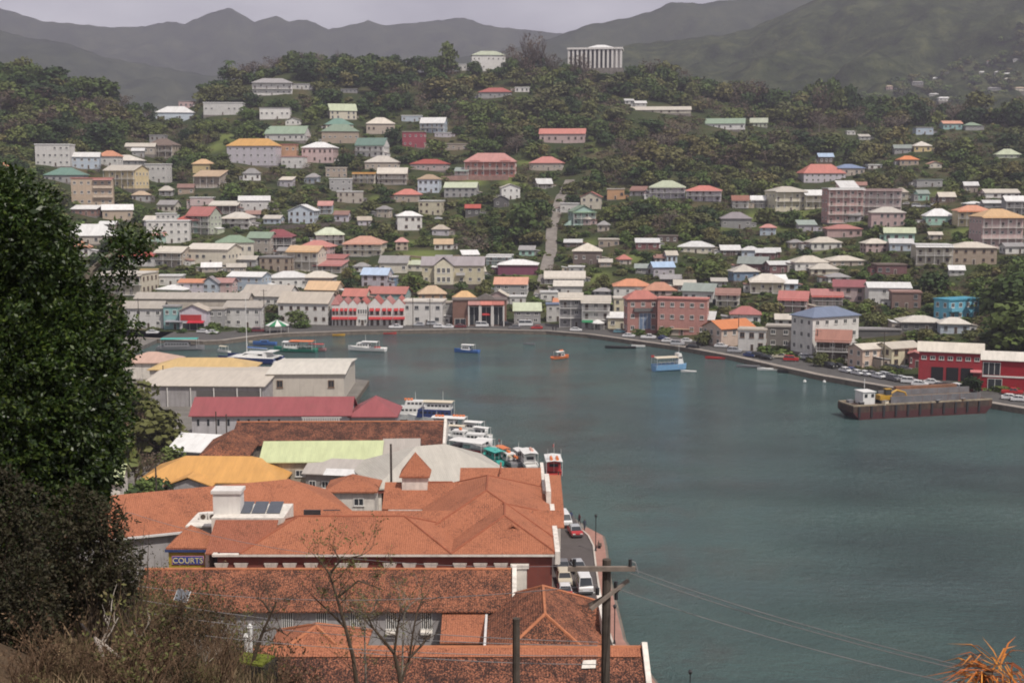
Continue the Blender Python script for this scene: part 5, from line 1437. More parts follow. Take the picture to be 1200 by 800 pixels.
# ---- grey shed with white strip
th, Lx, W, Hh = nb('warehouse', 'low grey shed with a white strip along its sheet roof', 'warehouse', 352, 442, 556, 5.4, 9, 1.6, 'g', metalroof('shed_grey_sheet', (.46, .42, .38), .15), mat('shed_wall', (.30, .27, .25), .9, .1, .2, .5, streak=.4), yaw=-9)
MB().add([(-Lx * .22, -.9, Hh - .05), (Lx * .5, -.9, Hh - .05), (Lx * .5, 1.2, Hh + .62), (-Lx * .22, 1.2, Hh + .62)], [(0, 1, 2, 3)]).build('white_roof_strip', roofmat('white'), th)
for k in range(3): inst('window', WIN, th, (-Lx * .4 + 2.2 * k, 0, Hh * .55), 0, (1.2, 1, 1.2))
# ---- I: long mouldy roof with stone wing
th, Lx, W, Hh = nb('tiled_building', 'long narrow mouldy tile roof with white end gable beside the moored boats', 'building', 268, 521, 521, 6.6, 15, 2.7, 'g', mottled, stonew, yaw=1)
gable_coping(th, Lx / 2 + .45, W, Hh, 2.7); ridge_caps(th, Lx, W, Hh, 2.7, 'g')
th = thing('tiled_building', (-49.5, 215, 1.2), R(3), 'rubble walled wing with a short mouldy hipped tile roof', 'building')
MB().box(-4, 4, 0, 15, 0, 5.4).build('wall', stonew, th); o = roof_mb(8, 15, 2.6, 'h', .4).build('roof', mottle, th); o.location = (0, 0, 5.65)
for k in range(2): barred(th, -1.8 + 3.2 * k, 0, 3.0, .8, 1.6)
# ---- J: crimson roofs
cr_ = metalroof('crimson_sheet', (.31, .085, .09), .2)
th, Lx, W, Hh = nb('warehouse', 'long crimson sheet roofed warehouse with pale wall of slit windows', 'warehouse', 221, 412, 487, 6.4, 11, 2.9, 'g', cr_, mat('pale_grey_wall', (.50, .48, .49), .85, .2, .15, .5, streak=.35), yaw=1)
for k in range(9): MB().box(-.22, .22, -.05, .05, -.65, .65).build('slit_window', glassd, th, loc=(-Lx * .46 + 2.05 * k, 0, Hh * .72))
b = MB()
for k in range(16): b.box(-3.6 + .48 * k, -3.35 + .48 * k, -.06, .06, 0, 1.6)
b.box(-3.8, 4.3, -.1, -.062, 1.5, 1.7); b.box(-3.8, 4.3, -.1, -.062, -.1, .1); b.build('white_louvre', trim, th, loc=(Lx * .32, -1.0, Hh - 1.9))
th, Lx, W, Hh = nb('warehouse', 'crimson hipped roof closing the end of the long crimson warehouse', 'warehouse', 407, 466, 488, 6.1, 11, 3.2, 'h', cr_, greywall)
# ---- K: big pale warehouse and its neighbours
kw = mat('cream_cladding', (.56, .51, .44), .8, .2, .1, .4, streak=.2)
th, Lx, W, Hh = nb('warehouse', 'big pale warehouse with blank cream wall and two dark windows at the water', 'warehouse', 311, 405, 438, 7.5, 26, 1.0, 'g', metalroof('pale_warehouse_sheet', (.66, .62, .54), .08), kw, yaw=1.)
for px in (328, 388): inst('window', WINB, th, (at_y(px, 452, th.location.y).x - th.location.x, 0, Hh * .6), 0, (1.5, 1, 1.8))
MB().box(-1.2, 1.2, -.05, .05, 0, 3).build('door', kw, th, loc=(.8, 0, .8))
th, Lx, W, Hh = nb('warehouse', 'broad low warehouse with a wide beige roof and grey open side', 'warehouse', 162, 311, 452, 6.2, 30, 1.3, 'g', metalroof('wide_beige_sheet', (.58, .52, .44), .12), greywall, yaw=-2)
for k in range(6): MB().box(-.12, .12, -.1, .1, 0, Hh - .5).build('post', trim, th, loc=(-Lx * .48 + Lx * .96 * k / 5, -.35, 0))
MB().box(-Lx * .05, Lx * .49, -.06, .05, .2, Hh - 1.2).build('shade_panel', mat('shed_shade', (.13, .12, .115), .9), th)  # dark panel standing in for shade inside the open side
th, Lx, W, Hh = nb('warehouse', 'yellow hipped sheet roof between the beige warehouse and the moored catamaran', 'warehouse', 172, 296, 433, 5.9, 12, 2.2, 'h', metalroof('yellow_sheet', (.60, .42, .19), .12), capm)
th, Lx, W, Hh = nb('warehouse', 'faded pink hipped sheet roof just left of the yellow roof', 'warehouse', 140, 204, 425, 5.6, 11, 2.2, 'h', metalroof('faded_pink_sheet', (.56, .38, .30), .1), capm)
th, Lx, W, Hh = nb('house', 'small pale green roofed house half hidden by the big near tree', 'house', 104, 143, 566, 9.5, 7, 2, 'g', pg, capm, yaw=8)
th, Lx, W, Hh = nb('warehouse', 'low cream flat roof in front of the orange yellow roof', 'warehouse', 160, 238, 572, 4.0, 5, .4, 'f', capm, capm)
# ---- street furniture of the near quay
ironm = mat('black_iron', (.03, .03, .032), .5)
def lamp(px, pyb, h, label, base=1.33):
    p = at_z(px, pyb, base); t2 = thing('street_lamp', p, 0, label, 'street lamp', 'quay street lamps')
    m = MB(); m.cyl(0, 0, 0, .5, .16, 8, r2=.1); m.cyl(0, 0, .5, h - .4, .06, 8); m.build('post', ironm, t2)
    m = MB(); m.cyl(0, 0, h - .4, h - .1, .12, 8, r2=.22); m.cyl(0, 0, h - .1, h + .1, .26, 8, r2=.05); m.build('lantern', ironm, t2)
lamp(698, 645, 5.3, 'black street lamp on the pink pavement, farther along the street')
lamp(720, 754, 4.6, 'black street lamp just right of the big utility pole')
lamp(808, 842, 5.0, 'black street lamp at the bottom edge over the water')
p = at_z(703, 641, 1.33); t2 = thing('bench', p, R(80), 'small dark bench on the pink pavement by the lamp', 'bench')
MB().box(-.7, .7, -.2, .2, .4, .46).build('seat', shut, t2); MB().box(-.7, .7, .2, .26, .5, .85).build('backrest', shut, t2)
for sx in (-.55, .55): MB().box(sx - .05, sx + .05, -.18, .2, 0, .398).build('leg', ironm, t2)
# ================================================================== BOATS
def paint(name, col, rough=.4): return mat('paint_' + name, col, rough, .45, .1, 1.2, streak=.12)
pw = paint('white', (.76, .75, .72)); pbl = paint('navy', (.025, .045, .15)); pgr = paint('sea_green', (.03, .22, .15)); plb = paint('light_blue', (.22, .42, .66))
prd = paint('red', (.46, .05, .045)); por = paint('orange', (.72, .20, .06)); pgy = paint('grey', (.22, .22, .23)); pbk = paint('black', (.03, .03, .033)); ptl = paint('teal', (.06, .42, .36))
pcr = paint('cream', (.66, .58, .44)); pye = paint('yellow', (.50, .29, .035)); pmr = paint('maroon', (.075, .024, .024)); pgun = mat('worn_gunwale', (.34, .28, .20), .8, .2, .4, .8, streak=.6); pmb = paint('mid_blue', (.06, .16, .42)); pwd = mat('boat_timber', (.2, .13, .08), .7)
def hull_mb(Ln, B, fr, sheer=.5, dr=.35, flat=False):
    """bow at +x; open top closed by a deck set a little below the gunwale"""
    m = MB(); rings = []
    for i in range(9):
        t = i / 8; x = -Ln / 2 + Ln * t
        wv = (1 - max(0, (t - .45) / .55) ** 2.2) if not flat else (1 - .35 * max(0, (t - .8) / .2) ** 2)
        hb_ = B / 2 * max(wv, .03) * (.9 + .1 * min(1, t / .2)); z = fr + sheer * max(0, t - .3) ** 1.6
        k = -dr * (1 - .6 * max(0, (t - .75) / .25))
        rings.append([(x, -hb_, z), (x - .0, -hb_ * .86, z * .2), (x - .1 * (t > .9), -hb_ * .4, k), (x - .1 * (t > .9), hb_ * .4, k), (x, hb_ * .86, z * .2), (x, hb_, z),
                      (x, hb_ * .9, z), (x, hb_ * .86, z - .28), (x, -hb_ * .86, z - .28), (x, -hb_ * .9, z)])
    return m.loft(rings)
def boat(name, px, py, Ln, B, fr, rz, label, hullm, cabin=None, canopy=None, sheer=.5, extra=None, cat='boat', group=None, flat=False):
    p = at_z(px, py, 0); th = thing(name, (p.x, p.y, .02), R(rz), label, cat, group)
    hull_mb(Ln, B, fr, sheer, flat=flat).build('hull', hullm, th)
    if cabin:
        for (x0, x1, wf, z0, z1, m) in cabin:
            c = MB(); w2 = B / 2 * wf; a = .12 * (z1 - z0)
            c.loft([[(x0, -w2, z0), (x1, -w2, z0), (x1, w2, z0), (x0, w2, z0)], [(x0 + a * .4, -w2 * .94, z1), (x1 - a * 2, -w2 * .94, z1), (x1 - a * 2, w2 * .94, z1), (x0 + a * .4, w2 * .94, z1)]])
            cb = c.build('cabin', m, th)
            nw = max(2, int((x1 - x0) / 1.0))
            for sy in (-1, 1):
                for k in range(nw):
                    xx = x0 + .3 + (x1 - x0 - .9) * (k + .5) / nw
                    MB().box(-.3, .3, -.03, .03, -.22, .22).build('window', glassd, cb, loc=(xx, sy * (w2 * .965 + .01), z0 + (z1 - z0) * .62))
            MB().box(-.02, .02, -w2 * .7, w2 * .7, -.2, .2).build('windscreen', glassd, cb, loc=(x1 - a * 1.25 + .02, 0, z0 + (z1 - z0) * .62))
            MB().box(-.02, .02, -w2 * .6, w2 * .6, -.3, .25).build('window', glassd, cb, loc=(x0 + .02, 0, z0 + (z1 - z0) * .6))
    if canopy:
        for (x0, x1, wf, z, m) in canopy:
            w2 = B / 2 * wf; c = MB()
            c.loft([[(x0, -w2, z), (x0, 0, z + .18), (x0, w2, z), (x0, w2, z - .07), (x0, 0, z + .1), (x0, -w2, z - .07)], [(x1, -w2, z), (x1, 0, z + .18), (x1, w2, z), (x1, w2, z - .07), (x1, 0, z + .1), (x1, -w2, z - .07)]])
            c.build('canopy', m, th)
            for xx in (x0 + .15, x1 - .15):
                for sy in (-1, 1): MB().cyl(0, 0, fr * .6, z - .05, .04, 6).build('post', pw, th, loc=(xx, sy * (w2 - .08), 0))
    for e in (extra or []): e(th)
    return th
def mast(x, h, z0=1., y=0, r=.05): return lambda th: MB().cyl(x, y, z0, z0 + h, r, 6, r2=r * .6).build('mast', pw, th)
def flag(x, z, m): return lambda th: (MB().cyl(x, 0, 1, z, .03, 5).build('flagstaff', pw, th), MB().add([(x, 0, z), (x - .9, .25, z - .05), (x - .9, .25, z - .65), (x, 0, z - .6), (x, .02, z), (x - .9, .27, z - .05), (x - .9, .27, z - .65), (x, .02, z - .6)], [(0, 1, 2, 3), (7, 6, 5, 4), (0, 4, 5, 1), (2, 6, 7, 3)]).build('flag', m, th))
def rail(x0, x1, B, z):
    def f(th):
        m = MB()
        for sy in (-1, 1):
            m.tube([(x0, sy * B / 2, z), (x1, sy * B / 2, z)], .03, 5)
            for k in range(6): m.cyl(x0 + (x1 - x0) * k / 5, sy * B / 2, z - .8, z, .025, 5)
        m.build('handrail', pw, th)
    return f
def life_rafts(x, y, z, n=3, m=None):
    def f(th):
        for k in range(n): MB().tube([(x + .7 * k, y, z), (x + .7 * k + .5, y, z)], [.28, .28], 8).build('life_raft', m or por, th)
    return f
# catamaran
p = at_z(294, 424, 0); th = thing('catamaran', (p.x, p.y, .02), R(166), 'large navy hulled sailing catamaran with white deckhouse and tall mast', 'catamaran')
for sy in (-1, 1):
    o = hull_mb(18, 2.0, 1.7, .7).build('hull', pbl, th, loc=(0, sy * 3.1, 0))
    st_ = MB()
    for k in range(4): st_.box(-9.9 + .5 * k, -8.6, sy * 3.1 - .8, sy * 3.1 + .8, .3 + .36 * k, .62 + .36 * k)
    st_.build('stern_step', pw, th)
MB().box(-8.2, 5.6, -3.9, 3.9, 1.5, 1.85).build('deck', pw, th)
c = MB(); c.loft([[(-6, -2.9, 1.855), (3, -2.6, 1.855), (3, 2.6, 1.855), (-6, 2.9, 1.855)], [(-6, -2.7, 3.1), (1.0, -2.1, 3.1), (1.0, 2.1, 3.1), (-6, 2.7, 3.1)]]); c.build('deckhouse', pw, th)
for sy in (-1, 1): MB().add([(-5, sy * 2.86, 2.35), (1.6, sy * 2.47, 2.35), (.8, sy * 2.3, 2.85), (-5, sy * 2.78, 2.85)], [(0, 1, 2, 3)]).build('window', glassd, th)
MB().box(-8.2, -5.2, -2.6, 2.6, 3.4, 3.52).build('bimini', pw, th)
MB().cyl(1.2, 0, 1.9, 19, .13, 8, r2=.08).build('mast', pw, th)
MB().tube([(1.2, 0, 4.2), (-5.5, 0, 4.0)], .1, 6).build('boom', pw, th); MB().tube([(1.0, 0, 4.4), (-5.2, 0, 4.22)], [.22, .14], 8).build('furled_sail', pmb, th)
MB().tube([(1.2, 0, 17.5), (8.4, 0, 2.0)], .02, 4).build('forestay', pgy, th)
boat('tour_boat', 346, 412, 14, 4.2, 1.1, 172, 'green hulled tour boat with white cabin and orange red canopy', pgr, [(-1, 3.5, .7, 1, 3.0, pw)], [(-6.2, 1.5, .95, 3.5, por), (-1.5, 3.8, .85, 3.2, pw)], 1.0, [rail(-6, 3, 3.9, 2)])
boat('tour_boat', 369, 411, 7, 2.6, .8, 176, 'dull pink boat lying at the stern of the green hulled one', paint('dull_pink', (.35, .18, .18)), None, [(-3, 2, .8, 2.2, prd)])
boat('cabin_boat', 430, 411, 12.5, 3.8, 1.1, 168, 'white cabin boat with red stern deck out from the red gables', pw, [(-1.0, 3.4, .66, .95, 2.6, pw)], [(-3.8, 1.4, .8, 3.0, pw)], .9, [life_rafts(-4.6, .5, 1.3, 3, prd), mast(.4, 2.6, 2.6)])
boat('cabin_boat', 547, 413, 8.2, 2.8, .9, 164, 'small deep blue cabin boat with white roof, alone mid harbour', pmb, [(-1.2, 1.8, .7, .8, 2.1, pw)], [(-2.6, 1.6, .8, 2.5, pw)], .7)
boat('speedboat', 657, 420, 6.4, 2.4, .75, 38, 'orange and white speedboat with small white canopy', por, [(-.3, 1.2, .6, .7, 1.5, pw)], [(-2.2, .8, .8, 2.2, pw)], .6, [life_rafts(-.4, 0, 2.45, 2)])
boat('house_boat', 784, 434, 9.6, 4.0, 1.9, 18, 'boxy light blue boat with cream canopy and white wheelhouse', plb, [(2.2, 4.0, .66, 1.8, 4.9, pw)], [(-4.7, 2.2, 1.0, 3.9, pcr)], .4, [mast(3, 2.6, 4.9), flag(-4.6, 4.6, prd), rail(-4.6, 2, 3.9, 2.7)], flat=True)
boat('dinghy', 807, 436, 4.4, 1.4, .4, 172, 'flat white dinghy tied beside the boxy light blue boat', pw)
boat('ferry', 212, 410, 15, 4.2, 1.3, 4, 'moored ferry under a bright teal awning at the west jetty', pgy, [(-5, 3, .8, 1.2, 2.6, pgy)], [(-6, 5.5, 1.0, 3.7, ptl)], .6)
boat('dinghy', 262, 413, 5, 1.7, .6, 150, 'little white boat with raised awning left of the catamaran', pw, None, [(-1.6, 1.4, .8, 2.0, pcr)])
boat('dinghy', 300, 402, 5, 1.7, .5, 178, 'small tan rowing boat under the west quay wall', pcr)
boat('sloop', 310, 404, 8, 2.4, .9, 172, 'blue covered sailing boat behind the catamaran', pmb, [(-1.5, 1.5, .6, .8, 1.5, pmb)], None, .5)
# moored along the near quay, farthest first
boat('launch', 481, 492, 9.8, 3.2, 1.4, 176, 'white double decked launch with dark windows, first of the moored row', pw, [(-3.8, 2.6, .86, 1.4, 3.2, pw), (-3.2, 1.2, .74, 3.21, 4.5, pw)], None, .9, [life_rafts(-.6, 0, 4.75), mast(-1.2, 2, 4.5), flag(-5.2, 4.6, prd)], group='launches moored along the near quay')
boat('launch', 504, 495, 10.4, 3.3, 1.4, 170, 'white launch with blue stripe and long upper deck in the moored row', pw, [(-5, 2.8, .9, 1.4, 3.2, pbl), (-5, 1.0, .8, 3.21, 4.6, pw)], [(-5.4, 1.4, .96, 4.9, pcr)], .9, [mast(-3, 2.6, 4.6)], group='launches moored along the near quay')
boat('launch', 522, 506, 10.5, 3.4, 1.3, 168, 'white launch carrying a heap of orange life rafts', pw, [(-2.5, 2.2, .8, 1.2, 2.8, pw)], [(-4.6, 2.8, .95, 3.3, pw)], .8, [life_rafts(-4.2, -.4, 3.55, 4), life_rafts(.2, .4, 3.55, 3)], group='launches moored along the near quay')
boat('launch', 551, 507, 7.5, 2.6, 1.0, 160, 'small white launch with rounded awning, outermost of the moored row', pw, [(-1.2, 1.8, .7, .9, 2.1, pw)], [(-3, 1.6, .9, 2.5, pw)], .7, None, group='launches moored along the near quay')
boat('launch', 539, 517, 7.5, 2.8, 1.0, 158, 'white launch with a single orange raft on its roof', pw, [(-1.4, 1.8, .78, .9, 2.4, pw)], None, .7, [life_rafts(-.4, 0, 2.65, 1)], group='launches moored along the near quay')
boat('launch', 555, 521, 7.5, 2.6, 1.0, 164, 'white launch with cabin of three dark windows behind the red hulled one', pw, [(-2.4, 1.8, .8, .9, 2.4, pw)], None, .7, None, group='launches moored along the near quay')
boat('launch', 547, 536, 10, 3.6, 1.2, 150, 'red hulled launch shaded by a broad white flat canopy', prd, [(1.5, 3.2, .6, 1.1, 2.6, pgy)], [(-4.6, 3.0, 1.1, 3.5, pw)], .8, [mast(3, 3.5, 1.5)], group='launches moored along the near quay')
boat('launch', 577, 541, 7.5, 2.8, 1.0, 120, 'teal tarpaulined boat past the red hulled launch', ptl, [(-1.6, 1.2, .7, .9, 2.2, ptl)], [(-3.2, 1.5, .9, 2.5, ptl)], .7, [flag(-2.5, 5, prd)], group='launches moored along the near quay')
boat('launch', 597, 543, 7.5, 2.8, 1.0, 112, 'boat heaped with orange and white gear, next to the teal one', pgy, [(-1.0, 1.2, .7, .9, 2.1, pw)], None, .7, [life_rafts(-2.4, -.6, 1.6, 3), life_rafts(-2.2, .5, 1.7, 3, pcr), life_rafts(0, 0, 2.3, 2)], group='launches moored along the near quay')
boat('launch', 619, 546, 8, 2.8, 1.1, 100, 'pale launch with pinkish rafts on a white roof', pw, [(-2, 1.8, .8, 1, 2.6, pw)], [(-3, 2.2, 1.0, 3.0, pw)], .7, [life_rafts(-1.4, -.5, 3.3, 3, paint('pale_coral', (.7, .4, .32)))], group='launches moored along the near quay')
boat('launch', 648, 556, 8, 2.9, 1.1, 92, 'dark red launch with orange rafts on its white roof, nearest of the moored row', prd, [(-2, 2.2, .9, 1.05, 3.0, prd)], [(-3.9, 2.6, 1.05, 3.3, pw)], .8, [life_rafts(-3.4, -.6, 3.65, 3), life_rafts(-3.4, .5, 3.65, 3), mast(-3.6, 2.6, 3, 1.2, .03), mast(-3.6, 2.6, 3, -1.2, .03), flag(-2.6, 6.4, prd)], group='launches moored along the near quay')
for px, py, Ln, rz, top, lb in ((513, 500.5, 6.5, 172, pw, 'small white launch squeezed behind the raft laden one'), (533, 511, 6, 165, pcr, 'small launch with cream top between two white ones'), (562, 513, 5.5, 150, pw, 'smallest white launch at the outer side of the row'), (566, 527, 6, 150, pw, 'white launch just behind the red hulled one, outer side'), (588, 537, 5.5, 115, por, 'small launch under an orange top between teal and grey boats'), (608, 540, 6, 105, pw, 'small white topped launch before the pale one')):
    boat('launch', px, py, Ln, Ln * .34, .9, rz, lb, pw, [(-1.0, 1.3, .72, .8, 2.0, pw)], [(-2.4, 1.2, .9, 2.35, top)], .6, [mast(.2, 1.6, 2.0)], group='launches moored along the near quay')
# small craft by the far quay
for (px, py, Ln, rz, m, lb) in [(436, 391.5, 4, 3, prd, 'small red kayak below the red gables, left of a second one'), (457, 391.5, 4.6, 2, prd, 'small red rowing boat below the red gables, right of the kayak'),
        (397, 393.5, 4.4, 4, pye, 'little yellow rowing boat below the row of red gables'), (748, 406.5, 4.5, 176, pw, 'low white skiff below the salmon hotel'), (727, 408, 10, 178, pbk, 'long low dark hull off the salmon hotel'),
        (838, 420.5, 6, 172, prd, 'red and white open boat under the quay wall'), (880, 430.5, 8.5, 172, pgy, 'grey open fishing boat close to the quay wall'), (902, 434, 7, 170, pw, 'white open fishing boat between two dark ones'),
        (934, 437, 11, 172, pbk, 'dark open boat with cream cover, longest of the small craft'), (957, 440, 4, 168, pw, 'short white skiff at the end of the dark open boat'), (978, 445.5, 8.5, 170, pbk, 'black open boat under the car park wall'), (620, 404, 4, 170, pgy, 'grey rowing boat near the middle of the far quay')]:
    boat('rowing_boat', px, py, Ln, Ln * .26, .55, rz, lb, m, extra=[lambda th, Ln=Ln: [MB().box(-.14, .14, -Ln * .1, Ln * .1, .36, .42).build('thwart', pwd, th, loc=(Ln * t_, 0, 0)) for t_ in (-.2, .08)]], group='small craft along the far quay', cat='rowing boat')
for px, py, lb in ((966, 447.5, 'white mooring buoy off the black open boat'), (943, 447, 'cream mooring buoy off the dark open boat')):
    p = at_z(px, py, .1); th = thing('buoy', p, 0, lb, 'buoy'); m = MB(); m.tube([(0, 0, -.3), (0, 0, 0), (0, 0, .35), (0, 0, .5)], [.25, .45, .35, .08], 10); m.build('float', pw, th); MB().cyl(0, 0, .5, .8, .05, 6).build('ring', pgy, th)
# barge
th = thing('barge', (84 + 16.5 - 7, 285 + 4.4 + 3.2, 0), R(15), 'long rust maroon cargo barge with a white cabin and yellow digger on deck', 'barge')
m = MB(); Lb, Wb, fb = 36, 7.0, 3.1
m.loft([[(-Lb / 2 + 2.2, -Wb / 2, -.6), (Lb / 2 - 2.2, -Wb / 2, -.6), (Lb / 2 - 2.2, Wb / 2, -.6), (-Lb / 2 + 2.2, Wb / 2, -.6)], [(-Lb / 2, -Wb / 2, fb * .55), (Lb / 2, -Wb / 2, fb * .55), (Lb / 2, Wb / 2, fb * .55), (-Lb / 2, Wb / 2, fb * .55)]])
m.build('hull', pmr, th)
MB().box(-Lb / 2, Lb / 2, -Wb / 2, Wb / 2, fb * .55 + .002, fb).build('upper_hull', mat('rusted_black_steel', (.07, .05, .04), .8, .3, .5, .8, streak=.6, dirt=(.2, .09, .05)), th)
for sy in (-1, 1): MB().box(-Lb / 2, Lb / 2, sy * (Wb / 2 - .2) - .2, sy * (Wb / 2 - .2) + .2, fb + .002, fb + .32).build('gunwale', pgun, th)
MB().box(-Lb / 2, -Lb / 2 + .4, -Wb / 2 + .41, Wb / 2 - .41, fb + .002, fb + .3).build('gunwale', pgun, th)
for k in range(11):
    MB().box(-.25, .25, -Wb / 2 - .22, -Wb / 2 - .003, .5, fb).build('fender', pbk, th, loc=(-Lb / 2 + 1.5 + 3.1 * k, 0, 0))
c = MB(); c.box(-1.5, 1.5, -2.2, 1.4, 0, 2.8); cb = c.build('cabin', pw, th, loc=(-Lb / 2 + 5, .6, fb + .003))
MB().box(-1.7, 1.7, -2.4, 1.6, 2.802, 2.95).build('roof', pw, cb)
for k in (-.8, .9): MB().box(-.35, .35, -.05, .02, -.4, .4).build('window', glassd, cb, loc=(k, -2.21, 2.0))
MB().cyl(0, 0, 3.4, 5.6, .06, 6).build('mast', pw, cb)
MB().box(-9, 15, 1.2, 1.7, fb + .01, fb + 2.5).build('hopper_wall', mat('hopper_steel', (.17, .17, .18), .8, .3, .3, .6, streak=.7, dirt=(.16, .08, .05)), th)
MB().box(-8, 15.5, -2.6, -2.3, fb + .01, fb + 1.7).build('hopper_wall', mat('hopper_steel', (.24, .25, .28)), th)
MB().box(-7.5, 15, -2.25, 1.15, fb + .01, fb + 1.2).build('cargo', mat('gravel_cargo', (.22, .16, .11), .95, .1, .4, 2.), th)
MB().box(-4, 12, 1.75, 3.0, fb + .01, fb + 3.1).build('brown_container', mat('rust_container', (.24, .12, .07), .8, .2, .3, .6, streak=.5), th)
for k, (x, y, sx, sy, sz, m_, lb) in enumerate(((-15.5, -2.6, .5, .4, .8, pbk, 'black winch at the bow of the barge'), (-16, 1.6, .7, .5, .6, pgy, 'grey deck box near the bow of the barge'), (-9.6, -2.9, .6, .5, .9, pcr, 'cream drum box between the barge cabin and the digger'), (4, -3.1, .9, .3, .5, pbk, 'dark crate on the barge side deck, amidships'), (10.5, -3.1, .7, .3, .6, pwd, 'timber crate on the barge side deck, farther aft'))):
    q = Matrix.Rotation(R(15), 4, 'Z') @ Vector((x, y, 0)); t3 = thing('deck_crate', (th.location.x + q.x, th.location.y + q.y, fb + .004), R(15 + 9 * k), lb, 'crate')
    MB().box(-sx, sx, -sy, sy, 0, sz).build('body', m_, t3); MB().box(-sx - .04, sx + .04, -sy - .04, sy + .04, sz + .001, sz + .08).build('lid', pgy, t3)
t2 = thing('digger', (th.location.x - 8.0, th.location.y - 2.6, fb + 1.0), R(15), 'yellow digger standing on the cargo barge beside its white cabin', 'digger')
MB().box(-1.6, 1.6, -1.2, -.7, -.95, -.2).build('track', pbk, t2); MB().box(-1.6, 1.6, .7, 1.2, -.95, -.2).build('track', pbk, t2)
MB().box(-1.7, 1.3, -1.1, 1.1, -.19, .9).build('body', pye, t2); MB().box(-.2, 1.2, -1.0, 0, .902, 2.2).build('cab', mat('cab_glass', (.05, .05, .05), .3, .5), t2)
MB().box(-.3, 1.3, -1.1, .1, 2.202, 2.35).build('cab_roof', pye, t2)
MB().tube([(1.2, .5, .6), (3.4, .5, 1.7), (5.6, .5, 1.1)], [.25, .3, .2], 6).build('boom', pye, t2); MB().tube([(5.6, .5, 1.15), (6.3, .5, -.2)], [.2, .16], 6).build('stick', pye, t2)
MB().box(6.2, 7.0, .0, 1.0, -.8, -.1).build('bucket', pye, t2)

# ================================================================== VEHICLES
CARC = dict(white=(.72, .72, .72), silver=(.42, .43, .45), grey=(.17, .17, .18), black=(.02, .02, .022), red=(.42, .03, .03), maroon=(.16, .03, .035), blue=(.03, .06, .2), cream=(.6, .54, .42), teal=(.12, .25, .3))
def carmat(c): return mat('car_paint_' + c, CARC[c], .3, .5, .05, 1.)
tyre = mat('tyre', (.02, .02, .02), .9); rimm = mat('wheel_rim', (.35, .35, .36), .35, .5, metal=.6); lampm = mat('headlight_glass', (.65, .65, .6), .2, .6); tailm = mat('tail_light', (.35, .02, .02), .3)
carglass = mat('car_glass', (.03, .035, .04), .08, .7)
# side outlines, front at -y, in metres: (lower body, glasshouse)
SHAPES = dict(
    car=(4.2, 1.68, [(-2.1, .3), (-2.1, .72), (-1.2, .9), (1.75, .95), (2.1, .85), (2.1, .3)], [(-1.15, .89), (-.45, 1.42), (1.0, 1.45), (1.7, .94)]),
    suv=(4.4, 1.8, [(-2.2, .35), (-2.2, .95), (-1.2, 1.08), (2.15, 1.1), (2.2, .35)], [(-1.15, 1.07), (-.65, 1.7), (1.85, 1.72), (2.1, 1.09)]),
    van=(4.7, 1.75, [(-2.35, .32), (-2.35, .95), (-1.9, 1.12), (2.3, 1.14), (2.35, .32)], [(-1.88, 1.11), (-1.25, 1.95), (2.2, 2.0), (2.32, 1.13)]),
    minibus=(5.2, 1.85, [(-2.6, .32), (-2.6, 1.0), (-2.45, 1.2), (2.55, 1.22), (2.6, .32)], [(-2.43, 1.19), (-1.9, 2.2), (2.45, 2.25), (2.57, 1.21)]),
    pickup=(5.0, 1.8, [(-2.5, .4), (-2.5, .95), (-1.4, 1.08), (2.5, 1.02), (2.5, .4)], [(-1.35, 1.07), (-.8, 1.72), (.4, 1.74), (.75, 1.04)]))
CARMESH = {}
def car_meshes(k):
    if k in CARMESH: return CARMESH[k]
    Ln, B, low, up = SHAPES[k]; d = {}
    m = MB(); w2 = B / 2
    m.loft([[(-w2, y, z) for y, z in low], [(w2, y, z) for y, z in low]]); d['body'] = m.mesh('car_body', carmat('white'))
    m = MB(); wi = w2 - .06; wt = w2 - .2
    (a, za), (b, zb), (c, zc_), (e, ze) = up
    m.loft([[(-wi, a, za), (-wt, b, zb - .06), (-wt, c, zc_ - .06), (-wi, e, ze)], [(wi, a, za), (wt, b, zb - .06), (wt, c, zc_ - .06), (wi, e, ze)]]); d['windows'] = m.mesh('car_glasshouse', carglass)
    m = MB(); m.loft([[(-wt - .02, b - .02, zb - .06), (-wt + .1, b + .12, zb), (-wt + .1, c - .1, zc_), (-wt - .02, c + .02, zc_ - .06)], [(wt + .02, b - .02, zb - .06), (wt - .1, b + .12, zb), (wt - .1, c - .1, zc_), (wt + .02, c + .02, zc_ - .06)]])
    for sx in (-1, 1):
        for yy0, zz0, yy1, zz1 in ((a, za, b, zb - .06), (e, ze, c, zc_ - .06), ((a + e) / 2 + .1, (za + ze) / 2, (b + c) / 2 + .1, (zb + zc_) / 2 - .06)):
            m.tube([(sx * (wi + .005), yy0, zz0), (sx * (wt + .015), yy1, zz1)], .04, 4)
    d['roof'] = m.mesh('car_roof', carmat('white'))
    m = MB(); m.tube([(-.1, 0, 0), (.1, 0, 0)], .31, 14); d['tyre'] = m.mesh('tyre', tyre)
    m = MB(); m.tube([(-.115, 0, 0), (.115, 0, 0)], .18, 10); d['rim'] = m.mesh('rim', rimm)
    m = MB(); m.box(-.2, .2, -.03, .03, -.08, .08); d['headlight'] = m.mesh('headlight', lampm)
    m = MB(); m.box(-.14, .14, -.03, .03, -.12, .12); d['tail_light'] = m.mesh('tail_light', tailm)
    m = MB(); m.box(-w2 + .05, w2 - .05, -.08, .06, -.14, .12); d['bumper'] = m.mesh('bumper', mat('bumper_plastic', (.06, .06, .06), .6))
    CARMESH[k] = d; return d
CARS = []
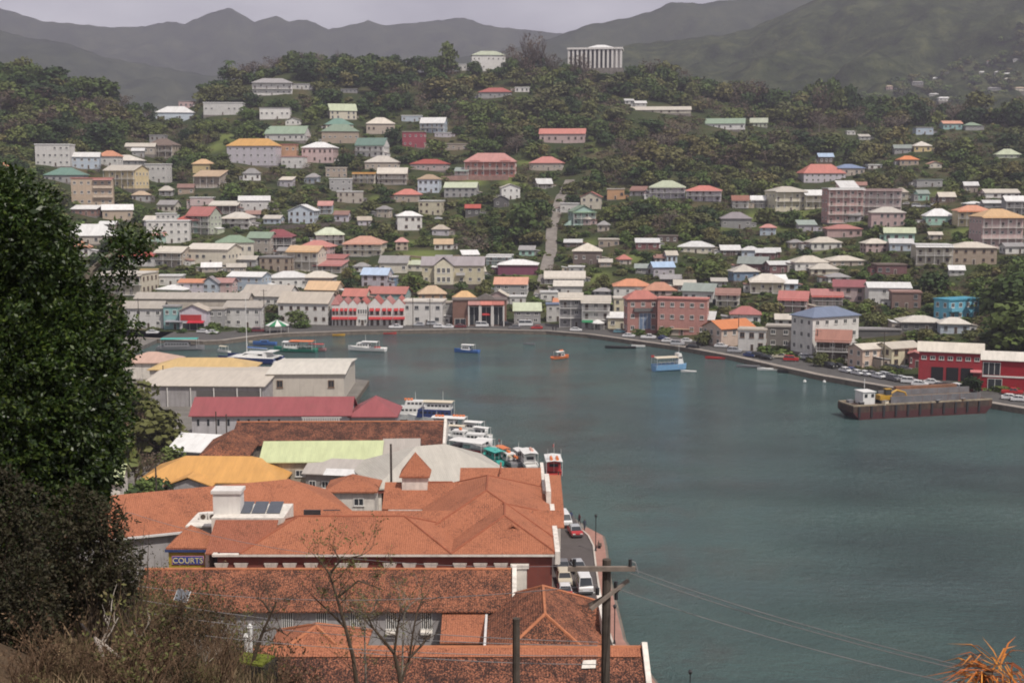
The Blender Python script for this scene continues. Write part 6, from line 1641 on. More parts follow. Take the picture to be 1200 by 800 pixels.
def car(px, py, rz, kind, colr, label=None, z=1.212, two=None, ground=False):
    p = on_ground(px, py, 250) if ground else at_z(px, py, z)
    d = car_meshes(kind); Ln, B = SHAPES[kind][:2]
    nm = {'car': 'parked_car', 'suv': 'parked_car', 'van': 'parked_van', 'minibus': 'minibus', 'pickup': 'pickup_truck'}[kind]
    th = thing(nm, p, R(rz), label, {'car': 'car', 'suv': 'car', 'van': 'van', 'minibus': 'minibus', 'pickup': 'pickup truck'}[kind], 'vehicles parked around the harbour')
    for part in ('body', 'roof'):
        o = inst(part, d[part], th); o.material_slots[0].link = 'OBJECT'; o.material_slots[0].material = carmat(colr if part == 'body' or not two else two)
    inst('windows', d['windows'], th).name = 'glasshouse'
    for sx in (-1, 1):
        for sy in (-1, 1):
            wv_ = inst('wheel', d['tyre'], th, (sx * (B / 2 - .12), sy * Ln * .31, .31)); inst('rim', d['rim'], wv_)
        inst('headlight', d['headlight'], th, (sx * (B / 2 - .28), -Ln / 2 - .01, .66 if kind == 'car' else .8)); inst('tail_light', d['tail_light'], th, (sx * (B / 2 - .2), Ln / 2 + .01, .75))
    inst('bumper', d['bumper'], th, (0, -Ln / 2 - .02, .42)); inst('bumper', d['bumper'], th, (0, Ln / 2 + .02, .42))
    CARS.append(dict(o=th, x=px, y=py - 4, kind=kind, col=colr, label=label))
    return th
car(661, 614, 8, 'van', 'white', 'white van at the far end of the near street, behind the red car')
car(674, 626, 8, 'car', 'red', 'red car with pale roof facing down the near street', two='silver')
car(677, 668, 10, 'car', 'silver', 'pale silver car just ahead of the white minibus')
car(684, 690, 4, 'minibus', 'white', 'white minibus in the middle of the near street')
car(659.5, 668, 3, 'car', 'grey', 'dark grey car with bright headlights parked against the red wall')
car(661, 683, 3, 'suv', 'cream', 'cream roofed car parked between the dark grey and the red fronted one', two='cream')
car(662, 697, 3, 'car', 'red', 'white roofed car with red front at the near end of the kerb', two='white')
FAR = [(232, 383, 86, 'minibus', 'cream'), (238, 390, 70, 'car', 'white'), (249, 391, 84, 'car', 'white'), (179, 391, 92, 'car', 'white'), (303, 389, 88, 'suv', 'maroon'), (286, 388, 92, 'car', 'silver'),
       (464, 385, 90, 'pickup', 'white'), (491, 382, 270, 'car', 'silver'), (507, 381, 92, 'suv', 'silver'), (515, 384, 88, 'car', 'white'), (525, 384.5, 268, 'car', 'white'), (540, 384, 92, 'car', 'maroon'),
       (565, 383, 90, 'van', 'white'), (593, 381.5, 90, 'suv', 'black'), (603, 385, 272, 'car', 'grey'), (616, 382, 90, 'minibus', 'white'), (629, 385.5, 270, 'car', 'red'), (675, 388, 86, 'car', 'white'),
       (726, 390, 80, 'car', 'teal'), (737, 395, 76, 'car', 'white'), (760, 397, 76, 'pickup', 'white'), (777, 398, 30, 'car', 'blue'), (783, 401, 76, 'car', 'white'), (794, 404.5, 74, 'suv', 'silver'), (805, 401, 76, 'car', 'white'), (812, 408, 74, 'car', 'black'),
       (845, 407, 72, 'car', 'white'), (861, 413, 70, 'suv', 'silver'), (879, 418, 40, 'car', 'blue'), (889, 419, 40, 'suv', 'black'), (898, 421, 40, 'car', 'black'), (915, 420, 70, 'pickup', 'cream'), (927, 423, 74, 'suv', 'red'), (945, 421, 60, 'suv', 'white'), (849, 404, 72, 'car', 'silver'),
       (973, 431, 24, 'suv', 'black'), (983, 431, 24, 'car', 'black'), (991, 436, 24, 'car', 'white'), (998, 436, 24, 'car', 'blue'), (1005, 439, 24, 'car', 'white'), (1014, 440, 24, 'car', 'white'), (1022, 440.5, 24, 'car', 'grey'), (1030, 443, 24, 'car', 'white'), (1038, 443, 24, 'suv', 'silver'),
       (1047, 446, 24, 'suv', 'grey'), (1056, 446, 24, 'car', 'silver'), (1046, 435, 60, 'van', 'black'), (1060, 434, 60, 'car', 'grey'), (1066, 449, 66, 'suv', 'white'), (1078, 452, 66, 'car', 'white'), (1092, 450, 70, 'car', 'white'), (1102, 454, 60, 'car', 'grey'), (1109, 455, 40, 'car', 'black'),
       (1114, 458, 66, 'car', 'white'), (1124, 457, 20, 'suv', 'white'), (1135, 458, 30, 'car', 'maroon'), (1104, 440, -12, 'van', 'silver'), (1117, 443, -12, 'van', 'silver'), (1184, 468, 70, 'car', 'white'), (1195, 470, 70, 'car', 'white'), (1186, 462, 70, 'pickup', 'red')]
for f in FAR: car(*f)
for f in [(1063, 240, 70, 'car', 'white'), (1074, 243, 80, 'van', 'white'), (1085, 243, 70, 'car', 'silver'), (1094, 241, 85, 'car', 'white'), (514, 257, 85, 'car', 'white'), (1195, 389, 75, 'suv', 'white')]: car(*f, ground=True)
# ================================================================== QUAY PARASOLS, PIERS
def parasol(px, py, r, h, label, cols, n=12):
    p = at_z(px, py, 1.21); th = thing('parasol', p, 0, label, 'parasol')
    MB().cyl(0, 0, 0, h + .1, .07, 8).build('pole', pw, th)
    m = MB(); top = (0, 0, h + r * .42)
    for k in range(n):
        a, b = 2 * math.pi * k / n, 2 * math.pi * (k + 1) / n
        A, B_ = (r * math.cos(a), r * math.sin(a), h), (r * math.cos(b), r * math.sin(b), h); A2, B2 = (A[0], A[1], h - .3), (B_[0], B_[1], h - .3)
        m.add([A, B_, top, A2, B2, (0, 0, h + r * .42 - .08)], [(0, 1, 2), (5, 4, 3), (0, 3, 4, 1)], k % 2)
    m.build('canopy', cols, th)
    for k in range(6):
        a = 2 * math.pi * k / 6; MB().cyl(r * .92 * math.cos(a), r * .92 * math.sin(a), 0, h - .02, .06, 6).build('leg', pw, th)
parasol(325, 389, 4.2, 2.6, 'large conical tent of green and white segments on the west quay', [mat('green_canvas', (.04, .22, .10)), pw])
parasol(700, 385.5, 2.6, 2.4, 'white pointed parasol in front of the long white quay building', [pw, pw])
# ================================================================== POLES AND WIRES
wood = mat('weathered_pole', (.085, .07, .058), .9, .1, .4, 2.5, streak=.4); wire = mat('cable', (.28, .27, .27), .5)
def pole(x, y, z0, z1, r, label, arms=(), name='utility_pole', m=None):
    th = thing(name, (x, y, z0), 0, label, 'utility pole'); MB().cyl(0, 0, 0, z1 - z0, r, 10, r2=r * .8).build('post', m or wood, th)
    for (dz, ln_, ang, w_) in arms:
        b = MB(); b.box(-ln_ / 2, ln_ / 2, r * .8, r * .8 + w_, -w_ / 2, w_ / 2); o = b.build('crossarm', mat('grey_timber', (.22, .18, .15), .9, .1, .3, 3.), th, loc=(0, 0, z1 - z0 - dz), rz=ang)
        for sx in (-.45, .45): MB().cyl(sx * ln_, r * .8 + w_ / 2, w_ / 2, w_ / 2 + .18, .05, 8).build('insulator', pbk, o)
    return th
def qpole(px, pyt, pyb, lb, gz=None, arms=()):
    p = at_z(px, pyb, 1.2) if gz is None else gz; top = at_y(px, pyt, p.y).z; pole(p.x, p.y, p.z, top, .14, lb, arms)
Yp = 38.; pt = at_y(711, 655, Yp)
gz = float(ground_h(pt.x, pt.y)) - .5
th = pole(pt.x, Yp, gz, pt.z, .17, 'tall weathered utility pole with two crossarms in front of the water', ())
tim = mat('grey_timber', (.22, .18, .15), .9, .1, .3, 3.)
b = MB(); b.box(-1.2, .86, -.3, -.18, -.07, .07); ca = b.build('crossarm', tim, th, loc=(0, 0, pt.z - gz - .22))
for sx in (-1.0, .7): MB().cyl(sx, -.24, .07, .3, .055, 8).build('insulator', pbk, ca)
MB().tube([(.7, -.24, .25), (.85, -.24, .2), (.95, -.24, -.15)], .015, 5).build('jumper', wire, ca)
b = MB(); b.box(-.75, .75, -.26, -.16, -.05, .05); cb_ = b.build('crossarm', tim, th, loc=(.0, 0, pt.z - gz - 1.05), rz=R(52)); cb_.rotation_euler = (0, R(-30), R(24))
b = MB(); b.box(-.6, .6, .16, .26, -.05, .05); o = b.build('crossarm', tim, th, loc=(-.12, 0, pt.z - gz - 1.25)); o.rotation_euler = (0, R(-32), R(-22))
for k, (dx, dz_) in enumerate(((-.28, .8), (.3, .95), (.28, .6))): MB().cyl(dx, -.05, 0, .22, .06, 8).build('insulator', pbk, th, loc=(0, 0, pt.z - gz - dz_ - .3))
p2 = at_y(605, 724, 36.); pole(p2.x, 36., float(ground_h(p2.x, 36.)) - .5, p2.z, .14, 'short dark pole stub standing left of the tall utility pole')
p3 = at_y(458, 520, 190); pole(p3.x, 190, 1.2, p3.z, .2, 'dark pole rising from the grey market roofs', ())
qpole(254, 482, 521, 'thin dark pole by the small white roofed warehouse, left of its twin'); qpole(266, 485, 521, 'thin dark pole by the small white roofed warehouse, right of its twin')
qpole(655, 552, 604, 'slender pole at the street end beyond the white van', Vector((7.3, 197, 1.2)))
qpole(192, 428, 462, 'thin pole before the broad beige warehouse'); qpole(174, 545, 590, 'slender pole in front of the orange yellow roof', Vector((-54, 190, 2)))
for px, t_, b_, lb in ((163, 349, 388, 'quay pole with crossarm at the west end shops'), (310, 339, 386, 'tall quay pole left of the long white warehouse'), (484, 342, 384, 'dark quay pole before the white flat block'), (504, 350, 384, 'thinner quay pole before the white flat block'),
                   (770, 348, 392, 'stout dark pole before the salmon hotel'), (865, 368, 409, 'tall quay pole beside the orange roofed stone house'), (957, 386, 424, 'quay pole at the corner of the blue roofed hall'), (1035, 388, 436, 'quay pole between the cream quay houses')):
    qpole(px, t_, b_, lb, None, ((.5, 2.2, 0, .12),))
def cable(pts, lb, r=.014, sag=.4):
    P = []
    for a_, b_ in zip(pts, pts[1:]):
        a_, b_ = Vector(a_), Vector(b_)
        for k in range(12): t_ = k / 12; P.append(a_.lerp(b_, t_) - Vector((0, 0, sag * 4 * t_ * (1 - t_))))
    P.append(Vector(pts[-1])); o = MB().tube(P, r, 5).build('cable', wire); tag(o, lb, 'cable', 'overhead cables')
A = lambda px, py, y: at_y(px, py, y)
for a_, b_, lb, sg in [(A(745, 668, 37.7), A(1215, 800, 24), 'uppermost cable running from the crossarm end over the water', .18), (A(738, 671, 37.7), A(1215, 804, 24.3), 'cable just under the uppermost one over the water', .2), (A(725, 690, 37.6), A(1130, 803, 27), 'lowest cable crossing the water below the other two', .16),
                   (A(664, 663, 37.7), A(150, 600, 52), 'faint cable from the crossarm over the red walled store', .7), (A(700, 685, 37.6), A(160, 686, 52), 'top cable of the group over the mouldy roofs', .55), (A(700, 752, 37.6), A(160, 702, 50), 'second cable of the group over the mouldy roofs', .3),
                   (A(700, 756, 37.6), A(160, 716, 48), 'third cable of the group over the mouldy roofs', .3), (A(700, 768, 37.6), A(160, 734, 46), 'fourth cable of the group over the frontmost roof', .3), (A(700, 778, 37.6), A(420, 764, 42), 'lowest cable across the frontmost roof', .1)]:
    cable([a_, b_], lb, .013 if 'faint' not in lb else .009, sg)
# ================================================================== PEOPLE
def person(px, py, h, rz, label, shirt, trousers, z=1.33, stride=.18):
    p = at_z(px, py, z); me = bpy.data.meshes.new('person'); s = h / 1.75
    V_ = dict(pel=(0, 0, .93), wa=(0, 0, 1.1), ch=(0, .0, 1.32), ne=(0, 0, 1.49), hd=(0, -.03, 1.62), tp=(0, -.01, 1.73),
              hl=(-.1, 0, .88), kl=(-.11, -stride * .6, .5), al=(-.11, -stride * .4, .09), tl=(-.11, -stride * .4 - .17, .04), hr=(.1, 0, .88), kr=(.11, stride * .1, .5), ar=(.11, stride, .1), tr=(.11, stride - .15, .04),
              sl=(-.2, 0, 1.41), el=(-.26, .05, 1.13), wl=(-.25, -.08, .88), fl=(-.24, -.11, .78), sr=(.2, 0, 1.41), er=(.26, .02, 1.13), wr=(.26, -.12, .9), fr=(.25, -.16, .81))
    rad = dict(pel=.15, wa=.135, ch=.15, ne=.06, hd=.095, tp=.07, hl=.1, kl=.07, al=.048, tl=.04, hr=.1, kr=.07, ar=.048, tr=.04, sl=.065, el=.048, wl=.036, fl=.03, sr=.065, er=.048, wr=.036, fr=.03)
    E_ = 'pel-wa wa-ch ch-ne ne-hd hd-tp pel-hl hl-kl kl-al al-tl pel-hr hr-kr kr-ar ar-tr ch-sl sl-el el-wl wl-fl ch-sr sr-er er-wr wr-fr'.split()
    ks = list(V_); me.from_pydata([Vector(V_[k]) * s for k in ks], [tuple(ks.index(q) for q in e.split('-')) for e in E_], [])
    o = bpy.data.objects.new('person', me); COL.objects.link(o); sk = o.modifiers.new('skin', 'SKIN'); 
    for i, k in enumerate(ks):
        me.skin_vertices[0].data[i].radius = (rad[k] * s,) * 2; me.skin_vertices[0].data[i].use_root = (k == 'pel')
    o.modifiers.new('smooth', 'SUBSURF').levels = 1
    m = bpy.data.materials.new('clothing'); m.use_nodes = True; t = m.node_tree; b = t.nodes['Principled BSDF']; b.inputs['Roughness'].default_value = .85
    tc = t.nodes.new('ShaderNodeTexCoord'); sx = t.nodes.new('ShaderNodeSeparateXYZ'); t.links.new(tc.outputs['Object'], sx.inputs[0])
    dv = t.nodes.new('ShaderNodeMath'); dv.operation = 'DIVIDE'; dv.inputs[1].default_value = h; t.links.new(sx.outputs[2], dv.inputs[0])
    r = t.nodes.new('ShaderNodeValToRGB'); r.color_ramp.interpolation = 'CONSTANT'; es = r.color_ramp.elements; skin = (.09, .05, .035)
    for i, (q, c) in enumerate([(0, (.03, .03, .03)), (.055, trousers), (.56, shirt), (.855, skin), (.965, (.015, .012, .01))]):
        e = es[i] if i < 2 else es.new(q); e.position = q; e.color = (*c, 1)
    t.links.new(dv.outputs[0], r.inputs['Fac']); t.links.new(r.outputs[0], b.inputs['Base Color']); me.materials.append(m)
    o.location = p; o.rotation_euler = (0, 0, R(rz)); tag(o, label, 'person')
    return o
person(669, 611, 1.78, 20, 'person in a dark blue top standing behind the red car', (.03, .05, .12), (.03, .035, .06), 1.212)
person(679, 614, 1.74, -60, 'person in dark red clothes at the corner of the pink pavement', (.10, .02, .03), (.03, .02, .025))
person(685, 621, 1.80, 30, 'person in dark grey walking on the pavement by the water', (.04, .05, .07), (.03, .035, .05))
person(648, 388, 1.75, 0, 'person in black on the far quay, left of a companion', (.02, .02, .025), (.02, .02, .03), 1.3)
person(651.5, 388, 1.75, 40, 'person in dark clothes on the far quay, right of a companion', (.035, .03, .03), (.02, .02, .03), 1.3)
# ================================================================== TREES AND SCRUB ON THE HILL
barkm = mat('bark', (.10, .075, .055), .95, .1, .4, 3.)
paleb = mat('pale_bark', (.27, .23, .19), .95, .1, .3, 3.)
GREENS = [(.020, .040, .011), (.042, .074, .017), (.074, .108, .025), (.120, .140, .035)]
OLIVE = [(.085, .100, .028), (.115, .118, .034), (.095, .105, .038), (.15, .132, .045)]
DRYS = [(.085, .062, .042), (.115, .085, .06), (.10, .068, .045), (.14, .10, .07)]
BRIGHT = [(.075, .118, .026), (.095, .138, .032), (.12, .15, .038)]
lm_g = leafmat('dark_foliage', GREENS); lm_o = leafmat('olive_foliage', OLIVE); lm_d = leafmat('dry_foliage', DRYS); lm_b = leafmat('bright_foliage', BRIGHT)
def crown_arrays(seed, nb=9, per=70, flat=.75, leaf=.075, gap=.0, spread=.62, hollow=.75):
    """leaf clumps over uneven lobes; unit crown: about 1 m wide, from 0 to about 1 m high. returns verts, quads"""
    r = np.random.default_rng(seed); Vs = []
    lob = []
    for i in range(nb):
        a = r.uniform(0, 2 * np.pi); d = spread * np.sqrt(r.uniform(0, 1)) * .55; h = r.uniform(.14, .8) * (1 - d * .45)
        lob.append((d * np.cos(a), d * np.sin(a), h * flat / .75, r.uniform(.19, .31)))
    for (x, y, z, q) in lob:
        n = per
        v = r.normal(size=(n, 3)); v /= np.linalg.norm(v, axis=1)[:, None]
        v[:, 2] = np.where(v[:, 2] < -.35, -v[:, 2], v[:, 2])
        rad = q * (hollow + (1.12 - hollow) * r.uniform(0, 1, n) ** .6) * (1 + .25 * np.sin(v[:, 0] * 7 + x * 20) * np.sin(v[:, 1] * 6 + y * 20))
        c = np.stack([x + v[:, 0] * rad, y + v[:, 1] * rad, z + v[:, 2] * rad * .85], 1)
        nrm = v + r.normal(size=(n, 3)) * .55; nrm /= np.linalg.norm(nrm, axis=1)[:, None]
        t1 = np.cross(nrm, r.normal(size=(n, 3))); t1 /= np.linalg.norm(t1, axis=1)[:, None]; t2 = np.cross(nrm, t1)
        s = leaf * r.uniform(.55, 1.3, n)[:, None]
        Vs.append(np.stack([c - t1 * s - t2 * s * .5, c + t1 * s * .2 - t2 * s * .8, c + t1 * s + t2 * s * .4, c - t1 * s * .3 + t2 * s * .8], 1))
    Vv = np.concatenate(Vs).reshape(-1, 3)
    return Vv, np.arange(len(Vv)).reshape(-1, 4)
CROWN_V = [crown_arrays(100 + i, nb=[10, 12, 9, 13, 11, 9][i % 6], per=75, flat=[.75, .6, .9, .7, .55, 1.0][i % 6], leaf=.062) for i in range(8)]
CROWNS = {}
for i, (v_, f_) in enumerate(CROWN_V):
    for nm, m in (('g', lm_g), ('o', lm_o), ('b', lm_b)): CROWNS[nm, i] = arr_mesh('crown', v_, f_, m)
THIN_V = [crown_arrays(300 + i, nb=9, per=34, flat=.95, leaf=.034, spread=.75, hollow=.3) for i in range(4)]
for i, (v_, f_) in enumerate(THIN_V): CROWNS['d', i] = arr_mesh('crown', v_, f_, lm_d)
def trunk_mesh(seed, h, nl=5, thin=1., twig=0, m=barkm):
    r = random.Random(seed); mb = MB()
    mb.tube([(0, 0, -.12), (r.uniform(-.03, .03), r.uniform(-.03, .03), h * .5), (r.uniform(-.05, .05), r.uniform(-.05, .05), h)], [.035 * thin, .026 * thin, .014 * thin], 6)
    for k in range(nl):
        a = 2 * math.pi * (k + r.random() * .6) / nl; z = h * r.uniform(.45, .85); L_ = r.uniform(.22, .38)
        tip = (L_ * math.cos(a), L_ * math.sin(a), z + r.uniform(.12, .4)); mid = (tip[0] * .5, tip[1] * .5, z + (tip[2] - z) * .35)
        mb.tube([(0, 0, z), mid, tip], [.016 * thin, .011 * thin, .004 * thin], 5)
        for q in range(twig):
            t0 = r.uniform(.3, .95); b0 = Vector((0, 0, z)).lerp(Vector(tip), t0); d = Vector((r.uniform(-.2, .2), r.uniform(-.2, .2), r.uniform(.02, .22)))
            mb.tube([b0, b0 + d * .6 + Vector((0, 0, .01)), b0 + d], [.007 * thin, .004 * thin, .0015], 4)
    return mb.mesh('trunk', m)
TRUNKS = [trunk_mesh(i, .5) for i in range(4)]
BARE = [trunk_mesh(50 + i, .62, 11, .8, 9, paleb if i % 2 else barkm) for i in range(4)]
def palm_meshes(seed):
    r = random.Random(seed); t_ = MB(); t_.tube([(0, 0, -.1), (.03, .01, .4), (.08, .02, .86)], [.022, .016, .012], 7); fr = MB()
    for k in range(15):
        a = 2 * math.pi * k / 15 + r.uniform(-.15, .15); up = r.uniform(-.1, .75); L_ = r.uniform(.26, .34); P = []
        for q in range(6):
            u = q / 5; rr = L_ * u; P.append(Vector((.08 + rr * math.cos(a), .02 + rr * math.sin(a), .86 + L_ * (up * u - .95 * u * u))))
        for q in range(5):
            d = (P[q + 1] - P[q]).normalized(); s = d.cross(Vector((0, 0, 1))); s = s.normalized() if s.length > .01 else Vector((1, 0, 0)); w0, w1 = (.05 * math.sin(math.pi * min(q / 5 + .12, 1))), (.05 * math.sin(math.pi * min((q + 1) / 5 + .02, 1)))
            for sg in (-1, 1):
                fr.add([P[q], P[q + 1], P[q + 1] + s * sg * w1 - Vector((0, 0, w1 * .5)), P[q] + s * sg * w0 - Vector((0, 0, w0 * .5))], [(0, 1, 2, 3)])
    return t_.mesh('trunk', barkm), fr.mesh('crown', lm_g)
PALMS = [palm_meshes(i) for i in range(2)]
TREES = []
def tree(kind, x, y, z, wd, ht, k=0, px=0, py=0, rz=None):
    rz = random.uniform(0, 6.28) if rz is None else rz
    nm = dict(g='broadleaf_tree', o='olive_toned_tree', b='bushy_tree', d='dry_tree', p='palm_tree', n='bare_tree', s='shrub')[kind]
    th = thing(nm, (x, y, z - .2), rz)
    if kind == 'p':
        inst('trunk', PALMS[k % 2][0], th, sc=ht); inst('crown', PALMS[k % 2][1], th, sc=ht)
    elif kind == 'n':
        inst('trunk', BARE[k % 4], th, sc=(wd * 1.2, wd * 1.2, ht))
    elif kind == 'd':
        inst('trunk', BARE[k % 4], th, sc=(wd, wd, ht * .9)); inst('crown', CROWNS['d', k % 4], th, sc=(wd, wd, ht * .86)).location = (0, 0, ht * .12)
    else:
        c = 'b' if kind in 'bs' else kind
        low = kind in 'bs'
        inst('trunk', TRUNKS[k % 4], th, sc=(wd * .8, wd * .8, ht * (.7 if low else 1)))
        inst('crown', CROWNS[c, k % 8], th, (0, 0, -.08 * ht if low else ht * .04), sc=(wd, wd, ht * (1.02 if low else .95)))
    TREES.append(dict(o=th, x=px, y=py, kind=kind, wd=wd, ht=ht)); return th
# ---- which part of the picture is wooded: coverage on a grid of 4-pixel cells
cov = np.zeros((210, 320), bool)                   # [py/4+?, (px+40)/4]
def cell(px, py): return int(py // 4), int((px + 40) // 4)
def fill(x0, x1, y0, y1):
    a, b = cell(x0, y0); c, d = cell(x1, y1); cov[max(a, 0):c + 1, max(b, 0):d + 1] = True
for hb_ in HB: fill(hb_[0], hb_[1], hb_[2], hb_[3])
for px, py in LANE: fill(px - 4, px + 4, py - 6, py + 6)
for gx_, gy_, gr_, px, py, rad in GRASS_W: fill(px - rad * .55, px + rad * .55, py - 4, py + 5)
HBA = np.array([[h[0], h[1], h[2], h[3], h[4], h[5][0], h[5][1], h[6]] for h in HB])
def clash(px0, px1, py0, py1, Y, x, y, rad, tol=.10):
    """does a crown at depth Y hide a house, or stand inside one?"""
    ox = np.minimum(HBA[:, 1], px1) - np.maximum(HBA[:, 0], px0); oy = np.minimum(HBA[:, 3], py1) - np.maximum(HBA[:, 2], py0)
    area = (HBA[:, 1] - HBA[:, 0]) * (HBA[:, 3] - HBA[:, 2])
    hid = (ox > 0) & (oy > 0) & (HBA[:, 4] + 1 > Y) & (ox * oy > tol * area)
    d = np.hypot(HBA[:, 5] - x, HBA[:, 6] - y)
    return bool(hid.any() or (d < HBA[:, 7] * .9 + rad * .45).any())
lane_xy = [on_ground(px, py, 300) for px, py in LANE]; lane_xy = np.array([[p.x, p.y] for p in lane_xy if p])
PLANTS = []                                         # kind,x,y,z,wd,ht,k,px,py(centre),area
def try_plant(kind, px, py, wd, ht, force=False, tol=.10):
    p = on_ground(px, py, 250)
    if p is None or p.y > 1060: return False
    s = scale_at(p); w_, h_ = wd / s, ht / s
    u = 600 + 1500 * p.x / p.y
    if not force:
        if p.y - np.interp(u, SH_U, SH_Y) < 20: return False
        if np.hypot(lane_xy[:, 0] - p.x, lane_xy[:, 1] - p.y)[:].min() < 5 + wd * .5: return False
        if clash(px - w_ * .5, px + w_ * .5, py - h_, py, p.y, p.x, p.y, wd, tol): return False
        for gx_, gy_, gr_, *_ in GRASS_W:
            if math.hypot(gx_ - p.x, (gy_ - p.y) * .7) < gr_ * .62: return False
    PLANTS.append((kind, p.x, p.y, p.z, wd, ht, random.randrange(8), px, py - h_ / 2, w_ * h_))
    fill(px - w_ * .26, px + w_ * .26, py - h_ * .72, py - h_ * .2)
    return True
# named trees of the skyline and of the quay
for k, px, py, wd, ht in [('n', 606, 88, 12, 22), ('n', 616, 88, 13, 31), ('d', 626, 90, 15, 33), ('n', 634, 88, 12, 28), ('d', 597, 90, 14, 24), ('n', 641, 89, 10, 20), ('d', 611, 92, 14, 20), ('n', 622, 90, 12, 28), ('g', 600, 92, 13, 16), ('d', 650, 92, 13, 18),
        ('g', 663, 92, 12, 14), ('o', 672, 94, 13, 15), ('d', 683, 93, 11, 19), ('g', 656, 94, 13, 12), ('g', 742, 88, 14, 27), ('d', 752, 90, 13, 24), ('d', 762, 91, 14, 22), ('n', 757, 90, 12, 25), ('d', 775, 94, 15, 22), ('n', 770, 94, 11, 24), ('g', 803, 100, 17, 18), ('p', 808, 100, 11, 22),
        ('g', 680, 97, 13, 11), ('o', 694, 97, 13, 9), ('g', 706, 97, 14, 9), ('g', 717, 97, 13, 8), ('o', 728, 97, 13, 9), ('g', 738, 97, 12, 13), ('d', 686, 98, 10, 17), ('d', 673, 97, 10, 21), ('g', 556, 92, 12, 12), ('g', 585, 93, 14, 13), ('o', 570, 94, 12, 8), ('g', 522, 88, 17, 22), ('g', 438, 88, 14, 21), ('g', 447, 88, 18, 15), ('p', 268, 98, 10, 19), ('g', 345, 84, 17, 17), ('n', 375, 84, 9, 17), ('n', 398, 84, 9, 17), ('n', 403, 85, 9, 14), ('g', 485, 88, 20, 13), ('n', 313, 92, 9, 14),
        ('g', 968, 134, 26, 26), ('g', 975, 135, 24, 24), ('g', 1075, 139, 24, 21), ('g', 1082, 140, 20, 17), ('d', 880, 124, 30, 20), ('d', 860, 120, 24, 17), ('g', 905, 128, 22, 19), ('g', 1010, 138, 18, 16), ('g', 1040, 140, 18, 16), ('o', 1145, 143, 22, 19), ('g', 1185, 145, 20, 16), ('g', 1165, 144, 18, 14),
        ('o', 45, 96, 24, 17), ('g', 90, 108, 26, 18), ('n', 75, 104, 12, 17), ('g', 20, 96, 30, 17), ('g', 60, 104, 28, 15), ('g', 115, 118, 26, 16), ('g', 140, 128, 22, 13), ('g', 158, 134, 18, 12), ('n', 65, 100, 8, 20),
        ('g', 205, 150, 14, 9), ('g', 800, 322, 22, 19), ('g', 815, 325, 24, 20), ('g', 833, 322, 20, 17), ('g', 845, 315, 20, 14), ('o', 790, 322, 15, 15), ('b', 1090, 345, 26, 16), ('g', 1110, 340, 28, 18), ('g', 1130, 338, 28, 18), ('g', 1160, 345, 28, 18), ('g', 1190, 350, 28, 17), ('g', 1075, 335, 22, 13), ('g', 1160, 375, 20, 9),
        ('g', 412, 345, 17, 13), ('g', 402, 338, 15, 12), ('b', 420, 340, 15, 11), ('g', 708, 350, 13, 15), ('o', 695, 345, 16, 13), ('b', 628, 362, 12, 10), ('g', 620, 355, 10, 8), ('g', 560, 270, 20, 18), ('g', 580, 280, 22, 20), ('g', 600, 285, 22, 20), ('g', 620, 285, 20, 18), ('d', 545, 298, 20, 14), ('d', 555, 300, 16, 12), ('g', 455, 265, 22, 17), ('g', 440, 250, 18, 15),
        ('g', 730, 270, 24, 20), ('g', 750, 275, 26, 20), ('g', 775, 275, 26, 20), ('g', 800, 278, 26, 21), ('g', 820, 278, 24, 20), ('g', 735, 240, 13, 18), ('g', 840, 272, 20, 17), ('o', 1085, 236, 14, 11), ('o', 1010, 282, 12, 9)]:
    try_plant(k, px, py, wd, ht, True) if py < 200 else try_plant(k, px, py, wd, ht, False, .3)
QUAY_TREES = [('g', 345, 383, 9, 5.5), ('b', 355, 384, 7, 4.5), ('b', 248, 387, 7, 4), ('b', 254, 386, 6, 3.5), ('b', 287, 389, 5, 2.5), ('b', 748, 393, 5, 3.5), ('b', 778, 394, 5, 5), ('o', 822, 405, 6, 5), ('b', 829, 404, 4, 3.5), ('o', 961, 429, 4.5, 5.5), ('g', 1139, 459, 4.5, 5.), ('b', 1160, 457, 6, 1.8), ('b', 1180, 459, 6, 1.6), ('b', 563, 352, 5, 3), ('b', 1066, 432, 5, 3.5), ('b', 1059, 426, 6, 5)]
for k, px, py, wd, ht in QUAY_TREES:
    p = at_z(px, py, 1.21); tree(k, p.x, p.y, 1.3, wd, ht, random.randrange(8), px, py)
SKY_PX = [(-60, 72), (0, 71), (40, 67), (60, 76), (85, 84), (110, 92), (140, 108), (170, 119), (190, 128), (212, 114), (235, 96), (260, 84), (285, 71), (310, 67), (340, 58), (380, 60), (420, 63), (440, 57), (470, 66), (500, 64), (520, 58), (540, 66), (580, 70), (600, 62),
          (640, 64), (655, 76), (662, 86), (736, 82), (745, 66), (780, 74), (820, 83), (860, 92), (885, 90), (920, 104), (960, 96), (985, 98), (1010, 110), (1040, 112), (1075, 108), (1100, 118), (1140, 112), (1180, 113), (1240, 112)]
for row in (0, 1):
    px = -30.
    while px < 1235:
        u0 = np.interp(px, CR_U, [c[1] for c in CREST]); sk = np.interp(px, [q[0] for q in SKY_PX], [q[1] for q in SKY_PX])
        py = None
        for dpy in np.arange(-4, 14, 1.):
            p_ = on_ground(px, u0 + dpy, 500)
            if p_ is not None: py = u0 + dpy; break
        if py is not None:
            py += row * 5 + random.uniform(0, 2); s_ = scale_at(p_); ht = max((py - sk) * s_ * random.uniform(.72, 1.04) - row * 3.0, 4.)
            if not (654 < px < 742 and row == 0): try_plant(random.choice('gggggod'), px, py, min(ht * random.uniform(1.0, 1.35), 17), ht, False, .25)
        px += random.uniform(8, 15)
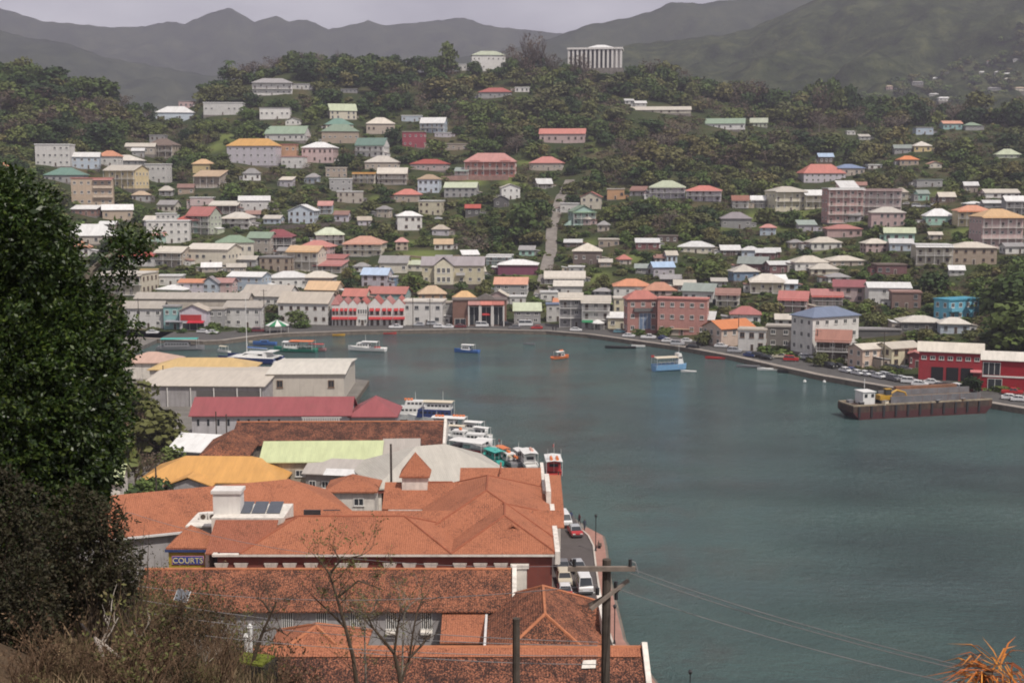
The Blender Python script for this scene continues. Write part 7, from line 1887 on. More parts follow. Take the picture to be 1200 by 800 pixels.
# the rest of the hillside: woods on the high ground, scrub and garden trees between the houses
rr = random.Random(3)
def region(px, py):
    """(kinds, height range) by place"""
    if px < 190 and py < 175: return 'ggggod', (8, 15)
    if py < 125: return 'gggoodo', (9, 15)
    if px > 600 and 60 < py < 200: return ('ggdodood' if px > 690 else 'ggood'), (8, 15)
    if py < 165: return 'ggggobd', (8, 13)
    if px > 1060 and py > 300: return 'gggb', (8, 14)
    return 'ggboood', (5, 10)
for step in range(11000):
    px = rr.uniform(-35, 1235); py = rr.uniform(90, 436)
    a, b = cell(px, py - 6)
    if cov[min(a, 209), min(b, 319)]: continue
    ks, (h0, h1) = region(px, py); k = rr.choice(ks); ht = rr.uniform(h0, h1); wd = ht * rr.uniform(1.1, 1.7)
    if try_plant(k, px, py, wd, ht): continue
    ht = rr.uniform(2.6, 4.6); try_plant(rr.choice('bbgod'), px, py, ht * rr.uniform(1.1, 1.8), ht)
print('plants', len(PLANTS), 'covered', cov[25:95, 10:310].mean())
# a second growth: low bushes that soften house footings and bare ground
n0 = len(PLANTS)
for step in range(6000):
    px = rr.uniform(-35, 1235); py = rr.uniform(120, 440); ht = rr.uniform(1.2, 2.8)
    try_plant(rr.choice('bbgood'), px, py, ht * rr.uniform(1.3, 2.4), ht, False, .12)
order = sorted(range(len(PLANTS)), key=lambda i: -PLANTS[i][9] - (1e6 if i < 101 else 0))
IND, REST = order[:285], order[285:]
for i in IND:
    k, x, y, z, wd, ht, q, px, py, ar = PLANTS[i]; tree(k, x, y, z, wd, ht, q, px, py)
VV, TT, MM = {'g': [], 'o': [], 'd': [], 'b': []}, {'g': [], 'o': [], 'd': [], 'b': []}, None
R2 = np.random.default_rng(5)
LOW_V = [crown_arrays(500 + i, nb=6, per=30, flat=.75, leaf=.11) for i in range(6)]
for i in REST:
    k, x, y, z, wd, ht, q, px, py, ar = PLANTS[i]
    k = 'd' if k == 'n' else ('g' if k == 'p' else k)
    v, f_ = (LOW_V[q % 6] if ar < 260 else CROWN_V[q]) if k != 'd' else THIN_V[q % 4]
    a = R2.uniform(0, 6.28); ca, sa = math.cos(a), math.sin(a)
    VV[k].append(np.stack([x + (v[:, 0] * ca - v[:, 1] * sa) * wd, y + (v[:, 0] * sa + v[:, 1] * ca) * wd, z - .1 * ht + v[:, 2] * ht * 1.02], 1))
    TT[k].append(np.full(len(v), R2.uniform(0, 1)))
for p_ in MTN:
    for q_ in range(16):
        x = p_.x + R2.uniform(-45, 45); y = p_.y - 4 + R2.uniform(-26, 22); u_ = 600 + 1500 * x / y
        z = MOUNT['near'](u_, (y - 1250) / 1050.)[2]; ht = R2.uniform(6, 11); wd = ht * R2.uniform(1.0, 1.5)
        if y < p_.y and abs(x - p_.x) < 9: ht = 3.5
        v, f_ = LOW_V[q_ % 6]; k = 'gob'[q_ % 3]
        VV[k].append(np.stack([x + v[:, 0] * wd, y + v[:, 1] * wd, z - .1 * ht + v[:, 2] * ht], 1)); TT[k].append(np.full(len(v), R2.uniform(0, 1)))
MATA = dict(g=leafmat('wood_dark', GREENS, use_attr=True), o=leafmat('wood_olive', OLIVE, use_attr=True), d=leafmat('wood_dry', DRYS, use_attr=True), b=leafmat('wood_bright', BRIGHT, use_attr=True))
NMS = dict(g='dark_woodland', o='olive_scrub', d='dry_scrub', b='green_undergrowth')
for k in VV:
    if not VV[k]: continue
    v = np.concatenate(VV[k]); f_ = np.arange(len(v)).reshape(-1, 4)
    o = inst(NMS[k], arr_mesh(NMS[k], v, f_, MATA[k], np.concatenate(TT[k]))); o['kind'] = 'stuff'
# ================================================================== THE NEAR SLOPE
fr_ = random.Random(17); FN = np.random.default_rng(23)
nleaf = leafmat('glossy_leaf', [(.010, .020, .004), (.024, .046, .008), (.070, .098, .015)], rough=.42, spec=.42, nscale=1.3, use_attr=True, trans=.18)  # dark tones stand in for shade, the yellowish top tone for sunlit leaves
tleaf = leafmat('thicket_leaf', [(.022, .018, .010), (.034, .028, .014), (.024, .032, .011)], rough=.7, nscale=1.2, use_attr=True)  # tones darkened so the shade below the big tree sits in the leaf colour
oleaf = leafmat('olive_leaf', [(.080, .075, .025), (.105, .11, .035), (.14, .115, .05)], rough=.7, nscale=1.2, use_attr=True)
dryl = leafmat('dry_twig', [(.080, .048, .030), (.115, .072, .044), (.17, .11, .065)], rough=.9, nscale=1.5, use_attr=True)
def leaves_at(C, N, ln, wd, per, spread, droop=.25):
    """rosettes of pointed leaves at centres C with outward directions N"""
    n = len(C); Cc = np.repeat(C, per, 0) + FN.normal(size=(n * per, 3)) * spread; Nn = np.repeat(N, per, 0) + FN.normal(size=(n * per, 3)) * .8
    Nn[:, 2] -= droop; Nn /= np.linalg.norm(Nn, axis=1)[:, None]
    s = np.cross(Nn, FN.normal(size=Nn.shape)); s /= np.linalg.norm(s, axis=1)[:, None]
    L_ = ln * FN.uniform(.6, 1.25, (n * per, 1)); W_ = wd * FN.uniform(.7, 1.2, (n * per, 1))
    V = np.stack([Cc, Cc + Nn * L_ * .5 + s * W_, Cc + Nn * L_, Cc + Nn * L_ * .5 - s * W_], 1).reshape(-1, 3)
    tone = np.repeat(np.clip(FN.normal(.5, .25, n * per), 0, 1), 4)
    return V, np.arange(len(V)).reshape(-1, 4), tone
def lobes_to_leaves(L, per_area, ln, wd, per, fillin=.35):
    Cs, Ns = [], []
    for (x, y, z, q) in L:
        n = max(5, int(per_area * q * q * (.42 if q < .32 else 1.)))
        v = FN.normal(size=(n, 3)); v /= np.linalg.norm(v, axis=1)[:, None]
        bump = 1 + .18 * np.sin(v[:, 0] * 6 + x * 3) * np.sin(v[:, 2] * 7 + z * 2)
        rad = q * bump * np.where(FN.uniform(size=n) < fillin, FN.uniform(.4, .9, n), FN.uniform(.88, 1.08, n))
        Cs.append(np.array([x, y, z]) + v * rad[:, None]); Ns.append(v)
    return leaves_at(np.concatenate(Cs), np.concatenate(Ns), ln, wd, per, ln * .35)
def branch(mb, p0, d, ln_, r, depth, rnd, mi=0, gn=.16, n=4):
    p0 = Vector(p0); d = Vector(d).normalized(); P = [p0]; q = p0; dd = d
    for k in range(4):
        dd = (dd + Vector((rnd.uniform(-gn, gn), rnd.uniform(-gn, gn), rnd.uniform(-gn * .5, gn)))).normalized(); q = q + dd * ln_ / 4; P.append(q)
    mb.tube(P, [r * (1 - .16 * k) for k in range(5)], n, mi)
    tips = [P[-1]]
    if depth > 0:
        for k in range(rnd.choice((2, 3, 3))):
            i = rnd.choice((2, 3, 4)); a = rnd.uniform(0, 6.28)
            side = Vector((math.cos(a), math.sin(a), rnd.uniform(.1, .8)))
            tips += branch(mb, P[i], dd * .7 + side * .75, ln_ * rnd.uniform(.5, .75), r * .5, depth - 1, rnd, mi, gn, n)
    return tips
# ---- the big dark tree
YT = 24.0
base = Vector((-9.6, YT, float(ground_h(-9.6, YT)) - .3))
th = thing('broadleaf_tree', base, 0, 'big dark glossy leaved tree filling the near edge, one bough reaching over the harbour', 'tree')
LB = [(-60, 255, 75), (5, 265, 62), (30, 300, 55), (-20, 340, 90), (50, 330, 40), (66, 352, 42), (98, 352, 26), (40, 400, 80), (106, 392, 38), (116, 372, 26), (-30, 450, 100), (60, 460, 80), (115, 425, 34), (98, 470, 48), (20, 520, 90), (85, 530, 52),
      (105, 555, 34), (40, 590, 70), (85, 590, 38), (-30, 620, 80), (5, 235, 38), (-30, 225, 40), (38, 255, 30), (122, 505, 22), (108, 520, 24),
      (118, 296, 14), (132, 284, 17), (147, 277, 16), (160, 283, 15), (172, 279, 14), (149, 297, 13), (162, 302, 12), (135, 305, 12), (153, 322, 9), (143, 332, 9), (126, 325, 10), (180, 274, 8), (140, 290, 14), (155, 290, 12), (168, 290, 10), (135, 313, 9), (158, 311, 8), (144, 325, 8)]
for px, py in ((8, 212), (28, 222), (48, 236), (62, 252), (74, 268), (70, 286), (84, 305), (98, 318), (112, 332), (128, 352), (140, 368), (150, 382), (152, 402), (146, 420), (158, 408), (138, 440), (150, 452), (156, 470), (148, 492), (138, 512), (140, 530), (132, 550), (124, 572), (118, 590), (-6, 214), (18, 208), (84, 290), (122, 340), (158, 390)):
    LB.append((px + fr_.uniform(-5, 5), py + fr_.uniform(-4, 4), fr_.uniform(7, 13)))
Lw = []
for px, py, rp in LB:
    for dy in ((-.9, .9) if rp > 50 else (0,)):
        p = at_y(px, py, YT + dy * rp / 62 + fr_.uniform(-.4, .4)); Lw.append((p.x - base.x, p.y - base.y, p.z - base.z, rp * YT / 1500.))
v, f, tn = lobes_to_leaves(Lw, 600, .105, .027, 9)
inst('crown', arr_mesh('crown', v, f, nleaf, tn), th)
# inner, shaded foliage that closes the crown
Lw2 = [(x, y, z, q * .72) for x, y, z, q in Lw if q > .45]
v, f, tn = lobes_to_leaves(Lw2, 100, .22, .07, 3, .8); inst('inner_foliage', arr_mesh('inner_foliage', v, f, nleaf, tn), th)
def loc_(px, py, dy=0.): return at_y(px, py, YT + dy) - base
MB().tube([(0, 0, -.4), loc_(5, 640), loc_(15, 560), loc_(20, 460), loc_(10, 360)], [.34, .28, .24, .18, .1], 10).build('trunk', barkm, th)
MB().tube([loc_(16, 540), loc_(50, 440), loc_(85, 360), loc_(108, 316), loc_(125, 302), loc_(140, 293), loc_(160, 284)], [.13, .11, .085, .06, .045, .03, .012], 7).build('bough', paleb, th)
for a_ in ([(14, 500), (60, 490), (110, 500)], [(20, 460), (-30, 400), (-60, 300)], [(20, 430), (50, 370), (60, 300)], [(125, 302), (132, 288), (128, 275)], [(140, 293), (150, 305), (152, 320)]):
    MB().tube([loc_(*q) for q in a_], [.07 if a_[0][0] < 100 else .022, .05 if a_[0][0] < 100 else .015, .015 if a_[0][0] < 100 else .006], 6).build('bough', barkm, th)
# ---- dark thicket below it and vine hung bush at the very edge
def bush(name, px, py, Y, lobes, m, label, cat, per_area=300, ln=.14, wd=.04, per=5, group=None, twigs=14, tw=.018):
    p = at_y(px, py, Y); gz_ = float(ground_h(p.x, Y)); b = Vector((p.x, Y, gz_ - .2)); th = thing(name, b, 0, label, cat, group)
    Lw = []
    for (qx, qy, rp) in lobes:
        q = at_y(qx, qy, Y + fr_.uniform(-.5, .5)); Lw.append((q.x - b.x, q.y - b.y, q.z - b.z, rp * Y / 1500.))
    v, f, tn = lobes_to_leaves(Lw, per_area, ln, wd, per); inst('foliage', arr_mesh('foliage', v, f, m, tn), th)
    mb = MB()
    for k in range(twigs):
        x, y, z, q = Lw[k % len(Lw)]; e = Vector((x, y, z)) + Vector((fr_.uniform(-1, 1), fr_.uniform(-1, 1), fr_.uniform(.2, 1.2))) * q
        s0 = Vector((fr_.uniform(-.3, .3), fr_.uniform(-.3, .3), 0)); mid = s0.lerp(e, .5) + Vector((fr_.uniform(-.3, .3), 0, .2))
        mb.tube([s0, mid, e], [tw * 1.6, tw, tw * .3], 5)
    mb.build('stem', barkm, th)
    return th
bush('thicket', 110, 660, 21, [(80, 640, 42), (115, 650, 36), (140, 665, 26), (95, 690, 38), (60, 700, 40), (135, 690, 24), (150, 650, 16), (120, 615, 28), (90, 605, 34), (155, 680, 14)], tleaf, 'dark brownish thicket hanging under the big tree', 'thicket', 900, .085, .02, 7, None, 30, .012)
bush('vine_bush', 15, 700, 14, [(5, 640, 50), (25, 700, 45), (0, 760, 60), (30, 770, 34), (10, 590, 40), (38, 730, 24), (30, 640, 24)], tleaf, 'dusky vine hung bush at the lower corner below the big tree', 'bush', 2200, .055, .014, 7, None, 30, .008)
bush('thicket', 140, 600, 30, [(120, 610, 20), (145, 625, 22), (160, 640, 16), (130, 640, 24), (165, 660, 12)], tleaf, 'bare reddish brown thicket at the edge of the turned terracotta roof', 'thicket', 160, .08, .018, 4, None, 34, .012)
# ---- dry brush over the slope
def brush_mesh(seed, n, hgt, leaf=0):
    rnd = random.Random(seed); mb = MB(); tips = []
    for k in range(n):
        a = rnd.uniform(0, 6.28); sp = rnd.uniform(.1, .75); h_ = hgt * rnd.uniform(.5, 1.05)
        tips += branch(mb, (rnd.uniform(-.12, .12), rnd.uniform(-.12, .12), -.1), (math.cos(a) * sp, math.sin(a) * sp, 1), h_ * .62, .014, 2, rnd, 0, .22, 3)
    V_ = np.array(mb.v); F_ = None
    me = bpy.data.meshes.new('dry_bush'); me.from_pydata(mb.v, [], mb.f); me.materials.append(dryl)
    tn = np.clip(FN.normal(.5, .25, len(mb.v)), 0, 1); a_ = me.attributes.new('tone', 'FLOAT', 'POINT'); a_.data.foreach_set('value', tn.astype(np.float32))
    return me, tips
BR = [brush_mesh(900 + i, 16, 1.) for i in range(4)]
BRL = []
for me_, tips in BR:
    c = np.array([tuple(t_) for t_ in tips]); nn = c - np.array([0, 0, .2]); nn /= np.linalg.norm(nn, axis=1)[:, None]
    v, f, tn = leaves_at(c, nn, .05, .012, 4, .035)
    BRL.append((arr_mesh('leaf_spray', v, f, oleaf, tn), arr_mesh('leaf_spray', v, f, dryl, tn), arr_mesh('leaf_spray', v, f, tleaf, tn)))
def brush(px, py, wd, ht, k, leafy, label=None, Y=None):
    if Y is not None and px < 245: ht *= .78
    p = on_ground(px, py) if Y is None else at_y(px, py, Y)
    if p is None: return
    if Y is not None: p.z = float(ground_h(p.x, p.y))
    th = thing('dry_bush' if leafy != 0 else 'scrub_bush', (p.x, p.y, p.z - .05), fr_.uniform(0, 6.28), label, 'bush', 'bushes on the near slope')
    inst('twig_foliage', BR[k % 4][0], th, sc=(wd, wd, ht))
    if leafy is not None: inst('foliage', BRL[k % 4][leafy], th, sc=(wd, wd, ht))
    NB.append(dict(o=th, x=px, y=py, leafy=leafy, ht=ht))
NB = []
for i in range(110):
    px, py = fr_.uniform(30, 330), fr_.uniform(640, 830)
    if px > 150 + (py - 640) * 1.25: px *= .55
    if 40 < px < 120 and py > 745 and fr_.random() < .6: continue
    if px < 140 and py < 742: continue
    ht = fr_.uniform(.7, 1.7) if px > 150 else fr_.uniform(.3, .7); brush(px, py, ht * fr_.uniform(.8, 1.2), ht, i, fr_.choice((1, 1, 1, 2, 2, None, 0)))
for i, (px, Y, ht) in enumerate([(180, 58, 4.2), (200, 62, 5.0), (215, 55, 4.6), (235, 64, 5.6), (255, 60, 5.8), (275, 66, 6.2), (300, 62, 5.6), (320, 66, 6.0), (340, 60, 4.2), (245, 52, 4.2), (285, 54, 4.4), (222, 70, 5.5), (265, 72, 6.), (190, 68, 4.6), (308, 72, 6.0), (165, 60, 3.6), (172, 72, 4.0)]):
    brush(px, 800, ht * .62, ht, i, 0 if i % 3 else 1, None, Y)
for i, (px, Y, ht) in enumerate([(345, 44, 3.2), (365, 47, 3.6), (385, 44, 3.0), (405, 48, 3.4), (330, 46, 3.2), (425, 46, 2.6), (375, 52, 3.6)]):
    brush(px, 800, ht * .8, ht, i, 1, None, Y)
# ---- thin bare trees in front of the roofs
def bare_tree(label, Y, paths, seed, leafm=None, m=barkm, r0=.075, tl=1.1, leaf_from=0):
    rnd = random.Random(seed); p = at_y(*paths[0][0], Y); b = Vector((p.x, Y, float(ground_h(p.x, Y)) - .3)); th = thing('bare_tree', b, 0, label, 'tree'); tips = []
    mb = MB(); q0 = at_y(*paths[0][0], Y) - b; mb.tube([(0, 0, -.3), q0], [r0 * 1.25, r0], 7)
    for k, pts in enumerate(paths):
        P = [at_y(px, py, Y + .12 * j * (1 if k % 2 else -1)) - b for j, (px, py) in enumerate(pts)]; n = len(P)
        rr0 = r0 if k == 0 else r0 * .55; mb.tube(P, [rr0 * (1 - .8 * j / (n - 1)) + .008 for j in range(n)], 7)
    mb.build('trunk', m, th); tw = MB()
    for k, pts in enumerate(paths):
        P = [at_y(px, py, Y + .12 * j * (1 if k % 2 else -1)) - b for j, (px, py) in enumerate(pts)]
        for j in range(1, len(P)):
            for q in range(3):
                s0 = P[j - 1].lerp(P[j], rnd.random()); tips += branch(tw, s0, (rnd.uniform(-1, 1), rnd.uniform(-.8, .8), rnd.uniform(.2, 1)), tl * rnd.uniform(.5, 1.1), .016, 2, rnd, 0, .25, 4)
    tw.build('twigs', m, th)
    if leafm is not None:
        c = np.array([tuple(t_) for t_ in tips[leaf_from:]]); nn = FN.normal(size=c.shape); nn /= np.linalg.norm(nn, axis=1)[:, None]
        v, f, tn = leaves_at(c, nn, .10, .024, 3, .06); inst('foliage', arr_mesh('foliage', v, f, leafm, tn), th)
    return th
bare_tree('slender dark tree with sparse olive leaves before the mouldy roof', 42, [[(422, 830), (414, 770), (405, 735), (395, 700), (386, 672), (374, 655)], [(395, 700), (420, 680), (448, 690)], [(386, 672), (400, 655), (425, 650)], [(405, 735), (385, 715), (368, 700)]], 5, oleaf, tl=1.0)
bare_tree('forked leafless dark tree standing tallest before the frontmost roof', 40, [[(472, 830), (468, 790), (462, 765), (448, 748), (437, 735), (430, 720)], [(470, 800), (480, 770), (484, 740), (489, 715), (496, 700)], [(462, 765), (466, 735), (470, 712)], [(480, 770), (495, 755), (505, 742)]], 8, None, tl=.9)
bare_tree('leaning bare tree with crooked pale twigs at the left thicket', 44, [[(292, 800), (299, 765), (308, 740), (318, 718), (324, 704)], [(308, 740), (322, 735), (338, 745)], [(318, 718), (308, 704), (300, 700)]], 12, None, tl=1.0)
bare_tree('pale barked leafless sapling between the two dark trees', 48, [[(429, 830), (428, 770), (427, 735), (428, 715)], [(427, 735), (437, 716), (440, 705)], [(428, 740), (418, 722), (412, 712)]], 15, oleaf, paleb, .04, .8)
bare_tree('pale bare sapling with few twigs over the lean-to roof', 47, [[(470, 830), (472, 760), (473, 720), (468, 705)], [(473, 720), (480, 708), (478, 700)]], 19, oleaf, paleb, .04, .8)
bare_tree('spindly white stemmed shrub among the brown brush', 30, [[(240, 810), (240, 780), (239, 765)], [(240, 775), (246, 762)]], 21, None, paleb, .03, .5)
# ---- trees of the hillside beyond the big tree
for px, py, Y, wd, ht, k, lb in [(188, 500, 236, 12, 9, 'o', 'dull olive rounded tree before the crimson roofed warehouse'), (205, 485, 244, 9, 7, 'o', 'low olive tree touching the wall of slit windows'), (186, 545, 205, 6.5, 6.5, 'g', 'small dark green tree beside the white sheet roof'),
        (158, 520, 215, 9, 8, 'd', 'brown dry crowned tree between the big tree and the olive one'), (168, 560, 196, 7, 6, 'b', 'bushy tree at the corner of the orange yellow roof'), (150, 480, 245, 10, 9, 'o', 'olive tree half behind the big dark tree'), (140, 545, 190, 9, 8, 'g', 'dark tree behind the leaves of the big tree, lower'),
        (120, 500, 210, 11, 10, 'g', 'dark tree behind the leaves of the big tree, upper'), (178, 530, 222, 6, 5, 'd', 'brown bush just above the small dark green tree'), (196, 520, 228, 6, 5, 'b', 'green bush by the small white warehouse')]:
    p = at_y(px, py, Y); z = float(ground_h(p.x, Y)); t_ = tree(k, p.x, Y, z, wd, ht, fr_.randrange(8), px, py); tag(t_, lb, 'tree'); TREES.pop()
for i in range(60):
    px, py = fr_.uniform(-30, 215), fr_.uniform(425, 600); p = on_ground(px, py)
    if p is None or p.y > 330 or p.z < 2.2: continue
    ht = fr_.uniform(2.5, 5.5); tree(fr_.choice('bbogd'), p.x, p.y, p.z, ht * 1.4, ht, fr_.randrange(8), px, py)
    TREES[-1]['slope'] = True
# ---- dry grass
C_, H__ = [], []
for i in range(9000):
    px, py = fr_.uniform(46, 340), fr_.uniform(640, 815) if i % 4 else fr_.uniform(430, 640)
    p = on_ground(px, py)
    if p is None or p.z < 2 or p.y > 320: continue
    for q in range(3): C_.append((p.x + fr_.uniform(-.15, .15), p.y + fr_.uniform(-.15, .15), p.z - .03)); H__.append(fr_.uniform(.1, .4) * (.25 + p.y / 45))
C_ = np.array(C_); H__ = np.array(H__)[:, None]; n = len(C_)
lean = FN.normal(size=(n, 3)) * .35; lean[:, 2] = 1; a = FN.uniform(0, 6.28, n); sd = np.stack([np.cos(a), np.sin(a), np.zeros(n)], 1) * (.003 + .0006 * C_[:, 1:2])
gv = np.stack([C_ - sd, C_ + sd, C_ + lean * H__ + sd * .2, C_ + lean * H__ - sd * .2], 1).reshape(-1, 3)
gm_ = leafmat('dry_grass', [(.055, .055, .022), (.11, .080, .045), (.19, .135, .08), (.13, .09, .055)], rough=.9, nscale=.4, use_attr=True)
o = inst('dry_grass', arr_mesh('dry_grass', gv, np.arange(n * 4).reshape(-1, 4), gm_, np.repeat(FN.uniform(0, 1, n), 4))); o['kind'] = 'stuff'
# ---- fallen branches, ledge, posts, solar lamp
for pts, lb in (([(96, 754), (108, 768), (122, 778), (140, 792), (152, 804)], 'long bleached fallen branch on the brown slope'), ([(120, 730), (122, 738), (128, 750)], 'short bleached stick below the dark thicket'), ([(158, 755), (164, 766)], 'small pale stick in the brush'), ([(112, 770), (118, 788), (124, 804)], 'side limb of the long fallen branch, pointing down')):
    P = []
    for px, py in pts:
        q = on_ground(px, py); q.z += .35; P.append(q)
    th = thing('fallen_branch', P[0], 0, lb, 'branch'); mb = MB(); mb.tube([q - P[0] for q in P], [.035 - .02 * k / len(P) for k in range(len(P))], 6); mb.build('limb', mat('bleached_wood', (.5, .44, .38), .9), th)
    mb = MB(); branch(mb, P[len(P) // 2] - P[0], (.4, .1, .8), .5, .012, 1, fr_); mb.build('twig', mat('bleached_wood', (.5, .44, .38)), th)
p = at_y(300, 772, 44); th = thing('stone_ledge', p, R(-18), 'dark stone ledge with a mossy green top above the frontmost roof', 'ledge')
MB().box(-.75, .6, -.5, .5, -4, -.05).build('block', mat('dark_stone', (.05, .045, .04), .95, .1, .5, 2., bump=.5), th); MB().box(-.72, .5, -.47, .47, -.048, .03).build('moss', mat('moss', (.15, .17, .03), .95, .1, .4, 3., bump=.5, bscale=12), th)
for px, py, h_, lb in ((289, 768, .75, 'taller of two white posts by the mossy ledge'), (293, 748, .45, 'shorter of two white posts by the mossy ledge')):
    p = at_y(px, py, 46); th = thing('white_post', p, 0, lb, 'post'); MB().cyl(0, 0, -4, h_, .09, 8).build('shaft', pw, th); MB().cyl(0, 0, h_, h_ + .12, .12, 8, r2=.05).build('cap', pw, th)
p = at_y(214, 735, 45); top = at_y(216, 700, 45).z - p.z; th = thing('solar_lamp', p, 0, 'small solar lamp on a dark post above the brush', 'lamp')
MB().cyl(0, 0, -3, top, .05, 8).build('post', ironm, th)
o = MB().box(-.22, .22, -.2, .2, -.03, .03).build('panel', mat('solar_glass', (.09, .10, .12), .25, .5, .2, 2.), th, loc=(.03, 0, top + .1)); o.rotation_euler = (R(48), R(14), 0)
o2 = MB().box(-.25, .25, -.23, .23, -.05, -.031).build('frame', mat('grey_frame', (.45, .47, .48), .5), o)
# ---- rust coloured dry plant at the lower corner
YP = 7.2; c = at_y(1158, 787, YP); gz_ = float(ground_h(c.x, YP)); th = thing('dry_plant', (c.x, YP, gz_ - .2), 0, 'spiky rust orange dead plant poking in at the lower corner', 'plant')
top = c.z - gz_ + .2; MB().tube([(.1, 0, 0), (.06, .05, top * .6), (0, 0, top)], [.06, .045, .03], 8).build('stem', barkm, th)
mb = MB(); rn = random.Random(4)
for k in range(110):
    a = rn.uniform(1.5, 5.2) if k < 88 else rn.uniform(-1.5, 1.5); el = rn.uniform(-.5, .55); L_ = rn.uniform(.18, .4); w_ = rn.uniform(.004, .008)
    d = Vector((math.cos(a) * math.cos(el), math.sin(a) * math.cos(el) * .8, math.sin(el))); s0 = Vector((rn.uniform(-.05, .12), rn.uniform(-.05, .05), top + rn.uniform(-.14, .06)))
    sd_ = d.cross(Vector((rn.uniform(-.4, .4), rn.uniform(-.4, .4), 1))).normalized(); m1 = s0 + d * L_ * .5 + Vector((0, 0, .02)); e = s0 + d * L_ - Vector((0, 0, rn.uniform(0, .1)))
    up_ = sd_.cross(d).normalized() * w_ * .35
    mb.add([s0 - sd_ * w_ * .5, s0 + sd_ * w_ * .5, m1 + sd_ * w_ + up_, e, m1 - sd_ * w_ + up_, m1 - up_], [(0, 1, 2, 5), (0, 5, 4), (5, 2, 3), (5, 3, 4)])
me = mb.mesh('fronds', leafmat('rusty_frond', [(.15, .038, .012), (.36, .10, .02), (.60, .26, .05), (.24, .07, .02)], rough=.7, nscale=3., use_attr=True))
a_ = me.attributes.new('tone', 'FLOAT', 'POINT'); a_.data.foreach_set('value', np.repeat(FN.uniform(0, 1, 110), 6).astype(np.float32)); inst('fronds', me, th)
# ================================================================== WORDS FOR EVERYTHING STILL UNNAMED
MARKS = [(697, 66, 'the white columned hall'), (572, 68, 'the pale ridge mansion'), (318, 102, 'the white ridge villa'), (296, 180, 'the orange roofed apartment block'), (575, 196, 'the salmon mansion'), (106, 226, 'the tan apartment block'),
         (196, 271, 'the white flat roofed block'), (682, 253, 'the mint green house'), (531, 317, 'the yellow school'), (432, 366, 'the red gabled row'), (562, 366, 'the brick awning building'), (752, 366, 'the salmon hotel'), (988, 241, 'the pink apartment tower'),
         (1172, 270, 'the pink verandah house'), (1124, 362, 'the cyan block'), (970, 388, 'the blue roofed hall'), (1117, 424, 'the big red warehouse'), (1065, 470, 'the cargo barge'), (230, 372, 'the west quay shops'), (660, 160, 'the long coral roofed house'),
         (237, 259, 'the steep red roofed house'), (607, 314, 'the purple house'), (783, 222, 'the lilac verandah house'), (864, 259, 'the grey stilted house'), (641, 318, 'the hill lane'), (1143, 254, 'the yellow walled house'), (358, 360, 'the long white warehouse'),
         (385, 336, 'the orange roofed shed'), (426, 289, 'the wide orange roofed house'), (485, 162, 'the crimson house'), (852, 148, 'the green roofed lodge'), (775, 128, 'the long cream roof'), (60, 182, 'the tall white block'), (203, 134, 'the pale blue ridge house'),
         (872, 320, 'the blue pyramid roofed house'), (855, 390, 'the orange roofed stone house'), (695, 380, 'the white parasol'), (325, 383, 'the green striped tent'), (965, 204, 'the wide lilac grey house'), (434, 173, 'the dark green roofed house'), (1018, 417, 'the cream quay houses'),
         (1188, 432, 'the second red warehouse'), (478, 259, 'the white cube house'), (354, 252, 'the pale blue gabled house'), (441, 325, 'the pale blue roofed house'), (663, 322, 'the stacked cream roofs'), (818, 287, 'the cream hip roofed bungalow'), (1143, 297, 'the tan hip roofed house'),
         (993, 271, 'the pink bungalow'), (1044, 345, 'the white two storey box'), (932, 353, 'the pink gabled house'), (335, 157, 'the green gabled roof'), (399, 133, 'the cream gabled cottage'), (581, 110, 'the red roof under the ridge'), (1082, 173, 'the yellow pyramid roofed cottage'), (1183, 180, 'the pale green cottage')]
USED = {}
for o in SC.objects:
    if o.parent is None and o.get('label'): USED[o['label'].lower()] = o
def rels(x, y, skip=6):
    out = []
    for mx_, my_, ph in sorted(MARKS, key=lambda m: math.hypot(m[0] - x, (m[1] - y) * 1.3))[:9]:
        dx, dy = x - mx_, y - my_; d = math.hypot(dx, dy)
        if d < skip: continue
        if abs(dx) > 1.6 * abs(dy): r = 'right of' if dx > 0 else 'left of'
        elif abs(dy) > 1.6 * abs(dx): r = 'below' if dy > 0 else 'above'
        else: r = ('lower' if dy > 0 else 'upper') + (' right of' if dx > 0 else ' left of')
        out.append((('just ' if d < 45 and ' ' not in r.replace(' of', '') else '') + r, ph, d))
    return out
def unique(base, x, y, extra=(), share=False):
    rl = rels(x, y); cands = []
    for r, ph, d in rl[:5]: cands.append(f'{base}, {r} {ph}')
    for e in extra:
        for r, ph, d in rl[:4]: cands.append(f'{e} {base}, {r} {ph}')
    for i in range(min(5, len(rl))):
        for j in range(i + 1, min(7, len(rl))): cands.append(f'{base}, {rl[i][0]} {rl[i][1]}, {rl[j][0]} {rl[j][1]}')
    ok = [c for c in cands if len(c.replace('-', ' ').split()) <= 16]
    for c in ok:
        if c.lower() not in USED: USED[c.lower()] = 1; return c
    return (ok or cands)[0]
NUMW = {1: 'single storey', 2: 'two storey', 3: 'three storey', 4: 'four storey'}
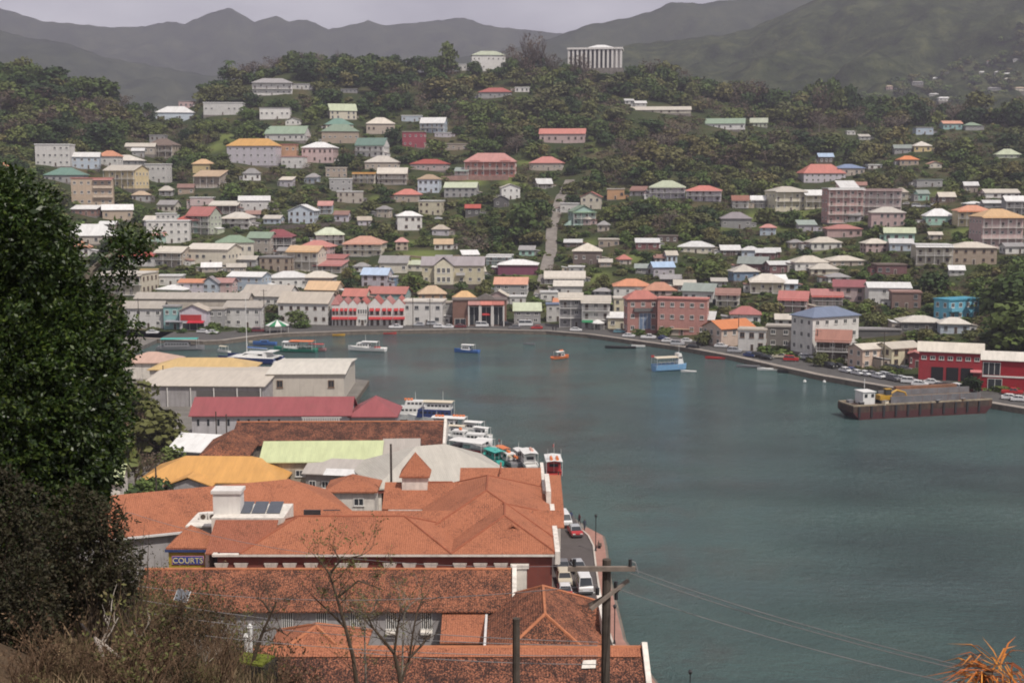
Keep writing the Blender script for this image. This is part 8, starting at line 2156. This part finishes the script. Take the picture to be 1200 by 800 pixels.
for h in HOUSES:
    o = h['o']; g_ = o.get('group')
    if h['label']:
        tag(o, h['label'], h['cat'])
        USED[h['label'].lower()] = o; continue
    sz = 'small' if h['w'] < 10.5 else ('big' if h['w'] > 21 else '')
    wl, rf = nice(h['wall']), nice(h['roof'])
    base = f"{sz} {wl} house with {rf} {KIND_WORD[h['typ']]} roof".strip()
    ext = [NUMW[h['st']]] + (['verandahed'] if ('v' in h['opts'] or 'w' in h['opts']) else [])
    tag(o, unique(base, h['x'], h['y'], ext), h['cat'], 'houses around the harbour')
KW = dict(g=('dark green leafy tree', 'tree'), o=('olive toned leafy tree', 'tree'), b=('bright green bushy tree', 'tree'), d=('dry brownish tree', 'tree'), n=('bare leafless tree', 'tree'), p=('palm tree', 'palm'), s=('green shrub', 'shrub'))
for t_ in TREES:
    o = t_['o']
    if o.get('label'): continue
    w_, c_ = KW[t_['kind']]; hgt = t_['ht']; sz = 'tall' if hgt > 14 else ('low' if hgt < 6 else ('broad' if t_['wd'] > hgt * 1.5 else ''))
    if t_.get('slope'): lab = f'{sz} {w_} on the near slope beyond the big dark tree'.strip()
    else: lab = unique(f'{sz} {w_}'.strip(), t_['x'], t_['y'], ['rounded', 'thick'] if False else [])
    tag(o, lab, c_, 'trees on the near slope' if t_.get('slope') else 'trees on the hillside')
KN = dict(car='car', suv='tall car', van='van', minibus='minibus', pickup='pickup truck')
for c_ in CARS:
    o = c_['o']
    if o.get('label'): continue
    o['label'] = unique(f"{c_['col']} {KN[c_['kind']]} parked".replace('parked', 'standing') if c_['y'] < 260 and c_['x'] > 1000 else f"{c_['col']} {KN[c_['kind']]} parked", c_['x'], c_['y'])
for b_ in NB:
    o = b_['o']
    lf = {None: 'leafless brown twiggy bush', 0: 'twiggy bush with olive leaves', 1: 'twiggy bush with dry tan leaves', 2: 'dark leaved twiggy bush'}[b_['leafy']]
    sz = 'tall' if b_['ht'] > 2.2 else ('low' if b_['ht'] < 1.1 else 'mid sized')
    x, y = b_['x'], b_['y']
    pl = 'before the mouldy tile roofs' if y > 795 and b_['ht'] > 2.2 else ('below the dark thicket' if x < 150 and y < 740 else ('at the bottom edge of the slope' if y > 775 else ('near the bleached fallen branch' if x < 170 else 'beside the mossy stone ledge')))
    o['label'] = f'{sz} {lf} {pl}'
